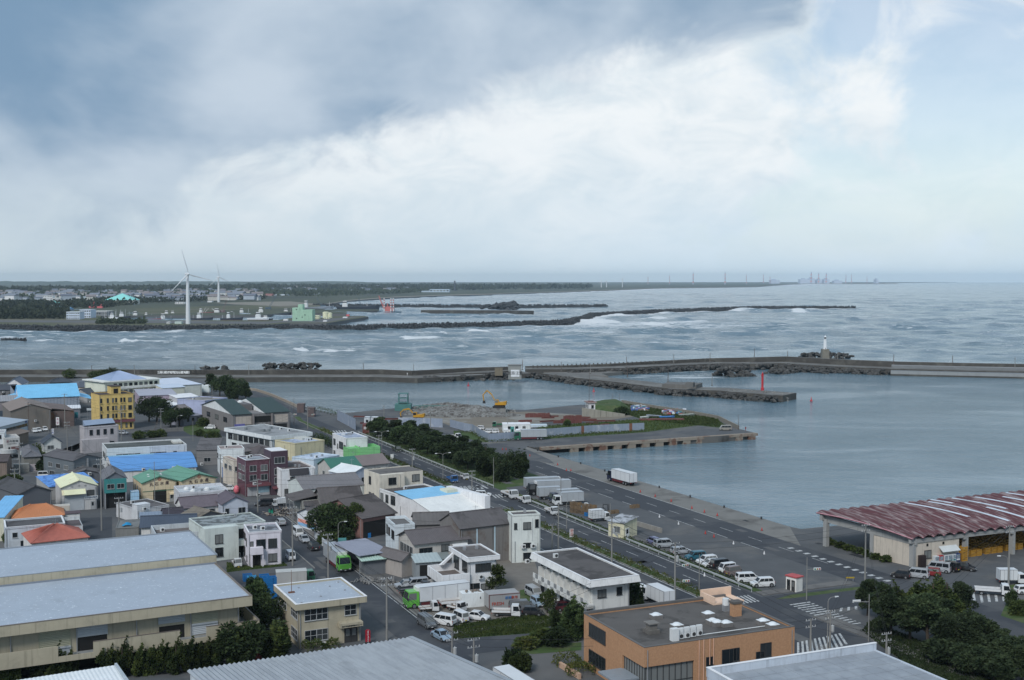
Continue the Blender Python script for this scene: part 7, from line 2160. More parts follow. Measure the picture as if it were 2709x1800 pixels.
# poles, lamps, rails, signs
POLE=mat('pole_concrete',(.25,.245,.23),.85,.08,.6)
POLEB=mat('pole_brown',(.13,.10,.085),.9,.12,.6)
PORC=mat('porcelain',(.6,.6,.58),.3)
def pole(label,f,x,yb,yt,kind='util',m=None,rz=None,group=None,xt=None):
 g=G(f,x,yb)
 h=max(3.,dP(f,x if xt is None else xt,yt,g.y).z)
 nm={'util':'utility_pole','lamp1':'street_lamp','lamp2':'street_lamp','mast':'mast','plain':'pole','tx':'utility_pole'}[kind]
 root=empty(nm,(g.x,g.y,0),GRID if rz is None else rz,label,{'util':'utility pole','tx':'utility pole','lamp1':'street lamp','lamp2':'street lamp','mast':'mast','plain':'pole'}[kind],group)
 r=.16 if kind in('util','tx')else .085
 MB().cyl((0,0,0),(0,0,h),r*1.15,r*.7,8).obj('shaft',m or POLE,root)
 if kind in('util','tx'):
  for k,z in enumerate((h-.25,h-1.3)):
   arm=MB().box(-.95,.95,-.05,.05,z-.05,z+.05).obj('crossarm',STEEL,root)
   for s in(-.85,-.35,.35,.85):
    MB().cyl((s,0,z+.05),(s,0,z+.28),.055,.04,6).obj('insulator',PORC,arm)
  MB().tube([(0,.12,h-2.6),(.5,.3,h-2.5)],.03,5).obj('bracket',STEEL,root)
  if kind=='tx':
   t=MB().cyl((.42,0,h-3.4),(.42,0,h-2.4),.3,.3,10).obj('transformer',Wm(150,152,150),root)
   MB().cyl((.42,0,h-2.4),(.42,0,h-2.2),.06,.05,6).obj('bushing',PORC,t)
 elif kind=='lamp1':
  pts=[(0,0,h-.2),(.1,0,h+.25),(.5,0,h+.55),(1.5,0,h+.6)]
  MB().tube(pts,.05,6).obj('arm',m or POLE,root)
  MB().hexa([(1.3,-.12,h+.5),(2.,-.1,h+.52),(2.,.1,h+.52),(1.3,.12,h+.5)],[(1.35,-.1,h+.66),(1.95,-.06,h+.64),(1.95,.06,h+.64),(1.35,.1,h+.66)]).obj('lamp_head',WHITEP,root)
 elif kind=='lamp2':
  for s in(-1,1):
   MB().tube([(0,0,h-.3),(s*.25,0,h+.1),(s*1.,0,h+.3),(s*1.9,0,h+.35)],.05,6).obj('arm',POLE,root)
   MB().hexa([(s*2.4,-.12,h+.25),(s*1.7,-.12,h+.25),(s*1.7,.12,h+.25),(s*2.4,.12,h+.25)][::s],[(s*2.35,-.07,h+.42),(s*1.75,-.1,h+.42),(s*1.75,.1,h+.42),(s*2.35,.07,h+.42)][::s]).obj('lamp_head',WHITEP,root)
 return root,h
PL=[('util','a',907,1530,890,'tall utility pole between the cream-roofed workshop and the teal garage'),('tx','e',1065,235,-115,'utility pole with many crossarms before the teal garage'),('plain','a',1383,1412,915,'bare pole in front of the left yellow warehouse'),('tx','j',357,840,150,'utility pole with white transformer by the clinic'),('util','j',270,1250,610,'thin utility pole beside the dark grey shed'),('util','a',1083,728,450,'utility pole in front of the yellow building'),('plain','a',1008,742,545,'white lamp column at the corner of the yellow building'),('util','a',1437,650,440,'utility pole with leaning stay on the back street'),('util','a',580,625,310,'utility pole before the blue-roofed hall'),('util','a',602,835,560,'utility pole before the pale house with roof panels'),('plain','a',432,655,535,'white post beside the parked white cars'),('util','a',255,640,385,'utility pole against the brown warehouse'),('plain','a',1895,560,240,'very tall grey lamp column on the lawn'),('lamp1','a',1580,635,520,'short street lamp near the dark trees'),('plain','a',1722,735,550,'white lamp column on the traffic island'),('util','a',1968,1130,850,'utility pole left of the maroon building'),('util','b',277,1370,1070,'utility pole in front of the maroon building'),('util','b',320,760,570,'utility pole left of the white fascia building'),('tx','b',490,830,665,'utility pole with transformer beside the pale yellow block'),('util','b',655,905,745,'utility pole in front of the pale yellow block'),('plain','b',600,590,345,'tall dark pole right of the green roofs'),('plain','b',565,600,380,'grey pole at the end of the green roofs'),('util','b',722,625,420,'utility pole at the curve'),('lamp2','b',1383,870,655,'twin-arm street lamp nearest the green terrace'),('util','b',1357,800,680,'short utility pole beside the twin-arm lamp'),('tx','b',1655,1010,800,'utility pole with boxes on the median'),('lamp2','b',1928,1085,850,'twin-arm street lamp by the blue truck'),('util','b',2187,1205,995,'utility pole at the crosswalk of the main road'),('util','b',1818,680,450,'utility pole by the demolition fence gate'),('plain','b',1270,690,525,'pole beside the red container'),('util','b',1402,590,415,'utility pole behind the roadside trees'),('plain','c',357,1128,878,'white pole before the roadside trees'),('plain','c',957,1300,1052,'brown pole among the box trucks'),('lamp1','c',1008,1520,1290,'single-arm street lamp by the fish crates'),('util','h',935,350,-60,'utility pole rising beside the pale end block'),('util','h',880,350,125,'short utility pole in front of the median shrubs'),('plain','c',1396,1500,1290,'thin pole beside the forklift'),('plain','c',482,645,430,'pole inside the demolition site by the excavator'),('plain','c',157,655,452,'grey pole at the bend of the demolition fence'),('tx','h',1410,475,60,'grey utility pole beside the median across from the yellow hut'),('tx','h',1973,815,290,'utility pole with transformer and signals behind the orange office'),('plain','h',2190,720,395,'thin pole right of the transformer pole'),('tx','h',180,1540,1145,'near utility pole at the street corner'),('tx','g',2010,1410,1085,'near utility pole with cluttered top beside the corrugated roof'),('tx','g',905,620,210,'utility pole beside the lime-green driving truck'),('util','g',1428,1160,600,'utility pole at the edge of the centre street'),('util','g',588,495,-30,'utility pole at the porch house corner'),('lamp1','g',995,300,130,'curved street lamp before the large round tree'),('util','k',1132,745,255,'tall grey utility pole at the market corner'),('plain','k',682,840,510,'thin pole beside the red-roofed booth'),('lamp1','k',843,1215,850,'curved street lamp at the crossing'),('tx','k',862,1215,920,'utility pole behind the curved street lamp'),('util','k',712,1240,985,'utility pole at the orange office corner'),('plain','k',1160,1160,795,'signal pole in front of the pine wood'),('tx','k',1297,1275,1090,'utility pole above the near grey roof'),('util','k',2240,740,265,'utility pole on the market street at right'),('lamp1','m',1185,380,130,'curved street lamp before the yellow crates')]
POLES={}
for k,f,x,yb,yt,lab in PL:
 POLES[lab]=pole(lab,f,x,yb,yt,k,POLEB if 'brown' in lab or 'dark pole' in lab else None,rz=(math.pi if 'crates' in lab and f=='m' else None))
r0,h0=POLES['utility pole with leaning stay on the back street']
MB().cyl((-3.2,-2.2,0),(0,0,h0*.8),.08,.07,6).obj('stay',POLEB,r0)
def wire(a,b,za,zb,sag,label):
 A,B=POLES[a][0].location,POLES[b][0].location
 A,B=Vector((A.x,A.y,POLES[a][1]+za)),Vector((B.x,B.y,POLES[b][1]+zb))
 pts=[]
 for i in range(13):
  t=i/12
  p=A.lerp(B,t)
  p.z-=sag*4*t*(1-t)
  pts.append(p)
 tag(MB().tube(pts,.022,4).obj('power_line',PLASTIC),label,'cable','overhead lines')
g1,g2_,g3,g4='utility pole beside the lime-green driving truck','utility pole at the edge of the centre street','near utility pole with cluttered top beside the corrugated roof','utility pole at the porch house corner'
for k,(za,nm)in enumerate(((0,'topmost'),(-1.2,'middle'),(-2.2,'lowest'))):
 wire(g4,g1,za,za,.5,nm+' overhead line from the porch house corner pole down the centre street')
 wire(g1,g2_,za,za,.6,nm+' overhead line along the centre street beside the tan office')
 wire(g2_,g3,za,za,.6,nm+' overhead line from the street edge pole to the corrugated roof')
wire('near utility pole at the street corner',g3,0,0,.6,'overhead line between the two near corner poles')
wire('utility pole rising beside the pale end block','grey utility pole beside the median across from the yellow hut',0,0,.8,'overhead line above the median shrubs')
wire('grey utility pole beside the median across from the yellow hut','utility pole with transformer and signals behind the orange office',0,0,.8,'overhead line from the median to the signal pole')
wire('tall utility pole between the cream-roofed workshop and the teal garage','utility pole before the pale house with roof panels',0,0,.8,'overhead line crossing the back street')
def signal(pole_lab,dx,dz,label,rz=.0,arm=2.6):
 rt,h=POLES[pole_lab]
 root=empty('traffic_light',(rt.location.x,rt.location.y,0),rz,label,'traffic light')
 MB().tube([(0,0,h+dz),(arm,0,h+dz+.1)],.05,6).obj('arm',POLE,root)
 hd=MB().box(arm-1.25,arm+.05,-.3,-.12,h+dz-.08,h+dz+.34).obj('housing',WHITEP,root)
 for i,m in enumerate((mat('lens_green',(.02,.2,.14),.3),mat('lens_amber',(.3,.18,.02),.3),mat('lens_red',(.3,.02,.02),.3))):
  MB().cyl((arm-1.02+i*.42,-.31,h+dz+.13),(arm-1.02+i*.42,-.35,h+dz+.13),.15,.15,12).obj('lens',m,hd)
signal('utility pole with transformer and signals behind the orange office',0,-4.3,'upper traffic light on the transformer pole',R(24))
signal('utility pole with transformer and signals behind the orange office',0,-7.,'lower traffic light on the transformer pole',R(10))
signal('signal pole in front of the pine wood',0,-1.2,'traffic light on the signal pole by the pine wood',R(190))
signal('thin pole beside the red-roofed booth',0,-2.2,'traffic light beyond the red-roofed booth',R(5),2.4)
signal('utility pole at the curve',0,-3.5,'traffic light at the curve of the main road',R(30),2.8)
signal('grey pole at the end of the green roofs',0,-5.,'traffic light beside the grey pole',R(-20),3.)
signal('utility pole at the crosswalk of the main road',0,-2.,'traffic light at the main road crosswalk',R(200),2.)
for i,(f,x,yb,yt,z,lab)in enumerate((('a',1200,158,55,0,'mast behind the blue-grey hip roof on the breakwater'),('a',820,155,55,0,'pale mast left of the breakwater bushes'),('a',1740,150,55,0,'mast beside the white banner'),('a',2220,152,55,0,'mast right of the small rock islet'),('b',755,125,30,0,'mast at the long rock islet'),('b',1218,125,35,0,'mast in the middle of the long breakwater'),('b',1665,140,45,0,'mast at the start of the breakwater ramp'),('c',615,100,5,1,'mast beside the breakwater hut'),('c',960,110,25,1,'mast at the fork of the jetties'),('c',1220,135,40,1,'mast on the inner jetty root'),('r',1215,1008,912,1,'brown mast on the inner jetty before the lagoon'),('r',1575,1048,945,1,'yellow-brown mast mid inner jetty'),('r',1968,1082,985,1,'mast beyond the caisson on the inner jetty'),('r',2345,835,748,2,'mast on the outer mole at its bend'),('r',1205,905,822,2,'mast on the outer mole, first after the fork'),('r',1625,885,795,2,'mast on the outer mole, second after the fork'),('r',1950,870,790,2,'mast on the outer mole, third after the fork'),('s',278,890,825,3,'mast left of the white lighthouse'),('s',718,925,852,3,'mast right of the white lighthouse'),('s',1212,950,858,3,'mast at the left end of the concrete wharf'),('s',1730,960,868,3,'mast in the middle of the concrete wharf'),('s',2280,975,882,3,'mast at the right end of the concrete wharf'))):
 g=G(f,x,yb,z)
 h=dP(f,x,yt,g.y).z
 root=empty('mast',(g.x,g.y,z),0,lab,'mast','masts on the breakwaters')
 MB().cyl((0,0,0),(0,0,h-z),.22,.14,6).obj('shaft',POLEB if i%3 else POLE,root)
 MB().box(-.4,.4,-.4,.4,0,.5).obj('footing',bw_top,root)
RAIL=mat('rail_white',(.48,.5,.5),.5,.08,.5,dirt=.15)
for s0,s1,lab in((178,224,'white guard rail in front of the parked cars'),(228,276,'white guard rail beside the fish crates'),(297,424,'long white guard rail below the roadside trees')):
 root=tag(empty('guard_rail'),lab,'guard rail','guard rails of the main road')
 s=s0
 while s<s1:
  e=min(s+4.,s1)
  a,b_=NS(128.,s),NS(128.,e)
  mb=MB()
  q=NH*.05
  mb.hexa([a+q+Vector((0,0,.5)),a-q+Vector((0,0,.5)),b_-q+Vector((0,0,.5)),b_+q+Vector((0,0,.5))],[a+q*1.8+Vector((0,0,.82)),a-q*1.8+Vector((0,0,.82)),b_-q*1.8+Vector((0,0,.82)),b_+q*1.8+Vector((0,0,.82))])
  mb.obj('beam',RAIL,root)
  MB().cyl((a.x,a.y,0),(a.x,a.y,.75),.07,.07,6).obj('post',RAIL,root)
  s+=4.06
WALLG=Wm(150,152,150)
def wL(label,pts,h,th,m,cat='wall',name='garden_wall',z0=0):
 root=tag(empty(name),label,cat)
 for a,b_ in zip(pts,pts[1:]):
  a,b_=Vector((a[0],a[1],0)),Vector((b_[0],b_[1],0))
  n=(b_-a).normalized()
  q=Vector((n.y,-n.x,0))*th/2
  k=max(1,int((b_-a).length/2.))
  for i in range(k):
   p0,p1=a.lerp(b_,i/k),a.lerp(b_,(i+1)/k-.012)
   MB().hexa([p0+q,p1+q,p1-q,p0-q],[p+Vector((0,0,h))for p in(p0+q,p1+q,p1-q,p0-q)]).obj('panel',m,root)
 return root
wL('white garden wall under the large round tree',[G('l',1570,900),G('l',1740,1060),G('l',1840,1110)],1.6,.15,Wm(170,176,180))
wL('grey block wall along the back street beside the yellow building',[G('a',1190,690),G('a',1330,660),G('a',1640,640)],1.3,.2,Wm(110,108,104))
wL('pale block fence at the far left beside the white micro van',[G('j',0,1060),G('j',150,1060)],1.4,.2,Wm(150,142,132))
wL('concrete wall beside the yellow hut',[G('h',1640,140),G('h',1860,205)],1.1,.3,Wm(128,124,116))
wL('low red fence at the back of the blue bins',[G('a',1880,470),G('a',2000,455)],2.4,.1,Wm(84,84,84),'fence','fence')
wL('orange planter wall beside the orange office entrance',[G('h',950,1400),G('h',1130,1510)],.8,.4,Wm(176,140,110),'wall','planter_wall')
def sign(label,f,x0,x1,yt,yb,ybase,m,text=None,ts=.5,tm=None,rz=.0,vertical=False,depth=None,frame=STEEL,zb=None):
 g=G(f,(x0+x1)/2,ybase)if depth is None else dP(f,(x0+x1)/2,ybase,depth)
 Y=g.y
 a,b_=dP(f,x0,yt,Y),dP(f,x1,yb,Y)
 wd=abs(b_.x-a.x)
 root=empty('sign',(g.x,g.y,0),rz,label,'sign')
 pn=MB().box(-wd/2,wd/2,-.06,.06,b_.z,a.z).obj('panel',m,root)
 for s in(-.38,.38):
  MB().cyl((s*wd,.09,0 if zb is None else zb),(s*wd,.09,a.z-.1),.05,.05,6).obj('post',frame,root)
 if text:
  if vertical:
   n=len(text)
   for i,ch in enumerate(text):
    lettering('lettering',ch,ts,tm,root,(0,-.075,a.z-(i+.6)*(a.z-b_.z)/(n+.2)),0,.005)
  else:
   lettering('lettering',text,ts,tm,root,(0,-.075,(a.z+b_.z)/2),0,.005)
 return root
INK=mat('dark_ink',(.03,.03,.03))
sign('long white banner with black characters on the breakwater','a',1405,1693,108,131,152,WHITEP,'航路波 見えない所で 事故多発',3.,INK,0,zb=.3)
sign('white sign with red print standing in the median','h',1033,1070,166,240,252,WHITEP,'港湾',.9,mat('red_ink',(.45,.07,.04)),R(20),True)
sign('white sign panel beside the junction at the curve','b',1460,1488,850,895,905,WHITEP,None)
sign('tall white and blue shop sign by the depot','a',462,482,622,672,690,WHITEP,'水産',.9,mat('blue_ink',(.02,.06,.28)),0,True)
sign('white roadside sign with pink print before the brown warehouse','a',500,530,520,590,620,WHITEP,'食堂',1.,mat('pink_ink',(.3,.05,.12)),0,True)
sign('green road sign panel behind the pale house','a',666,697,475,525,560,mat('teal_sign',(.02,.16,.2)),None)
sign('grey direction sign board beside the blue-roofed hall','a',775,832,440,460,540,Wm(160,168,170),None)
sign('white notice sign against the brown warehouse','a',258,287,440,465,600,WHITEP,None)
sign('low yellow barrier board at the quay road end','k',985,1050,662,672,695,mat('hazard_yellow',(.4,.28,.03)),None)
rt=tag(empty('banner',G('g',1258,1190),R(22)),'red upright banner with white script beside the tan office','banner')
MB().cyl((0,0,0),(0,0,.3),.45,.4,12).obj('base',PLASTIC,rt)
pr=[(-.38,.3),(.38,.3),(.38,2.)]+[(.38*math.cos(a),2.+.25*math.sin(a))for a in np.linspace(.2,math.pi-.2,7)]+[(-.38,2.)]
MB().extr(pr,1,-.12,.12).obj('panel',mat('banner_red',(.36,.015,.03),.5),rt)
o=lettering('lettering','Coca-Cola',.42,WHITEP,rt,(0,-.14,1.2),0,.01)
o.rotation_euler=(math.pi/2,-math.pi/2,0)
lh=tag(empty('lighthouse',G('s',608,858,3.2)),'white lighthouse on a square stone base at the end of the outer mole','lighthouse')
gz=G('s',608,858,3.2)
sc=gz.y/FPX*(1/3.3286)
STONE=Wm(112,106,92)
MB().hexa([(-32*sc,-32*sc,-4),(32*sc,-32*sc,-4),(32*sc,32*sc,-4),(-32*sc,32*sc,-4)],[(-29*sc,-29*sc,46*sc),(29*sc,-29*sc,46*sc),(29*sc,29*sc,46*sc),(-29*sc,29*sc,46*sc)]).obj('base',STONE,lh)
LW=mat('lighthouse_white',(.76,.77,.77),.6,.03,.3)
z0=46*sc
tw=MB().lathe([(18*sc,z0),(13*sc,z0+84*sc),(16*sc,z0+86*sc),(16*sc,z0+90*sc),(10*sc,z0+91*sc)],20).obj('tower',LW,lh,smooth=False)
MB().lathe([(9*sc,z0+91*sc),(9*sc,z0+106*sc)],14).obj('lantern',VGLASS,tw)
MB().lathe([(11*sc,z0+106*sc),(8*sc,z0+113*sc),(2*sc,z0+119*sc),(.8*sc,z0+124*sc)],14).obj('dome',LW,tw)
MB().box(-2*sc,2*sc,-19*sc,-15*sc,z0,z0+12*sc).obj('door',DARKF,tw)
REDT=mat('signal_red',(.5,.035,.045),.5,.06,.4)
rl=tag(empty('light_tower',G('d',341,243,.9)),'slim red light tower near the end of the inner jetty','light tower')
g=G('d',341,243,.9)
sc=g.y/FPX/2.9172
MB().lathe([(13*sc,0),(12*sc,20*sc),(8.5*sc,24*sc),(8*sc,112*sc),(11*sc,113*sc),(11*sc,117*sc),(6*sc,118*sc)],14).obj('tower',REDT,rl)
ln=MB().lathe([(6*sc,118*sc),(6*sc,132*sc),(7*sc,133*sc),(1*sc,140*sc),(.8*sc,148*sc)],10).obj('lantern',REDT,rl)
for i in range(8):
 a=i*math.pi/4
 MB().cyl((10.5*sc*math.cos(a),10.5*sc*math.sin(a),117*sc),(10.5*sc*math.cos(a),10.5*sc*math.sin(a),126*sc),.05,.05,5).obj('railing_post',REDT,rl)
for lab,f,x,y in(('red buoy near the outer jetty head','d',718,325),('red buoy behind the rubble heap','c',131,240),('red buoy behind the pier hut','c',1250,292)):
 p=G(f,x,y,WATER_Z)
 b_=tag(empty('buoy',p),lab,'buoy','red harbour buoys')
 b_.scale=(.62,.62,.62)
 MB().lathe([(.9,-.6),(1.1,.2),(.9,.7),(.4,.9)],12).obj('float',REDT,b_)
 MB().lathe([(.42,.9),(.2,2.6)],8).obj('tower',REDT,b_)
 MB().lathe([(.3,2.6),(.3,2.9),(.05,3.3)],8).obj('lamp',REDT,b_)
b=Bld('hut','grey concrete hut with white lettered panel on the breakwater',('c',487,58),('c',605,55),6.,8.,theta=.0)
b.walls(Wm(128,128,122));b.panel('R',.2,.85,1.5,5.5,Wm(200,206,208),'sign_board',.1);fL(b,'R',.52,3.5,'航路注意',2.2,INK,.14);b.part('roof',MB().box(-.4,b.W+.4,-.4,b.D+.4,8.,8.3),Wm(120,120,116))
b=Bld('hut','small ochre concrete store left of the breakwater hut',('c',367,84),('c',437,84),5.,4.4,theta=.0)
b.flat(Wm(112,102,82),Wm(120,112,96),.2,.2)
CONE=MB().lathe([(.2,.03),(.03,.7)],10).mesh('cone_body',mat('cone_red',(.45,.05,.04),.5))
CONEW=MB().lathe([(.2,.03),(.03,.7)],10).mesh('cone_body',mat('cone_white',(.7,.7,.7),.5))
CBASE=MB().box(-.26,.26,-.26,.26,0,.035).mesh('cone_base',PLASTIC)
for i,(f,x,y,w_)in enumerate((('c',436,812,0),('c',468,812,0),('c',680,868,0),('c',928,948,0),('c',1006,998,0),('c',1046,1000,0),('c',1665,1190,0),('c',1798,1230,0),('c',1941,1273,0),('c',2125,1335,0),('c',2237,1370,0),('c',2352,1400,0),('d',337,1325,0),('c',1836,1415,1),('c',2006,1478,1),('h',2246,213,0),('h',2322,243,0),('k',118,410,1),('k',355,488,1),('h',2238,590,1))):
 o=tag(empty('traffic_cone',G(f,x,y)),None,'cone','traffic cones on the quay')
 o['label']='white traffic cone on the quay lot' if w_ else 'red traffic cone beside the quay road'
 b_=place('cone_body',CONEW if w_ else CONE,o);b_.scale=(1.1,1.1,1.1)
 c_=place('cone_base',CBASE,o);c_.scale=(1.1,1.1,1.1)
for i in range(9):
 p=NS(169.4,232+i*15.5)
 o=tag(empty('bollard',p),'low mooring bollard on the quay edge','bollard','mooring bollards')
 MB().lathe([(.22,0),(.16,.35),(.28,.45),(.22,.6)],10).obj('post',PLASTIC,o)
 # boxes, crates, yard clutter
def crate_mesh(wd,dp,ht,m,name='crate',open_=True,slats=4):
 mb=MB()
 if open_:
  t=.04
  for k in range(slats):
   z0,z1=ht*k/slats,ht*(k+.8)/slats
   mb.box(0,wd,0,t,z0,z1).box(0,wd,dp-t,dp,z0,z1).box(0,t,t,dp-t,z0,z1).box(wd-t,wd,t,dp-t,z0,z1)
  mb.box(t,wd-t,t,dp-t,0,.05)
  for x in(0,wd-.07):
   for y in(0,dp-.07):
    mb.box(x-.005,x+.075,y-.005,y+.075,0,ht)
 else:
  mb.box(0,wd,0,dp,0,ht)
 return mb.mesh(name,m)
WOODC=mat('crate_wood',(.20,.14,.085),.9,.2,2,dirt=.25)
CR1=crate_mesh(1.2,1.,.8,WOODC)
YCR=crate_mesh(1.15,1.,.62,mat('crate_yellow',(.42,.22,.03),.7,.12,1.5),slats=2)
BCR=crate_mesh(1.1,1.,.85,mat('bin_blue',(.015,.16,.42),.6,.08,1))
LBCR=crate_mesh(1.1,1.,.85,mat('bin_lightblue',(.06,.34,.6),.6,.08,1))
GCR=crate_mesh(1.2,1.,.5,mat('crate_teal',(.10,.3,.3),.7,.1,1),slats=2)
def crate(me,p,rz,label,group,z=.0,cat='crate',name='crate',s=1.):
 o=tag(place(name,me,None,(p.x,p.y,z),rz),label,cat,group)
 o.scale=(s,s,s)
 return o
rc=random.Random(8)
for i in range(14):
 for k in range(1+(i*3)%2+(i%4==0)):
  p=G('c',1060+(i%7)*36+rc.uniform(-8,8),1335+(i//7)*38+(i%7)*6,0)
  crate(CR1,p,GRID+rc.uniform(-.1,.1),'brown wooden fish crate stacked on the quay lot beside the guard rail','wooden crates on the quay lot',k*.82)
for x,y,me,lab in((1105,1312,YCR,'bright yellow tub on the crate stack'),(1185,1405,BCR,'blue tub beside the small silver box truck'),(1160,1345,LBCR,'light blue tub among the fish crates'),(1240,1335,YCR,'orange crate by the quay lot stack'),(990,1275,YCR,'orange crate under the silver truck box'),(1590,1335,CR1,'left brown crate standing alone on the quay lot'),(1625,1330,CR1,'right brown crate standing alone on the quay lot'),(1440,1380,CR1,'brown crate carried by the forklift'),(1395,1385,CR1,'orange-brown crate beside the forklift')):
 crate(me,G('c',x,y),GRID+.1,lab,None)
dt=tag(empty('water_tank',G('c',1182,1318)),'small white domed tank on the crate stack','water tank');MB().lathe([(.7,0),(.7,.6),(.5,.95),(.1,1.05)],12).obj('tank',WHITEP,dt);MB().box(-.5,.5,-.5,.5,-.01,.02).obj('base',PLASTIC,dt)
def forklift(label,p,rz,col_):
 root=empty('forklift',(p.x,p.y,0),rz,label,'forklift')
 pm=mat('forklift_'+col_,COLS[col_]if col_ in COLS else(.1,.1,.1),.5)
 MB().hexa([(-1.1,-.55,.3),(.7,-.55,.3),(.7,.55,.3),(-1.1,.55,.3)],[(-1.05,-.5,1.15),(-.1,-.5,.9),(-.1,.5,.9),(-1.05,.5,1.15)]).obj('body',pm,root)
 cg=MB()
 for x in(-.7,.55):
  for y in(-.48,.48):
   cg.cyl((x,y,.8),(x*.8,y,2.1),.04,.04,5)
 cg.box(-.65,.5,-.52,.52,2.1,2.16)
 cg.obj('overhead_guard',PLASTIC,root)
 MB().box(.75,.87,-.4,-.28,.1,2.2).box(.75,.87,.28,.4,.1,2.2).box(.76,.86,-.28,.28,1.9,2.).obj('mast',PLASTIC,root)
 MB().box(.87,1.9,-.35,-.22,.12,.17).box(.87,1.9,.22,.35,.12,.17).obj('fork',STEEL,root)
 ty,ri=wheel_parts(.28,.18)
 for x,y in((.5,-.5),(.5,.5),(-.75,-.45),(-.75,.45)):
  o=place('wheel',ty,root,(x,y,.28));place('rim',ri,o)
 MB().box(-.45,-.1,-.22,.22,1.,1.1).box(-.5,-.42,-.22,.22,1.,1.5).obj('seat',PLASTIC,root)
COLS['fgreen']=(.01,.26,.16)
forklift('green forklift on the centre street by the scrap heap',G('l',795,480),R(-70),'fgreen')
forklift('dark forklift beside the fish crates',G('c',1355,1375),R(-10),'dark')
for i,(x,y,n_,me,c_)in enumerate(((215,800,2,LBCR,'light blue'),(250,790,2,LBCR,'light blue'),(330,800,3,BCR,'dark blue'),(365,795,3,BCR,'dark blue'),(300,775,3,BCR,'dark blue'),(150,640,1,BCR,'dark blue'),(190,660,1,LBCR,'light blue'))):
 p=G('g',x,y)
 for k in range(n_):
  crate(me,p,R(20),'%s fish tub in the stacks behind the tan office'%c_,'blue tubs behind the tan office',k*1.3,'tub','fish_tub',1.5)
tk_=V('bedgrey','dgreen',('g',640,640),20,'flatbed with dark green cab loaded with junk behind the tan office')
pw=random.Random(4)
for i in range(16):
 p=G('g',430+(i%8)*42,640+(i//8)*70)
 crate(crate_mesh(1.+pw.random()*.6,.9,.4+pw.random()*.6,[WOODC,WHITEP,mat('bin_blue',(.015,.16,.42)),Wm(150,130,110),Wm(170,90,70)][i%5],open_=i%3==0),p,pw.random(),'odd box in the junk yard behind the tan office','junk yard boxes',0,'box','junk_box')
cont=Bld('container','long pale shipping body beyond the junk behind the tan office',('g',440,560),('g',712,545),2.4,3.);cont.walls(Wm(150,150,146,'metal'));cont.part('roof',MB().box(-.05,cont.W+.05,-.05,cont.D+.05,3.,3.08),Wm(166,166,160,'metal'))
bn=Bld('skip','red skip heaped with white foam left of the tan office',('g',215,1268),('g',310,1255),2.,1.4);bn.walls(Wm(140,50,48));o=rM('foam_scrap',[bn.o.location+Vector((.3,.8,0)),bn.o.location+Vector((2.4,1.6,0))],1.4,.3,16,1.35,1.6,WHITEP,bn.o);o.matrix_parent_inverse=(Matrix.Translation(bn.o.location)@Matrix.Rotation(bn.th,4,'Z')).inverted()
ct=Bld('container','grey cargo container with red and blue lettering in the truck yard',('h',318,760),('h',592,738),('h',300,715),2.9)
ct.walls(Wm(140,140,138,'metal'),.5);ct.part('frame',MB().box(-.06,ct.W+.06,-.06,.1,2.85,2.96).box(-.06,.1,-.06,.1,.3,2.85),Wm(110,80,76));fL(ct,'R',.28,1.3,'FRESH',.8,mat('red_ink',(.45,.07,.04)));fL(ct,'R',.62,2.2,'新鮮',.6,mat('blue_band2',(.06,.2,.45)));fL(ct,'R',.82,2.2,'魚市',.6,mat('red_ink',(.45,.07,.04)))
for x in(1.,1.9):
 ct.part('wheel',MB().cyl((x,.1,.4),(x,.4,.4),.4,.4,12),TYRE)
st=Bld('container','white storage box with nets heaped on top in the truck yard',('g',2100,748),('g',2298,732),2.3,2.5);st.walls(Wm(196,204,208));o=rM('net_heap',[Vector((.5,1.,0)),Vector((st.W-.5,1.2,0))],1.3,.28,5,2.5,2.75,Wm(110,96,84),st.o)
for k in range(4):
 crate(GCR,G('l',1990,1110),R(10),'teal fish crate stacked by the street corner','teal crates by the street',k*.52,s=1.4)
for x,y,c_,lab in((1195,240,BCR,'dark blue tub beside the barn bay'),(1230,250,BCR,'second dark blue tub beside the barn bay'),(1265,180,LBCR,'light blue tub inside the barn bay')):
 crate(c_,G('g',x,y),.4,lab,None,s=1.3,cat='tub',name='fish_tub')
SCR=[Wm(90,76,66),Wm(120,118,114),Wm(70,70,74),Wm(150,140,126)]
hp=random.Random(2)
heap=tag(empty('scrap_heap',G('l',1050,470)),'brown and grey scrap heap at the roadside beside the green forklift','scrap heap')
for m in SCR:
 mb=MB()
 for i in range(60):
  x,y=hp.gauss(0,2.6),hp.gauss(0,1.4)
  z=max(0,1.6-.25*abs(x)-.5*abs(y))*hp.random()
  a,L_=hp.random()*6.28,hp.uniform(.3,1.4)
  mb.cyl((x,y,z),(x+math.cos(a)*L_,y+math.sin(a)*L_,z+hp.uniform(0,.6)),hp.uniform(.04,.18),hp.uniform(.04,.16),5)
 o=mb.obj('scrap_piece',m,heap);o['kind']='stuff'
hb=tag(empty('scrap_heap',G('g',1330,640)),'low heap of grey junk beside the canopy shed','scrap heap')
mb=MB()
for i in range(70):
 x,y=hp.gauss(0,2.2),hp.gauss(0,1.)
 a,L_=hp.random()*6.28,hp.uniform(.3,1.1)
 mb.cyl((x,y,.1),(x+math.cos(a)*L_,y+math.sin(a)*L_,hp.uniform(.1,.8)),hp.uniform(.05,.2),.08,5)
o=mb.obj('scrap_piece',SCR[1],hb);o['kind']='stuff'
for j in range(7):
 for i in range(13):
  for k in range(2):
   p=MKM@Vector((16.5+i*1.7+(i//3)*1.1,2.+j*1.9+(i//3)*.4,0))
   crate(YCR,p,mk.rotation_euler.z,'yellow fish crate in the rows under the market roof','yellow crates in the market hall',k*.66,s=1.15)
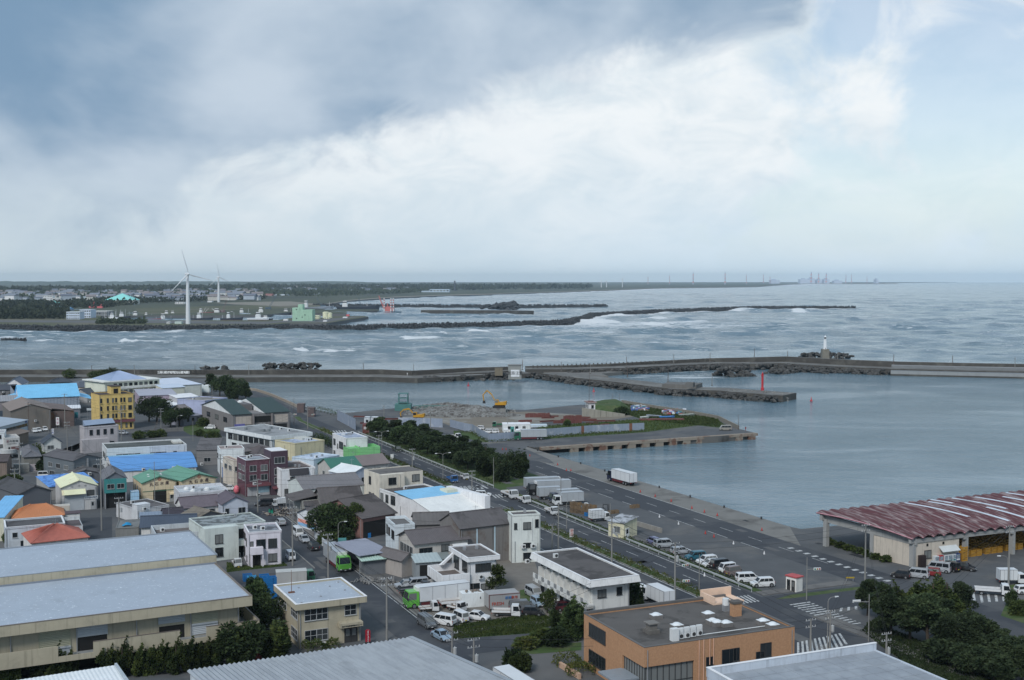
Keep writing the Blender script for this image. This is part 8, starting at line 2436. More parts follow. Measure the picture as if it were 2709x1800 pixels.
for k in range(4):
 crate(YCR,MKM@Vector((13.6,-.3,0)),mk.rotation_euler.z,'yellow crate in the tall stack at the market column','stack of crates at the market column',k*.75,s=1.2)
bl=tag(empty('sign_stand',G('a',2110,1200)),'pink rounded sign stand left of the maroon building','sign');MB().lathe([(.35,0),(.75,.6),(.8,1.3),(.55,1.9),(.1,2.2)],14).obj('panel',mat('pink_gloss',alb(214,96,110),.4),bl);MB().cyl((0,0,-.01),(0,0,.06),.8,.8,14).obj('base',PLASTIC,bl)
def person(label,p,shirt,trousers,hgt=1.7,rz=.0,z=.0):
 root=empty('person',(p.x,p.y,z),rz,label,'person')
 s=hgt/1.75
 vs=[(0,0,.95),(0,0,1.15),(0,0,1.38),(0,0,1.5),(0,0,1.62),(.19,0,1.40),(.27,.05,1.12),(.25,.16,.92),(-.19,0,1.40),(-.27,.05,1.12),(-.25,.16,.92),(.10,0,.9),(.11,.02,.48),(.11,0,.08),(.11,.14,.04),(-.10,0,.9),(-.11,.02,.48),(-.11,0,.08),(-.11,.14,.04)]
 es=[(0,1),(1,2),(2,3),(3,4),(2,5),(5,6),(6,7),(2,8),(8,9),(9,10),(0,11),(11,12),(12,13),(13,14),(0,15),(15,16),(16,17),(17,18)]
 rr=[.15,.15,.16,.06,.105,.075,.055,.04,.075,.055,.04,.1,.075,.05,.045,.1,.075,.05,.045]
 me=bpy.data.meshes.new('body')
 me.from_pydata([(x*s,-y*s,zz*s)for x,y,zz in vs],es,[])
 o=place('body',me,root)
 sk=o.modifiers.new('skin','SKIN')
 for v,r in zip(me.skin_vertices[0].data,rr):
  v.radius=(r*s,r*s*.85)
 me.skin_vertices[0].data[0].use_root=True
 o.modifiers.new('sub','SUBSURF').levels=1
 me.materials.append(mat('cloth_'+shirt,COLS[shirt],.9))
 MB().lathe([(.1*s,1.63*s),(.115*s,1.7*s),(.07*s,1.76*s)],8).obj('hair',PLASTIC,root)
 return root
person('angler in red at the very end of the pier',G('d',212,555),'red','dark',1.6)
person('walker in white on the long breakwater',G('b',1610,148,.7),'white','dark',1.8,z=.65)
person('person standing beside the demolition fence on the branch road',G('b',2085,690),'dark','dark',1.7)
ut=[(k,POLES[k][0].location,POLES[k][1])for k in POLES if 'utility' in k]
done=set()
for k,p,h in ut:
 near=sorted(ut,key=lambda q:(q[1]-p).length)[1:4]
 for k2,p2,h2 in near:
  if(p2-p).length<60 and(k2,k)not in done and(k,k2)not in done:
   done.add((k,k2))
   for dz in(-.1,-1.2):
    wire(k,k2,dz,dz,.02*(p2-p).length,'thin overhead line strung between two utility poles of the town')
rf=random.Random(77)
for b in ALLB:
 if b.h<3.2 or not hasattr(b,'inset')or 'container' in b.o.name or 'cabin' in b.o.name or b.W<5:
  continue
 i=b.inset
 for k in range(rf.randrange(0,3)):
  ac_unit(b,i+rf.uniform(.1,.9)*(b.W-2*i),i-.45,0 if rf.random()<.6 else 3.)
 for a in((.02,.98)if rf.random()<.5 else(.97,)):
  b.pipe('R',a,.1,b.h-.4)
 if b.D>3 and rf.random()<.6:
  b.pipe('L',rf.choice((.03,.97)),.1,b.h-.4)
 if hasattr(b,'dz')and rf.random()<.8:
  for k in range(rf.randrange(1,4)):
   x,y=rf.uniform(.2,.8)*b.W,rf.uniform(.25,.8)*b.D
   if rf.random()<.5:
    ac_unit(b,x,y,b.dz)
   else:
    b.box('roof_vent',x-.25,x+.25,y-.25,y+.25,b.dz,b.dz+.6,STEEL)
 if 'house' in b.o.name and rf.random()<.7:
  x,y,z=b.W*.5,b.D*.5,b.h+.2
  an=MB().cyl((x,y,z-1),(x,y,z+3.2),.03,.03,5)
  for k in range(5):
   an.cyl((x-.5+k*.25,y-.4,z+2.9),(x-.5+k*.25,y+.4,z+2.9),.015,.015,4)
  an.obj('antenna',STEEL,b.o)
PATCH=[mat('tar_patch',(.036,.038,.042),.8,.1,.5,obj=False),mat('pale_patch',(.115,.115,.115),.9,.1,.4,obj=False)]
for k in range(46):
 n_=rf.choice((110,114,121.5,125.5,63.5,61.5,152.5,157.5,140,135,165))
 s_=rf.uniform(182,410 if n_>100 else 285)
 a_,b_=rf.uniform(.4,1.3),rf.uniform(1,7)
 sheet('road_patch',[NS(n_-a_,s_),NS(n_+a_,s_),NS(n_+a_*.9,s_+b_),NS(n_-a_,s_+b_)],.029,PATCH[k%3==0])
 # demolition site and pier
FENCE=mat('fence_sheet',alb(126,138,154),.6,.1,.5,streak=.35,c2=alb(150,156,164),c2lo=.55,c2hi=.65)
FENCER=mat('fence_rust',alb(120,76,54),.8,.15,.8)
def sheet_fence(label,pts,h,pw=1.25):
 root=tag(empty('site_fence'),label,'fence')
 for a,b_ in zip(pts,pts[1:]):
  a,b_=Vector((a.x,a.y,0)),Vector((b_.x,b_.y,0))
  d=(b_-a)
  n=max(1,int(d.length/pw))
  u=d.normalized()
  q=Vector((u.y,-u.x,0))
  for i in range(n):
   p0=a.lerp(b_,i/n)
   L_=d.length/n
   mb=MB()
   for k in range(3):
    x0,x1=L_*k/3,L_*(k+1)/3
    o_=.04 if k%2 else 0
    mb.add([p0+u*x0-q*o_,p0+u*(x1-.01)-q*o_,p0+u*(x1-.01)-q*o_+Vector((0,0,h)),p0+u*x0-q*o_+Vector((0,0,h))],[(0,1,2,3)])
    mb.add([p0+u*x0-q*(o_-.03),p0+u*(x1-.01)-q*(o_-.03),p0+u*(x1-.01)-q*(o_-.03)+Vector((0,0,h)),p0+u*x0-q*(o_-.03)+Vector((0,0,h))],[(3,2,1,0)])
   mb.obj('fence_panel',FENCER if(i*7+len(pts))%29==0 else FENCE,root)
   if i%3==0:
    MB().cyl(p0-q*.15,p0-q*.15+Vector((0,0,h+.05)),.04,.04,5).obj('post',STEEL,root)
 return root
sheet_fence('blue-grey sheet fence curving round the demolition site entrance',[G('b',1990,605),G('b',2120,640),G('c',170,652),G('c',240,700),G('c',320,740),G('c',548,722)],2.9)
sheet_fence('long blue-grey sheet fence along the pier road',[G('c',825,697),G('c',1240,663),G('c',1700,640)],3.)
sheet_fence('sheet fence at the back of the roadside trees',[G('b',1530,600),G('b',1770,605),G('b',1925,612)],3.4)
sheet_fence('faded hoarding along the shore beside the curve',[G('b',985,545),G('b',1070,590),G('b',1150,635)],4.2,2.2)
RUB=mat('rubble',alb(118,118,114),.95,.15,1.2,obj=False,c2=alb(92,88,84),c2lo=.48,c2hi=.58,c2scale=.6)
rb=tag(empty('rubble_heap'),'pale grey heap of broken concrete below the yellow excavator','rubble heap')
rr_=random.Random(11)
for sd,(cx,cy,rx,ry,hh,n_,sz,kind_)in enumerate(((210,500,9,6,4.6,700,.34,0),(60,505,14,7,2.6,700,.42,0),(300,505,14,6,2.,600,.42,0),(-80,495,18,8,3.,900,.5,0),(60,470,24,6,3.2,700,.6,1),(-60,450,22,5,3.,500,.6,1))):
 c=G('c',cx,cy)
 mb=MB()
 ring=[(c.x+rx*math.cos(a),c.y+ry*math.sin(a))for a in np.linspace(0,6.28,15)[:-1]]
 mb.add([(x,y,-.1)for x,y in ring]+[(c.x+(x-c.x)*.5,c.y+(y-c.y)*.5,hh*.55)for x,y in ring]+[(c.x,c.y,hh*.9)],[(i,(i+1)%14,14+(i+1)%14,14+i)for i in range(14)]+[(14+i,14+(i+1)%14,28)for i in range(14)])
 for i in range(n_):
  a,q=rr_.random()*6.28,rr_.random()**.55
  x,y=c.x+rx*q*math.cos(a),c.y+ry*q*math.sin(a)
  z=hh*max(0,.92-q*.92)+rr_.uniform(-.1,.15)
  s=sz*rr_.uniform(.4,1.5)
  v=[(x+s*rr_.uniform(.5,1)*sx,y+s*rr_.uniform(.5,1)*sy,z+s*rr_.uniform(.3,.8)*sz_)for sx,sy,sz_ in((-1,-1,-1),(1,-1,-1),(1,1,-1),(-1,1,-1),(-1,-1,1),(1,-1,1),(1,1,1),(-1,1,1))]
  mb.hexa(v[:4],v[4:])
 o=mb.obj('rubble',RUB,rb);o['kind']='stuff'
YEL_M=mat('machine_yellow',(.52,.27,.02),.5,.08,.8,dirt=.2)
def excavator(label,p,rz,s=1.,m=YEL_M,boom='up'):
 root=empty('excavator',(p.x,p.y,p.z),rz,label,'excavator')
 root.scale=(s,s,s)
 for y in(-1.25,1.25):
  t=MB().extr([(-2.,.25),(-1.7,.02),(1.7,.02),(2.,.25),(2.,.65),(1.7,.85),(-1.7,.85),(-2.,.65)],1,y-.3,y+.3).obj('track',PLASTIC,root)
 MB().cyl((0,0,.8),(0,0,1.1),.8,.8,14).obj('turntable',PLASTIC,root)
 MB().hexa([(-2.4,-1.3,1.1),(1.2,-1.3,1.1),(1.2,1.3,1.1),(-2.4,1.3,1.1)],[(-2.3,-1.25,2.2),(.0,-1.25,2.),(.0,1.25,2.),(-2.3,1.25,2.2)]).obj('upper_body',m,root)
 MB().box(-2.6,-1.9,-1.3,1.3,1.15,2.3).obj('counterweight',m,root)
 cb=MB().hexa([(-.1,.3,1.1),(1.3,.3,1.1),(1.3,1.25,1.1),(-.1,1.25,1.1)],[(0,.35,2.9),(1.,.35,2.9),(1.,1.2,2.9),(0,1.2,2.9)]).obj('cab',m,root)
 MB().box(.2,1.27,.28,1.27,1.9,2.7).obj('cab_window',VGLASS,cb)
 if boom=='up':
  pts=[(1.,-.2,1.8),(2.6,-.2,4.6),(4.2,-.2,5.9)]
  stick=[(4.2,-.2,5.9),(5.6,-.2,4.4),(5.3,-.2,2.4)]
  bk=(5.2,-.2,2.)
 else:
  pts=[(1.,-.2,1.8),(3.,-.2,3.9),(5.,-.2,3.6)]
  stick=[(5.,-.2,3.6),(6.2,-.2,2.4),(6.,-.2,1.2)]
  bk=(5.9,-.2,.8)
 mb=MB()
 for(x0,y0,z0),(x1,y1,z1)in zip(pts,pts[1:]):
  mb.hexa([(x0,-.42,z0-.28),(x1,-.42,z1-.22),(x1,.02,z1-.22),(x0,.02,z0-.28)],[(x0,-.42,z0+.28),(x1,-.42,z1+.22),(x1,.02,z1+.22),(x0,.02,z0+.28)])
 mb.obj('boom',m,root)
 mb=MB()
 for(x0,y0,z0),(x1,y1,z1)in zip(stick,stick[1:]):
  mb.cyl((x0,-.2,z0),(x1,-.2,z1),.24,.18,6)
 mb.obj('stick',m,root)
 MB().tube([(1.4,-.2,1.6),(2.9,-.2,4.2)],.09,6).obj('hydraulic_ram',STEEL,root)
 MB().hexa([(bk[0]-.5,-.6,bk[2]-.5),(bk[0]+.4,-.6,bk[2]-.5),(bk[0]+.4,.2,bk[2]-.5),(bk[0]-.5,.2,bk[2]-.5)],[(bk[0]-.3,-.6,bk[2]+.4),(bk[0]+.4,-.6,bk[2]+.4),(bk[0]+.4,.2,bk[2]+.4),(bk[0]-.3,.2,bk[2]+.4)]).obj('bucket',PLASTIC,root)
 return root
p=G('c',405,478);p.z=2.
excavator('yellow excavator with raised boom on top of the rubble heap',p,R(172),1.25)
MB().box(-3,3,-2.2,2.2,-.4,2.02).obj('rubble_ramp',RUB,rb,(p.x,p.y,0))
p=G('b',1700,545)
excavator('yellow excavator with bowed boom behind the rusty steel',p,R(172),1.15,boom='low')
GB=mat('barge_green',alb(58,110,104),.6,.1,.5,streak=.3)
br=tag(empty('barge',G('b',1790,500,WATER_Z)),'teal-green work barge with tower moored behind the site','barge')
MB().hexa([(-12,-4,-1),(22,-4,-1),(22,4,-1),(-12,4,-1)],[(-13,-4.5,1.6),(23,-4.5,1.6),(23,4.5,1.6),(-13,4.5,1.6)]).obj('hull',GB,br)
tw=MB()
for x in(-12.5,-8.5):
 for y in(-2,2):
  tw.cyl((x,y,1.6),(x*.98-.2,y*.8,9.6),.2,.14,5)
for z in(5.4,7.4,9.4):
 tw.box(-12.6,-8.4,-2.,2.,z,z+.2)
tw.obj('tower',GB,br)
ls=MB()
for i in range(9):
 x=-6+i*3.
 ls.cyl((x,-2,2.),(x+3,-2,4.2),.16,.16,5).cyl((x+3,-2,4.2),(x+3.,-2,2.),.16,.16,5)
ls.box(-6,22,-2.3,-1.7,1.8,2.2).box(-6,22,-2.3,-1.7,4.1,4.4)
ls.obj('lattice_boom',GB,br)
MB().box(-14,-7,-3.5,3.5,1.6,5.).obj('deckhouse',GB,br)
for i,(x0,x1,y,lab)in enumerate(((440,680,588,'longest white prefab site cabin'),(560,650,640,'small white cabin in front of the long one'),(450,480,635,'narrow white cabin with notices'))):
 b=Bld('site_cabin',lab,('c',x0,y),('c',x1,y-10),5. if i==0 else 2.4,2.6,theta=R(4))
 b.shed(Wm(196,204,208),Wm(206,210,214,'metal'),.2,'L',.1,2.2,.08);b.wins('R',3 if i==0 else 1,1.,2.,.1,.9,.4)
b=Bld('site_toilet','teal portable toilet among the white cabins',('c',508,608),('c',540,608),1.6,2.7,theta=.0);b.walls(mat('teal_plastic',alb(50,130,120),.5));b.door('R',.2,.8,2.1,mat('teal_plastic',alb(50,130,120),.5))
b=Bld('stack_sheet','pale stack of sheets lying beside the cabins',('c',690,590),('c',830,580),4.,.8,theta=R(3));b.walls(Wm(170,184,190))
b=Bld('site_cabin','white cabin left of the excavator by the hoarding',('b',1225,520),('b',1275,520),3.,3.2,theta=.0);b.flat(Wm(180,186,188),Wm(190,194,196),.1,.1);b.win('R',.3,.7,1.2,2.2)
b=Bld('site_cabin','second white cabin beside the rusty steel',('b',1285,520),('b',1345,520),3.,3.4,theta=.0);b.flat(Wm(176,180,180),Wm(190,194,196),.1,.1);b.win('R',.3,.7,1.2,2.2)
RED_ST=mat('red_oxide',alb(104,58,52),.8,.15,.6,streak=.3)
b=Bld('container','red-brown container with white notice at the roadside',('b',1210,585),('b',1268,585),5.,3.4,theta=.0);b.walls(RED_ST);b.panel('R',.2,.75,1.6,2.6,WHITEP,'notice',.05)
for i in range(5):
 b.box('rib',b.W*(.05+i*.22),b.W*(.05+i*.22)+.12,-.08,-.01,.1,3.3,RED_ST)
rs=random.Random(31)
for i in range(26):
 f,x,y=('b',rs.uniform(1180,1640),rs.uniform(525,590))if i<13 else('c',rs.uniform(700,1400),rs.uniform(505,580))
 p=G(f,x,y)
 L_=rs.uniform(3,9)
 o=MB().box(-L_/2,L_/2,-.22,.22,0,.06).box(-L_/2,L_/2,-.05,.05,.06,.5).box(-L_/2,L_/2,-.22,.22,.5,.56).obj('steel_beam',RED_ST,None,(p.x,p.y,rs.choice([0,0,.58])),rs.uniform(-.3,.5))
 tag(o,'rusty red steel beam lying near the yellow excavator' if i<13 else 'rusty red steel beam lying on the bare ground of the site','steel beam','scattered steel beams')
for lab,x0,x1,y,hh in(('long rusty sheet-pile wall of the old dock',980,1145,505,3.2),('low rusty sheet-pile wall left of the dock',640,860,485,1.8),('rusty box girder in the middle of the site',890,1030,548,1.2),('short rusty girder right of the box girder',1040,1120,545,1.4),('rusty frame on the grass by the fence',1310,1390,580,1.2),('stack of dark rusty beams near the hoarding',1180-600,1300-600,545,1.)):
 b=Bld('sheet_pile',lab,('c',x0,y),('c',x1,y-4),1.,hh,cat='sheet pile')
 n_=max(3,int(b.W/.8))
 for i in range(n_):
  b.box('pile',b.W*i/n_,b.W*(i+.92)/n_,.12*(i%2),.12*(i%2)+.3,0,hh*(1 if i%5 else .93),RED_ST)
DOCKW=mat('dock_concrete',alb(136,132,118),.9,.1,.4,streak=.6)
wl=tag(empty('dock_wall'),'stained concrete side wall of the old dock running to the grass','wall')
for i in range(7):
 a,b_=G('c',1145+i*55,525-i*1.5),G('c',1145+(i+.96)*55,525-(i+.96)*1.5)
 h0,h1=4.2-i*.45,4.2-(i+1)*.45
 MB().hexa([(a.x,a.y,0),(b_.x,b_.y,0),(b_.x,b_.y+.6,0),(a.x,a.y+.6,0)],[(a.x,a.y,h0),(b_.x,b_.y,h1),(b_.x,b_.y+.6,h1),(a.x,a.y+.6,h0)]).obj('wall_segment',DOCKW,wl)
hill=[G(*q)for q in[('c',1160,490),('c',1300,505),('c',1560,500),('c',1580,440),('c',1490,400),('c',1330,410),('c',1200,435)]]
cx_,cy_=sum(p.x for p in hill)/7,sum(p.y for p in hill)/7
mbh=MB().add([(p.x,p.y,0)for p in hill]+[(cx_+(p.x-cx_)*.6,cy_+(p.y-cy_)*.6,3.2)for p in hill],[(i,(i+1)%7,7+(i+1)%7,7+i)for i in range(7)]+[tuple(range(7,14))])
tag(mbh.obj('grass_mound',grass_m),kind='structure')
b=Bld('guard_hut','white hut with rusty flat roof on the grassy end of the pier',('c',1200,385),('c',1262,378),6.,6.4,theta=R(12));b.flat(Wm(190,188,186),RED_ST,.15,.3,ov=.5,fh=.5,fm=Wm(140,120,114));b.win('R',.4,.75,3.8,5.,'k');b.wins('L',2,3.8,5.)
b.part('mast',MB().cyl((.6,.6,6.3),(.6,.6,19.5),.09,.05,6),POLEB)
for lab,x,yb,yt in(('dark pole with struts on the pier end',1415,408,312),('second dark pole on the pier end',1478,405,310)):
 pole(lab,'c',x,yb,yt,'plain',POLEB)
pole('pole at the corner of the pier end wall','d',155,545,430,'plain',POLEB)
wL('low wall along the seaward edge of the pier',[G('c',1500,395),G('c',1800,445),G('c',2100,490),G('c',2360,538),G('d',160,545)],1.5,.5,Wm(118,112,100))
def skiff(label,p,rz,L_,m,group=None):
 root=empty('rowing_boat',(p.x,p.y,.05),rz,label,'boat',group)
 w_=L_*.16
 out=[(-L_/2,-w_*.8),(L_*.15,-w_),(L_*.36,-w_*.6),(L_/2,0),(L_*.36,w_*.6),(L_*.15,w_),(-L_/2,w_*.8)]
 mb=MB().add([(x*.9,y*.55,0)for x,y in out]+[(x,y,.75+max(0,x)*.08)for x,y in out],[(i,(i+1)%7,7+(i+1)%7,7+i)for i in range(7)]+[tuple(range(6,-1,-1))])
 mb.obj('hull',m,root)
 MB().add([(x*.93,y*.9,.45)for x,y in out],[tuple(range(7))]).obj('floor',Wm(120,120,120),root)
 for x in(-L_*.2,L_*.1):
  MB().box(x-.15,x+.15,-w_*.9,w_*.9,.5,.56).obj('thwart',WOODC,root)
skiff('small white boat left in the pier weeds',G('c',1705,530),R(20),4.,WHITEP)
skiff('grey boat in the weeds beside the white one',G('c',1785,520),R(160),6.5,Wm(130,140,150))
skiff('bright blue boat in the pier weeds',G('c',1905,530),R(5),6.5,mat('boat_blue',alb(40,120,190),.5))
skiff('pale boat at the seaward side of the pier weeds',G('c',2080,510),R(10),7.,Wm(150,158,150))
db=[Wm(60,120,130),Wm(190,196,200),Wm(60,100,170),Wm(150,60,60),Wm(120,110,96)]
for lab,x0,x1,y0,y1 in(('heap of blue and white debris near the pier wall',1580,1730,425,465),('long heap of coloured debris at the pier edge',1860,2060,455,500)):
 hp_=tag(empty('debris_heap',G('c',(x0+x1)/2,(y0+y1)/2)),lab,'debris')
 for m in db:
  mb=MB()
  for i in range(26):
   q=G('c',rs.uniform(x0,x1),rs.uniform(y0,y1))-hp_.location
   s=rs.uniform(.2,.9)
   mb.box(q.x-s,q.x+s,q.y-s*.5,q.y+s*.5,0,rs.uniform(.2,1.))
  o=mb.obj('debris_piece',m,hp_);o['kind']='stuff'
tag(MB().box(-9,9,-1.2,1.2,0,.7).obj('barge_section',RED_ST,None,G('c',1855,548),R(2)),'flat rusty barge section under the boats in the weeds','barge section')
pa,pb=G('c',720,790),G('d',285,570)
u=(pb-pa).normalized();q=Vector((u.y,-u.x,0));L_=(pb-pa).length
pf=tag(empty('pier_front'),None,None);pf['kind']='structure'
PIERC=mat('pier_concrete',alb(128,116,100),.9,.12,.4,obj=False,c2=alb(104,72,54),c2lo=.5,c2hi=.62,c2scale=.25,bump=.4)
for i in range(14):
 s=14+i*(L_-16)/13.2
 a,b_=pa+u*(s-.9),pa+u*(s+2.2)
 MB().hexa([a+q*.05+Vector((0,0,-4)),b_+q*.05+Vector((0,0,-4)),b_+q*1.6+Vector((0,0,-4)),a+q*1.6+Vector((0,0,-4))][::-1],[a+q*.05+Vector((0,0,-.9)),b_+q*.05+Vector((0,0,-.9)),b_+q*1.6+Vector((0,0,-.9)),a+q*1.6+Vector((0,0,-.9))][::-1]).obj('pier_block',PIERC,pf)
a,b_=pa+u*2,pb
MB().hexa([b_+q*1.7+Vector((0,0,-.9)),a+q*1.7+Vector((0,0,-.9)),a-q*.5+Vector((0,0,-.9)),b_-q*.5+Vector((0,0,-.9))][::-1],[b_+q*1.7+Vector((0,0,.05)),a+q*1.7+Vector((0,0,.05)),a-q*.5+Vector((0,0,.05)),b_-q*.5+Vector((0,0,.05))][::-1]).obj('deck_edge',PIERC,pf)
MB().hexa([b_+q*.04+Vector((0,0,-4)),a+q*.04+Vector((0,0,-4)),a+q*.02+Vector((0,0,-4)),b_+q*.02+Vector((0,0,-4))][::-1],[b_+q*.04+Vector((0,0,-.9)),a+q*.04+Vector((0,0,-.9)),a+q*.02+Vector((0,0,-.9)),b_+q*.02+Vector((0,0,-.9))][::-1]).obj('recess_shade',DARK,pf)  # thin dark sheet stands in for shade between the pier blocks
for x,lab in((660,'left block'),(750,'right block')):
 b=Bld('concrete_block','brown concrete block on the shore beside the curve, %s of two'%lab,('b',x-35,405 if x<700 else 440),('b',x+35,400 if x<700 else 435),4,3.6,theta=.0,cat='concrete block');b.walls(Wm(92,78,76));b.part('cap',MB().box(-.1,b.W+.1,-.1,b.D+.1,3.6,3.8),Wm(100,88,84))
wL('low sea wall along the curve of the main road',[G('b',150,272),G('b',260,285),G('b',400,330),G('b',560,400),G('b',700,470)],1.2,.5,Wm(140,128,112),'wall','sea_wall')
# the far shore
LZ=1.6
far_land=mat('far_ground',(.075,.085,.055),.95,.2,.004,obj=False,c2=(.05,.06,.045),c2lo=.45,c2hi=.6,c2scale=.0022)
far_grass=mat('dune_grass',(.095,.10,.055),.95,.15,.02,obj=False,c2=(.14,.13,.095),c2lo=.5,c2hi=.62,c2scale=.008)
far_sand=mat('pale_sand',(.24,.22,.18),.95,.1,.01,obj=False)
quay_far=mat('far_quay',(.13,.13,.13),.9,.12,.03,obj=False)
def L(lst,z=LZ):
 return[G(*q,z)for q in lst]
coast=[('q',640,395),('q',690,362),('q',900,326),('q',1300,296),('q',1700,280),('q',2200,268),('r',0,264),('r',600,245),('r',1000,231),('r',1450,212),('s',0,262),('s',300,243),('s',520,236)]
main=L([('p',-1500,655),('p',900,664),('p',1300,658),('p',2360,655),('q',400,425),('q',600,440),('q',900,442),('q',900,418),('q',1190,410),('q',1190,402)]+coast)+[Vector((9500,25500,0)),Vector((-16000,25500,0)),Vector((-9000,9000,0))]
slab('far_shore',main,-6,LZ,[far_land,quay_far])
bank=L([('p',-1500,640),('p',905,655),('p',905,690),('p',1300,702),('p',1700,700),('p',2360,700),('q',300,495),('q',380,480),('q',640,478),('q',800,462),('q',1040,458),('q',1095,466),('q',720,524),('q',390,524),('q',180,540),('p',2360,757),('p',1500,755),('p',300,752),('p',-1500,748)],1.9)
slab('river_bank',bank,-6,1.9,[far_grass,quay_far])
sheet('far_quay_road',L([('p',-900,700),('p',900,702),('p',2360,712),('q',380,500),('q',800,480),('q',1060,460),('q',700,518),('q',300,518),('p',2360,735),('p',1300,725),('p',-900,712)],1.95),1.95,quay_far)
sheet('dune',L([('p',1200,595),('p',2360,560),('q',700,362),('q',600,385),('q',0,400),('p',1600,640),('p',1250,645)],1.7),1.7,far_grass)
sheet('dune',L([('p',1900,545),('p',2360,535),('q',400,330),('q',700,358),('q',300,372),('p',2100,560)],1.8),1.8,far_sand)
bz=[G(*q,LZ)for q in coast[1:]]
bz2=[G(q[0],q[1],q[2]-(7 if i<5 else 4 if i<8 else 2),LZ)for i,q in enumerate(coast[1:])]
sheet('far_beach',bz+bz2[::-1],1.75,far_sand)
sheet('lake',L([('p',-800,442),('p',700,440),('p',1500,428),('p',2200,414),('p',2200,406),('p',1500,414),('p',700,425),('p',-800,432)],1.9),1.9,mat('lake_water',(.06,.09,.11),.08,.02,.01,obj=False,spec=.5))
def ridge(name,f,pts,Y,depth,m):
 top=[dP(f,x,y,Y)for x,y in pts]
 mb=MB()
 n=len(top)
 P=[]
 rg=random.Random(len(pts))
 for j,(dy,k)in enumerate(((-depth,0),(-depth*.55,.55),(0,1),(depth,.7))):
  for p in top:
   P.append((p.x*(1+dy/Y),Y+dy,LZ-1+max(0,(p.z-LZ))*k*(1+rg.uniform(-.06,.06))))
 mb.add(P,[(j*n+i,j*n+i+1,(j+1)*n+i+1,(j+1)*n+i)for j in range(3)for i in range(n-1)])
 tag(mb.obj(name,m),kind='structure')
hill_m=mat('wooded_hill',(.038,.055,.028),.95,.3,.012,obj=False,c2=(.06,.07,.04),c2lo=.5,c2hi=.62,c2scale=.004)
rr2=random.Random(3)
ridge('hill','p',[(-900+i*60,353+rr2.uniform(-2.5,2.5)-(4 if 900<i*60<1000 else 0))for i in range(62)]+[(2850,356),(2900,362)],15000,900,hill_m)
ridge('hill','q',[(0,154),(200,153),(400,152),(700,149),(900,152),(1050,156),(1150,163),(1200,170),(1270,178),(1320,182)],15600,700,hill_m)
ridge('hill','q',[(900,184),(1300,181),(1500,179),(1700,180),(1900,177),(2100,178),(2360,174),(2700,176),(3000,180)],17500,500,hill_m)
def wood(polys,n,size,hgt,seed):
 rg=np.random.default_rng(seed)
 P,N=[],[]
 for poly in polys:
  pts=L(poly)
  xs,ys=[p.x for p in pts],[p.y for p in pts]
  k=0
  while k<n//len(polys):
   x,y=rg.uniform(min(xs),max(xs)),rg.uniform(min(ys),max(ys))
   c=False
   for a,b_ in zip(pts,pts[1:]+pts[:1]):
    if(a.y>y)!=(b_.y>y)and x<(b_.x-a.x)*(y-a.y)/(b_.y-a.y)+a.x:
     c=not c
   if not c:continue
   hh=hgt*rg.uniform(.5,1.15)
   m_=7
   q=rg.normal(size=(m_,3));q/=np.linalg.norm(q,axis=1)[:,None]
   q[:,2]=np.abs(q[:,2])
   P.append(np.array([x,y,LZ])+q*np.array([hh*.6,hh*.6,hh]))
   N.append(q)
   k+=1
 P,N=np.concatenate(P),np.concatenate(N)
 V_,F=leaves(P,N,size,rg,1.2)
 me=bpy.data.meshes.new('far_wood')
 me.from_pydata(V_.tolist(),[],F.tolist())
 me.materials.append(LEAF['far'])
 tag(place('far_wood',me),kind='stuff')
wood([[('p',-300,585),('p',900,592),('p',1200,560),('p',900,540),('p',560,560),('p',-300,560)],[('p',-300,690),('p',560,690),('p',600,625),('p',-300,640)],[('p',860,560),('p',2360,515),('p',2360,500),('p',860,525)]],2200,5.,9,1)
wood([[('p',-300,520),('p',2360,490),('p',2360,445),('p',-300,460)],[('q',0,275),('q',700,288),('q',1600,250),('q',1600,225),('q',0,230)]],2600,8.,8,2)
wood([[('p',-300,470),('p',2360,440),('p',2360,415),('p',-300,445)],[('q',0,235),('q',1700,235),('r',900,215),('r',900,195),('q',1700,195),('q',0,195)]],2400,18.,10,3)
wood([[('p',880,735),('p',1300,735),('p',1300,715),('p',880,712)]],160,3.,4,4)
def fbox(name,label,f,x0,x1,yt,yb,depth,wm,rm=None,cat='building',group=None,rise=.0,wins=0,rows=1,ridge_='x',base=None):
 p=G(f,x0,yb,LZ if base is None else base)
 q=G(f,x1,yb,LZ if base is None else base)
 wd=(q.x-p.x)
 h=dP(f,x0,yt,p.y).z-p.z
 root=empty(name,(p.x,p.y,p.z),0,label,cat,group)
 MB().box(0,wd,0,depth,-.5,h).obj('wall',wm,root)
 if rise:
  mb=MB()
  if ridge_=='x':
   mb.extr([(-.6,h),(depth+.6,h),(depth/2,h+rise)],0,-.6,wd+.6)
  elif ridge_=='hip':
   mb.add([(-1,-1,h),(wd+1,-1,h),(wd+1,depth+1,h),(-1,depth+1,h),(wd*.5,depth*.5,h+rise)],[(0,1,4),(1,2,4),(2,3,4),(3,0,4),(3,2,1,0)])
  else:
   mb.extr([(-.6,h),(wd+.6,h),(wd/2,h+rise)],1,-.6,depth+.6)
  mb.obj('roof',rm or wm,root)
 elif rm:
  MB().box(-.4,wd+.4,-.4,depth+.4,h,h+.5).obj('roof',rm,root)
 if wins:
  for r in range(rows):
   for i in range(wins):
    z0=h*(r+.35)/rows
    MB().box(wd*(i+.2)/wins,wd*(i+.8)/wins,-.15,.0,z0,z0+h/rows*.38).obj('window',GLASS,root)
 return root
W_=Wm(200,204,198);CRm=Wm(220,204,160);ORw=Wm(224,160,96);LIL2=Wm(176,188,214);MINT=Wm(142,180,150)
TEALR=Wm(110,196,186,'metal')
fbox('school','long white school block with a row of dark windows on the far shore','p',75,555,532,560,18,W_,Wm(150,156,150),wins=24)
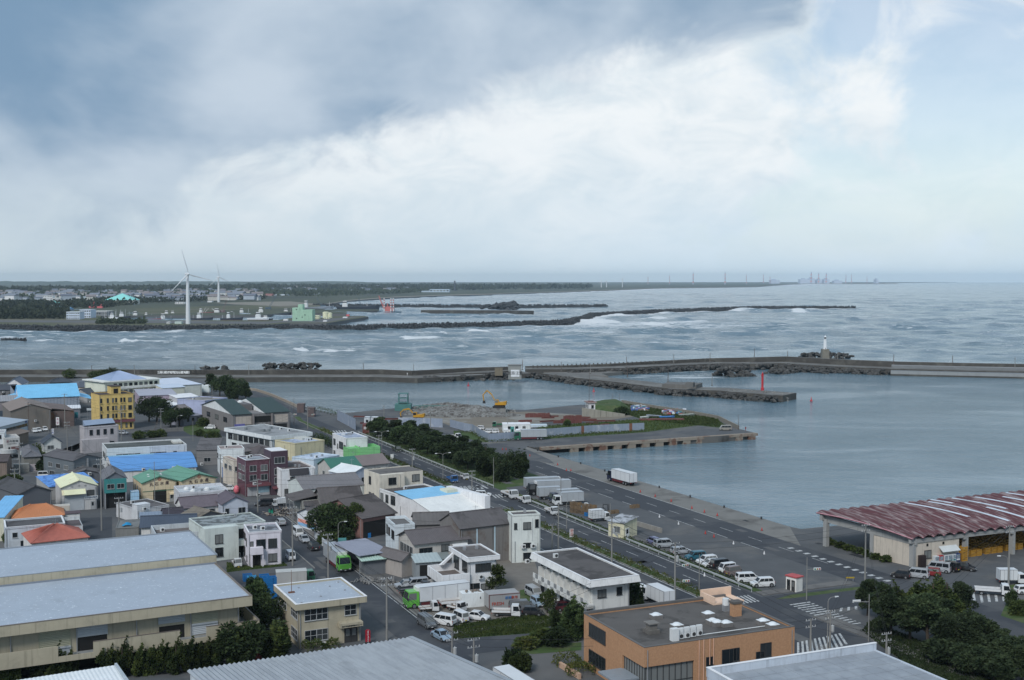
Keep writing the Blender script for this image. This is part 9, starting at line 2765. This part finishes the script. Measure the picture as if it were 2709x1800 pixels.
fbox('school_hall','small hall with turquoise roof before the long school block','p',400,520,556,572,30,W_,TEALR,rise=7,ridge_='hip')
fbox('school_tower','white tiered block rising behind the school','p',385,470,480,545,14,W_,Wm(170,176,170),wins=6,rows=4)
fbox('school_tower','lower white wing right of the tiered block','p',470,540,502,545,14,W_,Wm(170,176,170),wins=6,rows=2)
fbox('gymnasium','white gymnasium with big turquoise hip roof on the far shore','p',938,1190,520,556,46,Wm(186,186,176),TEALR,rise=15,ridge_='hip',wins=7)
fbox('warehouse','orange warehouse at the far left edge','p',-60,70,588,635,30,ORw,ORw)
fbox('warehouse','long pale orange warehouse behind the dark trees','p',142,338,603,630,24,Wm(226,180,120),Wm(226,180,120))
fbox('building','bluish block between the two orange warehouses','p',75,140,598,630,20,Wm(130,150,170),None,wins=4,rows=2)
fbox('fish_shed','white shed with blue roof beside the orange warehouses','p',395,520,598,618,26,W_,Wm(110,170,206,'metal'),rise=4,wins=6)
fbox('fish_shed','low shed with long blue roof right of the white one','p',500,605,606,620,30,Wm(150,160,170),Wm(84,150,196,'metal'),rise=4)
fbox('office_building','lilac-white harbour office block','p',592,712,628,694,18,LIL2,Wm(190,198,216),wins=7,rows=3)
fbox('office_building','lilac hall right of the harbour office','p',712,810,608,682,22,LIL2,Wm(180,190,208),wins=5,rows=3)
fbox('market_shed','long open market shed with pale roof on the far quay','p',808,955,622,660,30,Wm(120,124,128),Wm(196,196,188),wins=8)
fbox('building','low white shed beyond the dunes','p',1380,1540,512,528,30,W_,None,wins=8)
fbox('building','white building on the dunes left of the turbine','p',1560,1645,538,556,20,W_,None,wins=4)
fbox('building','tiny white building right of the turbine','p',1850,1890,528,540,14,W_,None)
fbox('building','long pale sheds before the far wood','p',740,985,488,508,30,Wm(160,176,186),None)
fbox('cabin','white cabin on the river bank left of the turbine foot','p',1484,1515,715,730,8,W_,None,base=1.95,wins=3)
fbox('cabin','pale green cabin beside the turbine foot','p',1558,1618,713,732,8,Wm(170,186,176),None,base=1.95)
fbox('warehouse','long red-roofed sheds behind the dunes','q',0,235,268,282,40,Wm(150,110,106),Wm(170,90,84),rise=2)
fbox('warehouse','pale sheds right of the red-roofed ones','q',235,372,266,278,40,Wm(170,180,186),None)
fbox('warehouse','long pale blue factory roof on the far plain','q',495,665,256,270,60,Wm(176,190,200),None)
fbox('factory','pale blue factory below the chimney','q',1640,1815,222,248,80,Wm(166,184,196),None,wins=6)
fbox('factory','low factory left of the chimney','q',1530,1640,236,248,60,Wm(160,176,186),None)
ch=tag(empty('chimney',G('q',1865,236,LZ)),'slim dark chimney on the far plain','chimney');g=G('q',1865,236,LZ);hh=dP('q',1865,152,g.y).z;MB().cyl((0,0,0),(0,0,hh),4.2,3.,10).obj('shaft',Wm(70,76,86),ch);MB().cyl((0,0,hh),(0,0,hh+2),3.3,3.3,10).obj('rim',Wm(60,60,66),ch)
sg=G('q',430,505,1.95)
si=tag(empty('silo_building',sg),'tall mint-green silo building on the far quay','silo')
sc=sg.y/FPX/3.3714
for x0,x1,yt,nm,d in((-14,52,118,'main_block',20),(36,78,148,'lift_tower',16),(52,165,100,'silo_block',22)):
 MB().box(x0*sc,x1*sc,0 if nm!='lift_tower' else 1,d,-1,yt*sc).obj(nm,MINT,si)
for i in range(4):
 MB().cyl(((110+i*16)*sc,1.,-1),((110+i*16)*sc,1.,96*sc),7.6*sc,7.6*sc,12).obj('silo',MINT,si)
for x,z in((20,98),(95,50),(70,30),(20,18)):
 MB().box(x*sc,(x+9)*sc,-.2,.0,z*sc,(z+9)*sc).obj('window',GLASS,si)
fbox('building','small cream two-storey block right of the mint silo','q',597,655,456,487,14,CRm,None,base=1.95,wins=3,rows=2)
fbox('building','cream cubes of a plant on the far quay','q',697,745,472,486,10,CRm,None,base=1.95,wins=2)
for lab,x,r,y0,y1 in(('tall cream storage tank right of the silo',714,27,418,470),('second cream storage tank, lower and to the right',752,20,426,470)):
 g=G('q',x,y1+8,1.95);s_=g.y/FPX/3.3714
 t=tag(empty('storage_tank',g),lab,'tank');MB().lathe([(r*s_,0),(r*s_,(y1-y0)*s_),(r*.5*s_,(y1-y0+4)*s_),(.1,(y1-y0+5)*s_)],16).obj('shell',CRm,t);MB().cyl((0,0,-.3),(0,0,.1),r*s_*1.05,r*s_*1.05,16).obj('base',quay_far,t)
fbox('cabin','red cabin near the tip of the far quay','q',897,922,447,462,8,Wm(200,80,80),None,base=1.95)
fbox('cabin','white shed beside the red cabin','q',865,905,468,478,8,W_,None,base=1.95)
fbox('cabin','white low cabin on the near edge of the far quay','q',690,722,500,510,8,W_,None,base=1.95)
fbox('cabin','white van-like cabin left of the mint silo','q',335,375,488,502,8,W_,None,base=1.95)
HW=[Wm(200,204,204),Wm(180,176,166),Wm(150,160,170)]
HR=[Wm(110,116,126,'metal'),Wm(96,100,112,'metal'),Wm(118,108,106,'metal')]
HM=[]
for k in range(6):
 mb=MB().box(-5,5,-4,4,-.5,5).extr([(-4.6,5),(4.6,5),(0,7.6)],0,-5.6,5.6,1)
 HM.append(mb.mesh('far_house',[HW[k%3],HR[(k*2)%3]]))
rh=random.Random(17)
for i in range(280):
 f,x,y=('p',rh.uniform(-40,2360),0)if i<235 else('q',rh.uniform(0,1500),0)
 y=rh.uniform(446,535)if f=='p' else rh.uniform(205,250)
 p=G(f,x,y,LZ)
 o=place('far_house',HM[i%6],None,(p.x,p.y,LZ+rh.uniform(2,6)),rh.uniform(-.5,.5))
 s=rh.uniform(.9,2.2)
 o.scale=(s*rh.uniform(.9,1.9),s,s*.9)
 tag(o,'small pale house among trees on the far plain' if f=='p' else 'small pale house on the plain behind the far harbour','house','far houses' if f=='p' else 'houses behind the far harbour')
def blade_mesh(Rr):
 mb=MB()
 st=[(.0,.02,.02,0),(.05,.022,.02,0),(.16,.058,.02,.3),(.4,.044,.014,.15),(.7,.03,.01,.05),(.97,.016,.005,0),(1.,.002,.001,0)]
 vs=[]
 for t,c,th,tw in st:
  for a in range(8):
   u=a*math.pi/4
   x,y=c*Rr*(math.cos(u)*.5+.18),th*Rr*math.sin(u)*.5
   vs.append((x*math.cos(tw)-y*math.sin(tw),x*math.sin(tw)+y*math.cos(tw),t*Rr))
 fs=[(k*8+i,k*8+(i+1)%8,(k+1)*8+(i+1)%8,(k+1)*8+i)for k in range(len(st)-1)for i in range(8)]
 mb.add(vs,fs)
 return mb
TW=mat('turbine_white',(.72,.74,.75),.45,.02,.2)
def turbine(label,base,hub_px,tips,face=.35,tw_r=2.1,group='wind turbines'):
 g=base
 hub=dP(*hub_px,g.y)
 root=empty('wind_turbine',g,0,label,'wind turbine',group)
 hz=hub.z-g.z
 MB().cyl((0,0,-.5),(0,0,hz),tw_r,tw_r*.55,16).obj('tower',TW,root)
 Rr=tips
 nc=MB().extr([(-1.6,-1.4),(1.6,-1.4),(1.8,.4),(1.2,1.6),(-1.2,1.6),(-1.8,.4)],1,-3.,6.).obj('nacelle',TW,root,(0,0,hz+.6),face)
 hb=empty('rotor',(0,0,0))
 hb.parent=root
 hb.location=(math.sin(face)*4.,-math.cos(face)*4.,hz+.6)
 hb.rotation_euler=(0,0,face)
 MB().lathe([(1.5,-1),(1.6,0),(1.2,1.2),(.3,1.9)],12).obj('hub',TW,hb).rotation_euler=(math.pi/2,0,0)
 bm_=blade_mesh(Rr).mesh('blade',TW)
 return root,hb,bm_
for lab,f,bx,by,hx,hy,Rr,ang,fc,tr in(('nearer tall white wind turbine on the river bank','p',1678,733,1680,293,31.5,(-15,105,225),.55,2.9),('farther white wind turbine among the dunes','p',1951,540,1948,318,35,(-10,112,232),.75,3.2)):
 g=G(f,bx,by,1.9 if by>600 else LZ)
 rt,hb,me=turbine(lab,g,(f,hx,hy),Rr,fc,tr)
 for a in ang:
  o=place('blade',me,hb);o.rotation_euler=(0,R(a),0)
for i,(x,yt,yb,lab)in enumerate(((980,146,212,'leftmost tiny wind turbine on the far coast'),(1026,150,210,'second tiny wind turbine on the far coast'),(1168,128,205,'larger dark-hubbed wind turbine on the far coast'))):
 g=G('r',x,yb+8,LZ)
 g=Vector((dP('r',x,yb,8600).x,8600,LZ))
 rt,hb,me=turbine(lab,g,('r',x,yt),32,.2,3.4,'tiny far turbines')
 for a in(-20+i*30,100+i*30,220+i*30):
  o=place('blade',me,hb);o.rotation_euler=(0,R(a),0)
STK=[Wm(150,160,176),Wm(190,120,116)]
for i,(f,x,yt,yb,w_,lab)in enumerate((('s',487,132,222,26,'tallest striped power station stack on the skyline'),('s',552,140,222,22,'second striped stack on the skyline'),('s',619,142,222,22,'third striped stack on the skyline'),('s',792,155,222,12,'thin pylon right of the stacks'),('s',842,148,222,12,'second thin pylon right of the stacks'),('s',66,150,225,12,'pylon left of the power station'),('s',124,168,222,12,'shorter pylon left of the power station'),('s',978,165,222,10,'lone far pylon right'),('r',1800,70,190,16,'tall red-white pylon on the coast skyline'),('r',2085,66,190,16,'second tall red-white pylon on the coast skyline'),('r',1590,95,185,10,'thin grey pylon on the coast skyline'),('r',1397,108,185,10,'thin pale pylon left on the coast skyline'),('r',2275,88,190,10,'thin pylon right on the coast skyline'))):
 Y=16000 if f=='s' else 13500
 t,b_=dP(f,x,yt,Y),dP(f,x,yb,Y)
 rt=tag(empty('skyline_tower',(t.x,Y,-2)),lab,'tower','skyline stacks and pylons')
 n_=7
 for k in range(n_):
  z0,z1=(t.z+2)*k/n_,(t.z+2)*(k+1)/n_
  MB().cyl((0,0,z0),(0,0,z1),w_*(1-.5*k/n_)*.5,w_*(1-.5*(k+1)/n_)*.5,8).obj('band',STK[k%2],rt)
for i,(x0,x1,yt,lab)in enumerate(((390,470,198,'wide boiler house of the power station'),(470,520,190,'boiler house under the tallest stack'),(540,580,200,'boiler house under the second stack'),(600,650,196,'boiler house under the third stack'),(1060,1080,200,'pale dome-like block on the skyline'),(130,210,205,'low works left of the power station'),(690,760,210,'low works right of the third stack'))):
 Y=16000
 a,b_=dP('s',x0,yt,Y),dP('s',x1,yt,Y)
 rt=tag(empty('power_station',(a.x,Y,-2)),lab,'building','power station blocks')
 MB().box(0,b_.x-a.x,0,120,0,a.z+2).obj('wall',Wm(170,180,196),rt)
 MB().box((b_.x-a.x)*.2,(b_.x-a.x)*.6,20,80,a.z+2,a.z+16).obj('roof_plant',Wm(150,160,176),rt)
rt=slab('far_spit',[dP('s',380,235,15600),dP('s',1250,228,15600),dP('s',1250,228,17000),dP('s',200,228,17000)],-6,3.,[far_sand,far_sand])
# boats of the far harbour
def ship(label,f,x0,x1,yw,hull_m,house_at,house_w,house_h,cat='ship',flip=False,masts=((.5,1.),),deck=.09,group=None,boot=True,gantry=None):
 a,b_=G(f,x0,yw,WATER_Z),G(f,x1,yw,WATER_Z)
 L_=b_.x-a.x
 mid=(a+b_)/2
 root=empty('fishing_boat' if cat=='fishing boat' else 'cargo_ship',(mid.x,mid.y+L_*.06,WATER_Z),math.pi if flip else 0,label,cat,group)
 w_=L_*.085
 dk=L_*deck
 out=[(-.5,-.8),(-.2,-1),(.25,-1),(.42,-.6),(.5,0),(.42,.6),(.25,1),(-.2,1),(-.5,.8)]
 n=len(out)
 lv=[(.90,.7,-.4),(.94,.85,dk*.25),(1.,1.,dk)]
 vs,fs=[],[]
 for sx,sy,z in lv:
  for x,y in out:
   rise=dk*.55*max(0,(x-.2)/.3)**1.5 if z==dk else 0
   vs.append((x*L_*sx,y*w_*sy,z+rise))
 mb=MB()
 for k in range(2):
  for i in range(n):
   j=(i+1)%n
   fs.append((k*n+i,k*n+j,(k+1)*n+j,(k+1)*n+i))
 fs.append(tuple(range(2*n,3*n)))
 mb.add(vs,fs)
 mb.m=[1 if(boot and i<n)else 0 for i in range(len(fs))]
 mb.obj('hull',[hull_m,RED_ST],root)
 hw,hh=house_w*L_*1.15,house_h*L_*1.3
 x=(house_at-.5)*L_
 hs=MB().box(x-hw/2,x+hw/2,-w_*.7,w_*.7,dk*.9,dk+hh*.55).box(x-hw*.38,x+hw*.36,-w_*.6,w_*.6,dk+hh*.55,dk+hh).obj('wheelhouse',WHITEP,root)
 MB().box(x-hw*.39,x+hw*.37,-w_*.62,w_*.62,dk+hh*.72,dk+hh*.88).obj('bridge_window',GLASS,hs)
 for at,mh in masts:
  MB().cyl(((at-.5)*L_,0,dk),((at-.5)*L_,0,dk+mh*L_*.3),L_*.006+.08,L_*.003+.05,6).obj('mast',WHITEP,root)
  MB().box((at-.5)*L_-.1,(at-.5)*L_+.1,-L_*.05,L_*.05,dk+mh*L_*.2,dk+mh*L_*.2+.2).obj('yard',WHITEP,root)
 if gantry:
  for(g0,z0,g1,z1)in gantry:
   MB().cyl(((g0-.5)*L_,0,dk+z0*L_),((g1-.5)*L_,0,dk+z1*L_),.35,.22,6).obj('boom',WHITEP,root)
 return root
HG=mat('hull_green',alb(50,72,70),.6,.1,.1);HB=mat('hull_black',alb(44,50,60),.6,.1,.1);HR_=mat('hull_red',alb(130,62,62),.6,.1,.1);HGY=mat('hull_grey',alb(120,128,136),.6,.1,.1);HW_=mat('hull_white',alb(206,210,212),.5,.05,.1)
for a in(('dark green trawler by the left basin quay','v',190,370,402,HG,.3,.22,.3,((.35,1.2),(.85,.8))),('black-hulled trawler with gantry left of the turbine','v',480,690,382,HG,.6,.24,.3,((.65,1.2),(.15,.7))),('white-housed trawler just left of the turbine','v',650,820,372,HB,.4,.3,.3,((.4,1.2),)),('low red and black boat on the near basin quay','v',240,545,458,HR_,.97,.1,.16,((.6,.4),)),('boat with white house behind the low red one','v',500,720,455,HB,.2,.28,.34,((.2,1.3),(.85,.9))),('long red-bottomed ship with white gantries right of the turbine','v',1025,1450,362,HR_,.45,.1,.14,((.4,.5),(.52,.5))),('white-housed ship with slanting booms','v',1440,1700,358,HB,.25,.3,.26,((.3,1.),(.6,.8))),('small grey workboat behind the ships','v',1700,1850,350,HGY,.5,.4,.2,((.5,.8),)),('green ship with red waterline','v',1840,2220,362,HG,.28,.14,.16,((.3,.8),(.6,.7))),('blue-grey crane ship at the right of the basin','v',2210,2480,355,HGY,.3,.25,.3,((.3,1.1),)),('dark-bowed squid boat first in the near row','v',1030,1440,458,HB,.38,.16,.18,((.38,.9),(.52,.9),(.12,.5))),('dark-bowed squid boat second in the near row','v',1560,1975,458,HB,.36,.12,.2,((.36,.9),(.6,.9),(.1,.5))),('white boat third in the near row','v',2040,2440,455,HW_,.5,.2,.2,((.45,1.),(.62,.7))),('white-masted boat at the crowded left basin','u',1800,2120,440,HW_,.6,.2,.2,((.2,1.3),(.4,1.3),(.6,1.5),(.8,1.2))),('second white-masted boat at the crowded left basin','u',2000,2330,425,HB,.5,.2,.2,((.2,1.4),(.45,1.3),(.7,1.4))),('white-masted boat behind the crowded row','v',-130,110,412,HB,.75,.25,.3,((.3,1.4),(.55,1.2),(.8,1.4))),('dark sharp-bowed boat left of the mint silo','w',-60,118,352,HB,.4,.3,.2,((.4,.8),)),('long cargo ship with white bridge behind the silo','w',460,960,220,HGY,.22,.08,.14,((.25,.7),(.87,.5))),('red-decked cargo ship with white bridge beyond the far quay','w',990,1600,224,HB,.2,.1,.1,((.2,.5),(.7,.4))),('small white vessel at the quay left of the silo','w',230,390,262,HW_,.4,.3,.25,((.35,.9),(.8,1.2)))):
 ship(a[0],a[1],a[2],a[3],a[4],a[5],a[6],a[7],a[8],'fishing boat' if 'cargo' not in a[0]and 'ship' not in a[0]else 'ship',masts=a[9],group='vessels in the far harbour',gantry=((.55,.02,.66,.22),(.62,.02,.8,.2))if 'gantries' in a[0]else((.15,.12,-.1,.34),(.2,.1,.0,.3))if 'slanting' in a[0]else None)
def lC(label,f,bx,by,tx,ty,m,zb=LZ):
 b_=G(f,bx,by,zb)
 t=dP(f,tx,ty,b_.y)
 root=empty('crane',b_,0,label,'crane','harbour cranes')
 v=t-b_
 n=Vector((-v.z,0,v.x)).normalized()
 mb=MB()
 N_=12
 for s in(-1,1):
  mb.cyl(n*s*1.4,v+n*s*.5,.22,.18,5)
 for i in range(N_):
  p0,p1=v*(i/N_),v*((i+1)/N_)
  w0,w1=1.4-.9*i/N_,1.4-.9*(i+1)/N_
  mb.cyl(p0+n*w0*(1 if i%2 else-1),p1-n*w1*(1 if i%2 else-1),.14,.14,5)
 mb.obj('boom',m,root)
 MB().box(-5,5,-3,3,-.5,3.5).obj('cab',m,root)
 MB().cyl((v.x*.5-4,0,4),v,.08,.08,4).obj('cable',m,root)
CRD=mat('crane_dark',alb(64,84,98),.6,.1,.1)
lC('dark lattice crane leaning right beside the silo','w',50,200,165,4,CRD)
lC('dark crane leaning left behind the silo','w',812,168,722,48,CRD)
lC('dark crane near the outer mole','w',1345,190,1305,40,CRD)
lC('red-brown crane behind the basin ships','v',1605,315,1682,105,Wm(110,90,92))
lC('red crane behind the market shed','p',820,590,842,535,mat('crane_red',alb(190,80,84),.6))
lC('second red crane behind the market shed','p',892,592,905,556,mat('crane_red',alb(190,80,84),.6))
g=G('w',1735,250,WATER_Z);s_=g.y/FPX/5.2444
cb=tag(empty('crane_barge',g),'red crane barge with red and white striped legs','barge')
MB().hexa([(-150*s_,-8,-1),(150*s_,-8,-1),(150*s_,8,-1),(-150*s_,8,-1)],[(-162*s_,-9,22*s_),(165*s_,-9,16*s_),(165*s_,9,16*s_),(-162*s_,9,22*s_)]).obj('hull',mat('hull_teal',alb(70,92,104),.6),cb)
REDC=mat('crane_red2',alb(176,92,84),.6,.1,.1)
MB().box(-75*s_,65*s_,-6,6,22*s_,60*s_).box(-60*s_,20*s_,-5,5,60*s_,85*s_).obj('deckhouse',REDC,cb)
MB().cyl((-80*s_,0,60*s_),(-150*s_,0,236*s_),1.3,.8,6).cyl((-24*s_,0,60*s_),(-30*s_,0,130*s_),1.2,1.,6).obj('boom',REDC,cb)
for x in(-70,23,58):
 lg=MB().cyl((x*s_,-6.5,20*s_),(x*s_,-6.5,40*s_),1.1,1.1,10).obj('leg',WHITEP,cb)
 for k in range(9):
  MB().cyl((x*s_,-6.5,(40+k*18)*s_),(x*s_,-6.5,(58+k*18)*s_),1.1,1.1,10).obj('band',REDC if k%2 else WHITEP,lg)
  # sea air
hm=bpy.data.materials.new('sea_haze')
hm.use_nodes=True
ht=NT(hm.node_tree)
pv_=ht.n('ShaderNodeVolumePrincipled',inp={'Color':(.74,.89,1.),'Density':HAZE_DENSITY,'Anisotropy':.0})
ht.n('ShaderNodeOutputMaterial',inp={'Volume':pv_.outputs[0]})
hz=MB().box(-17500,17500,-900,27500,-11,176).obj('haze',hm)
hz['kind']='stuff'
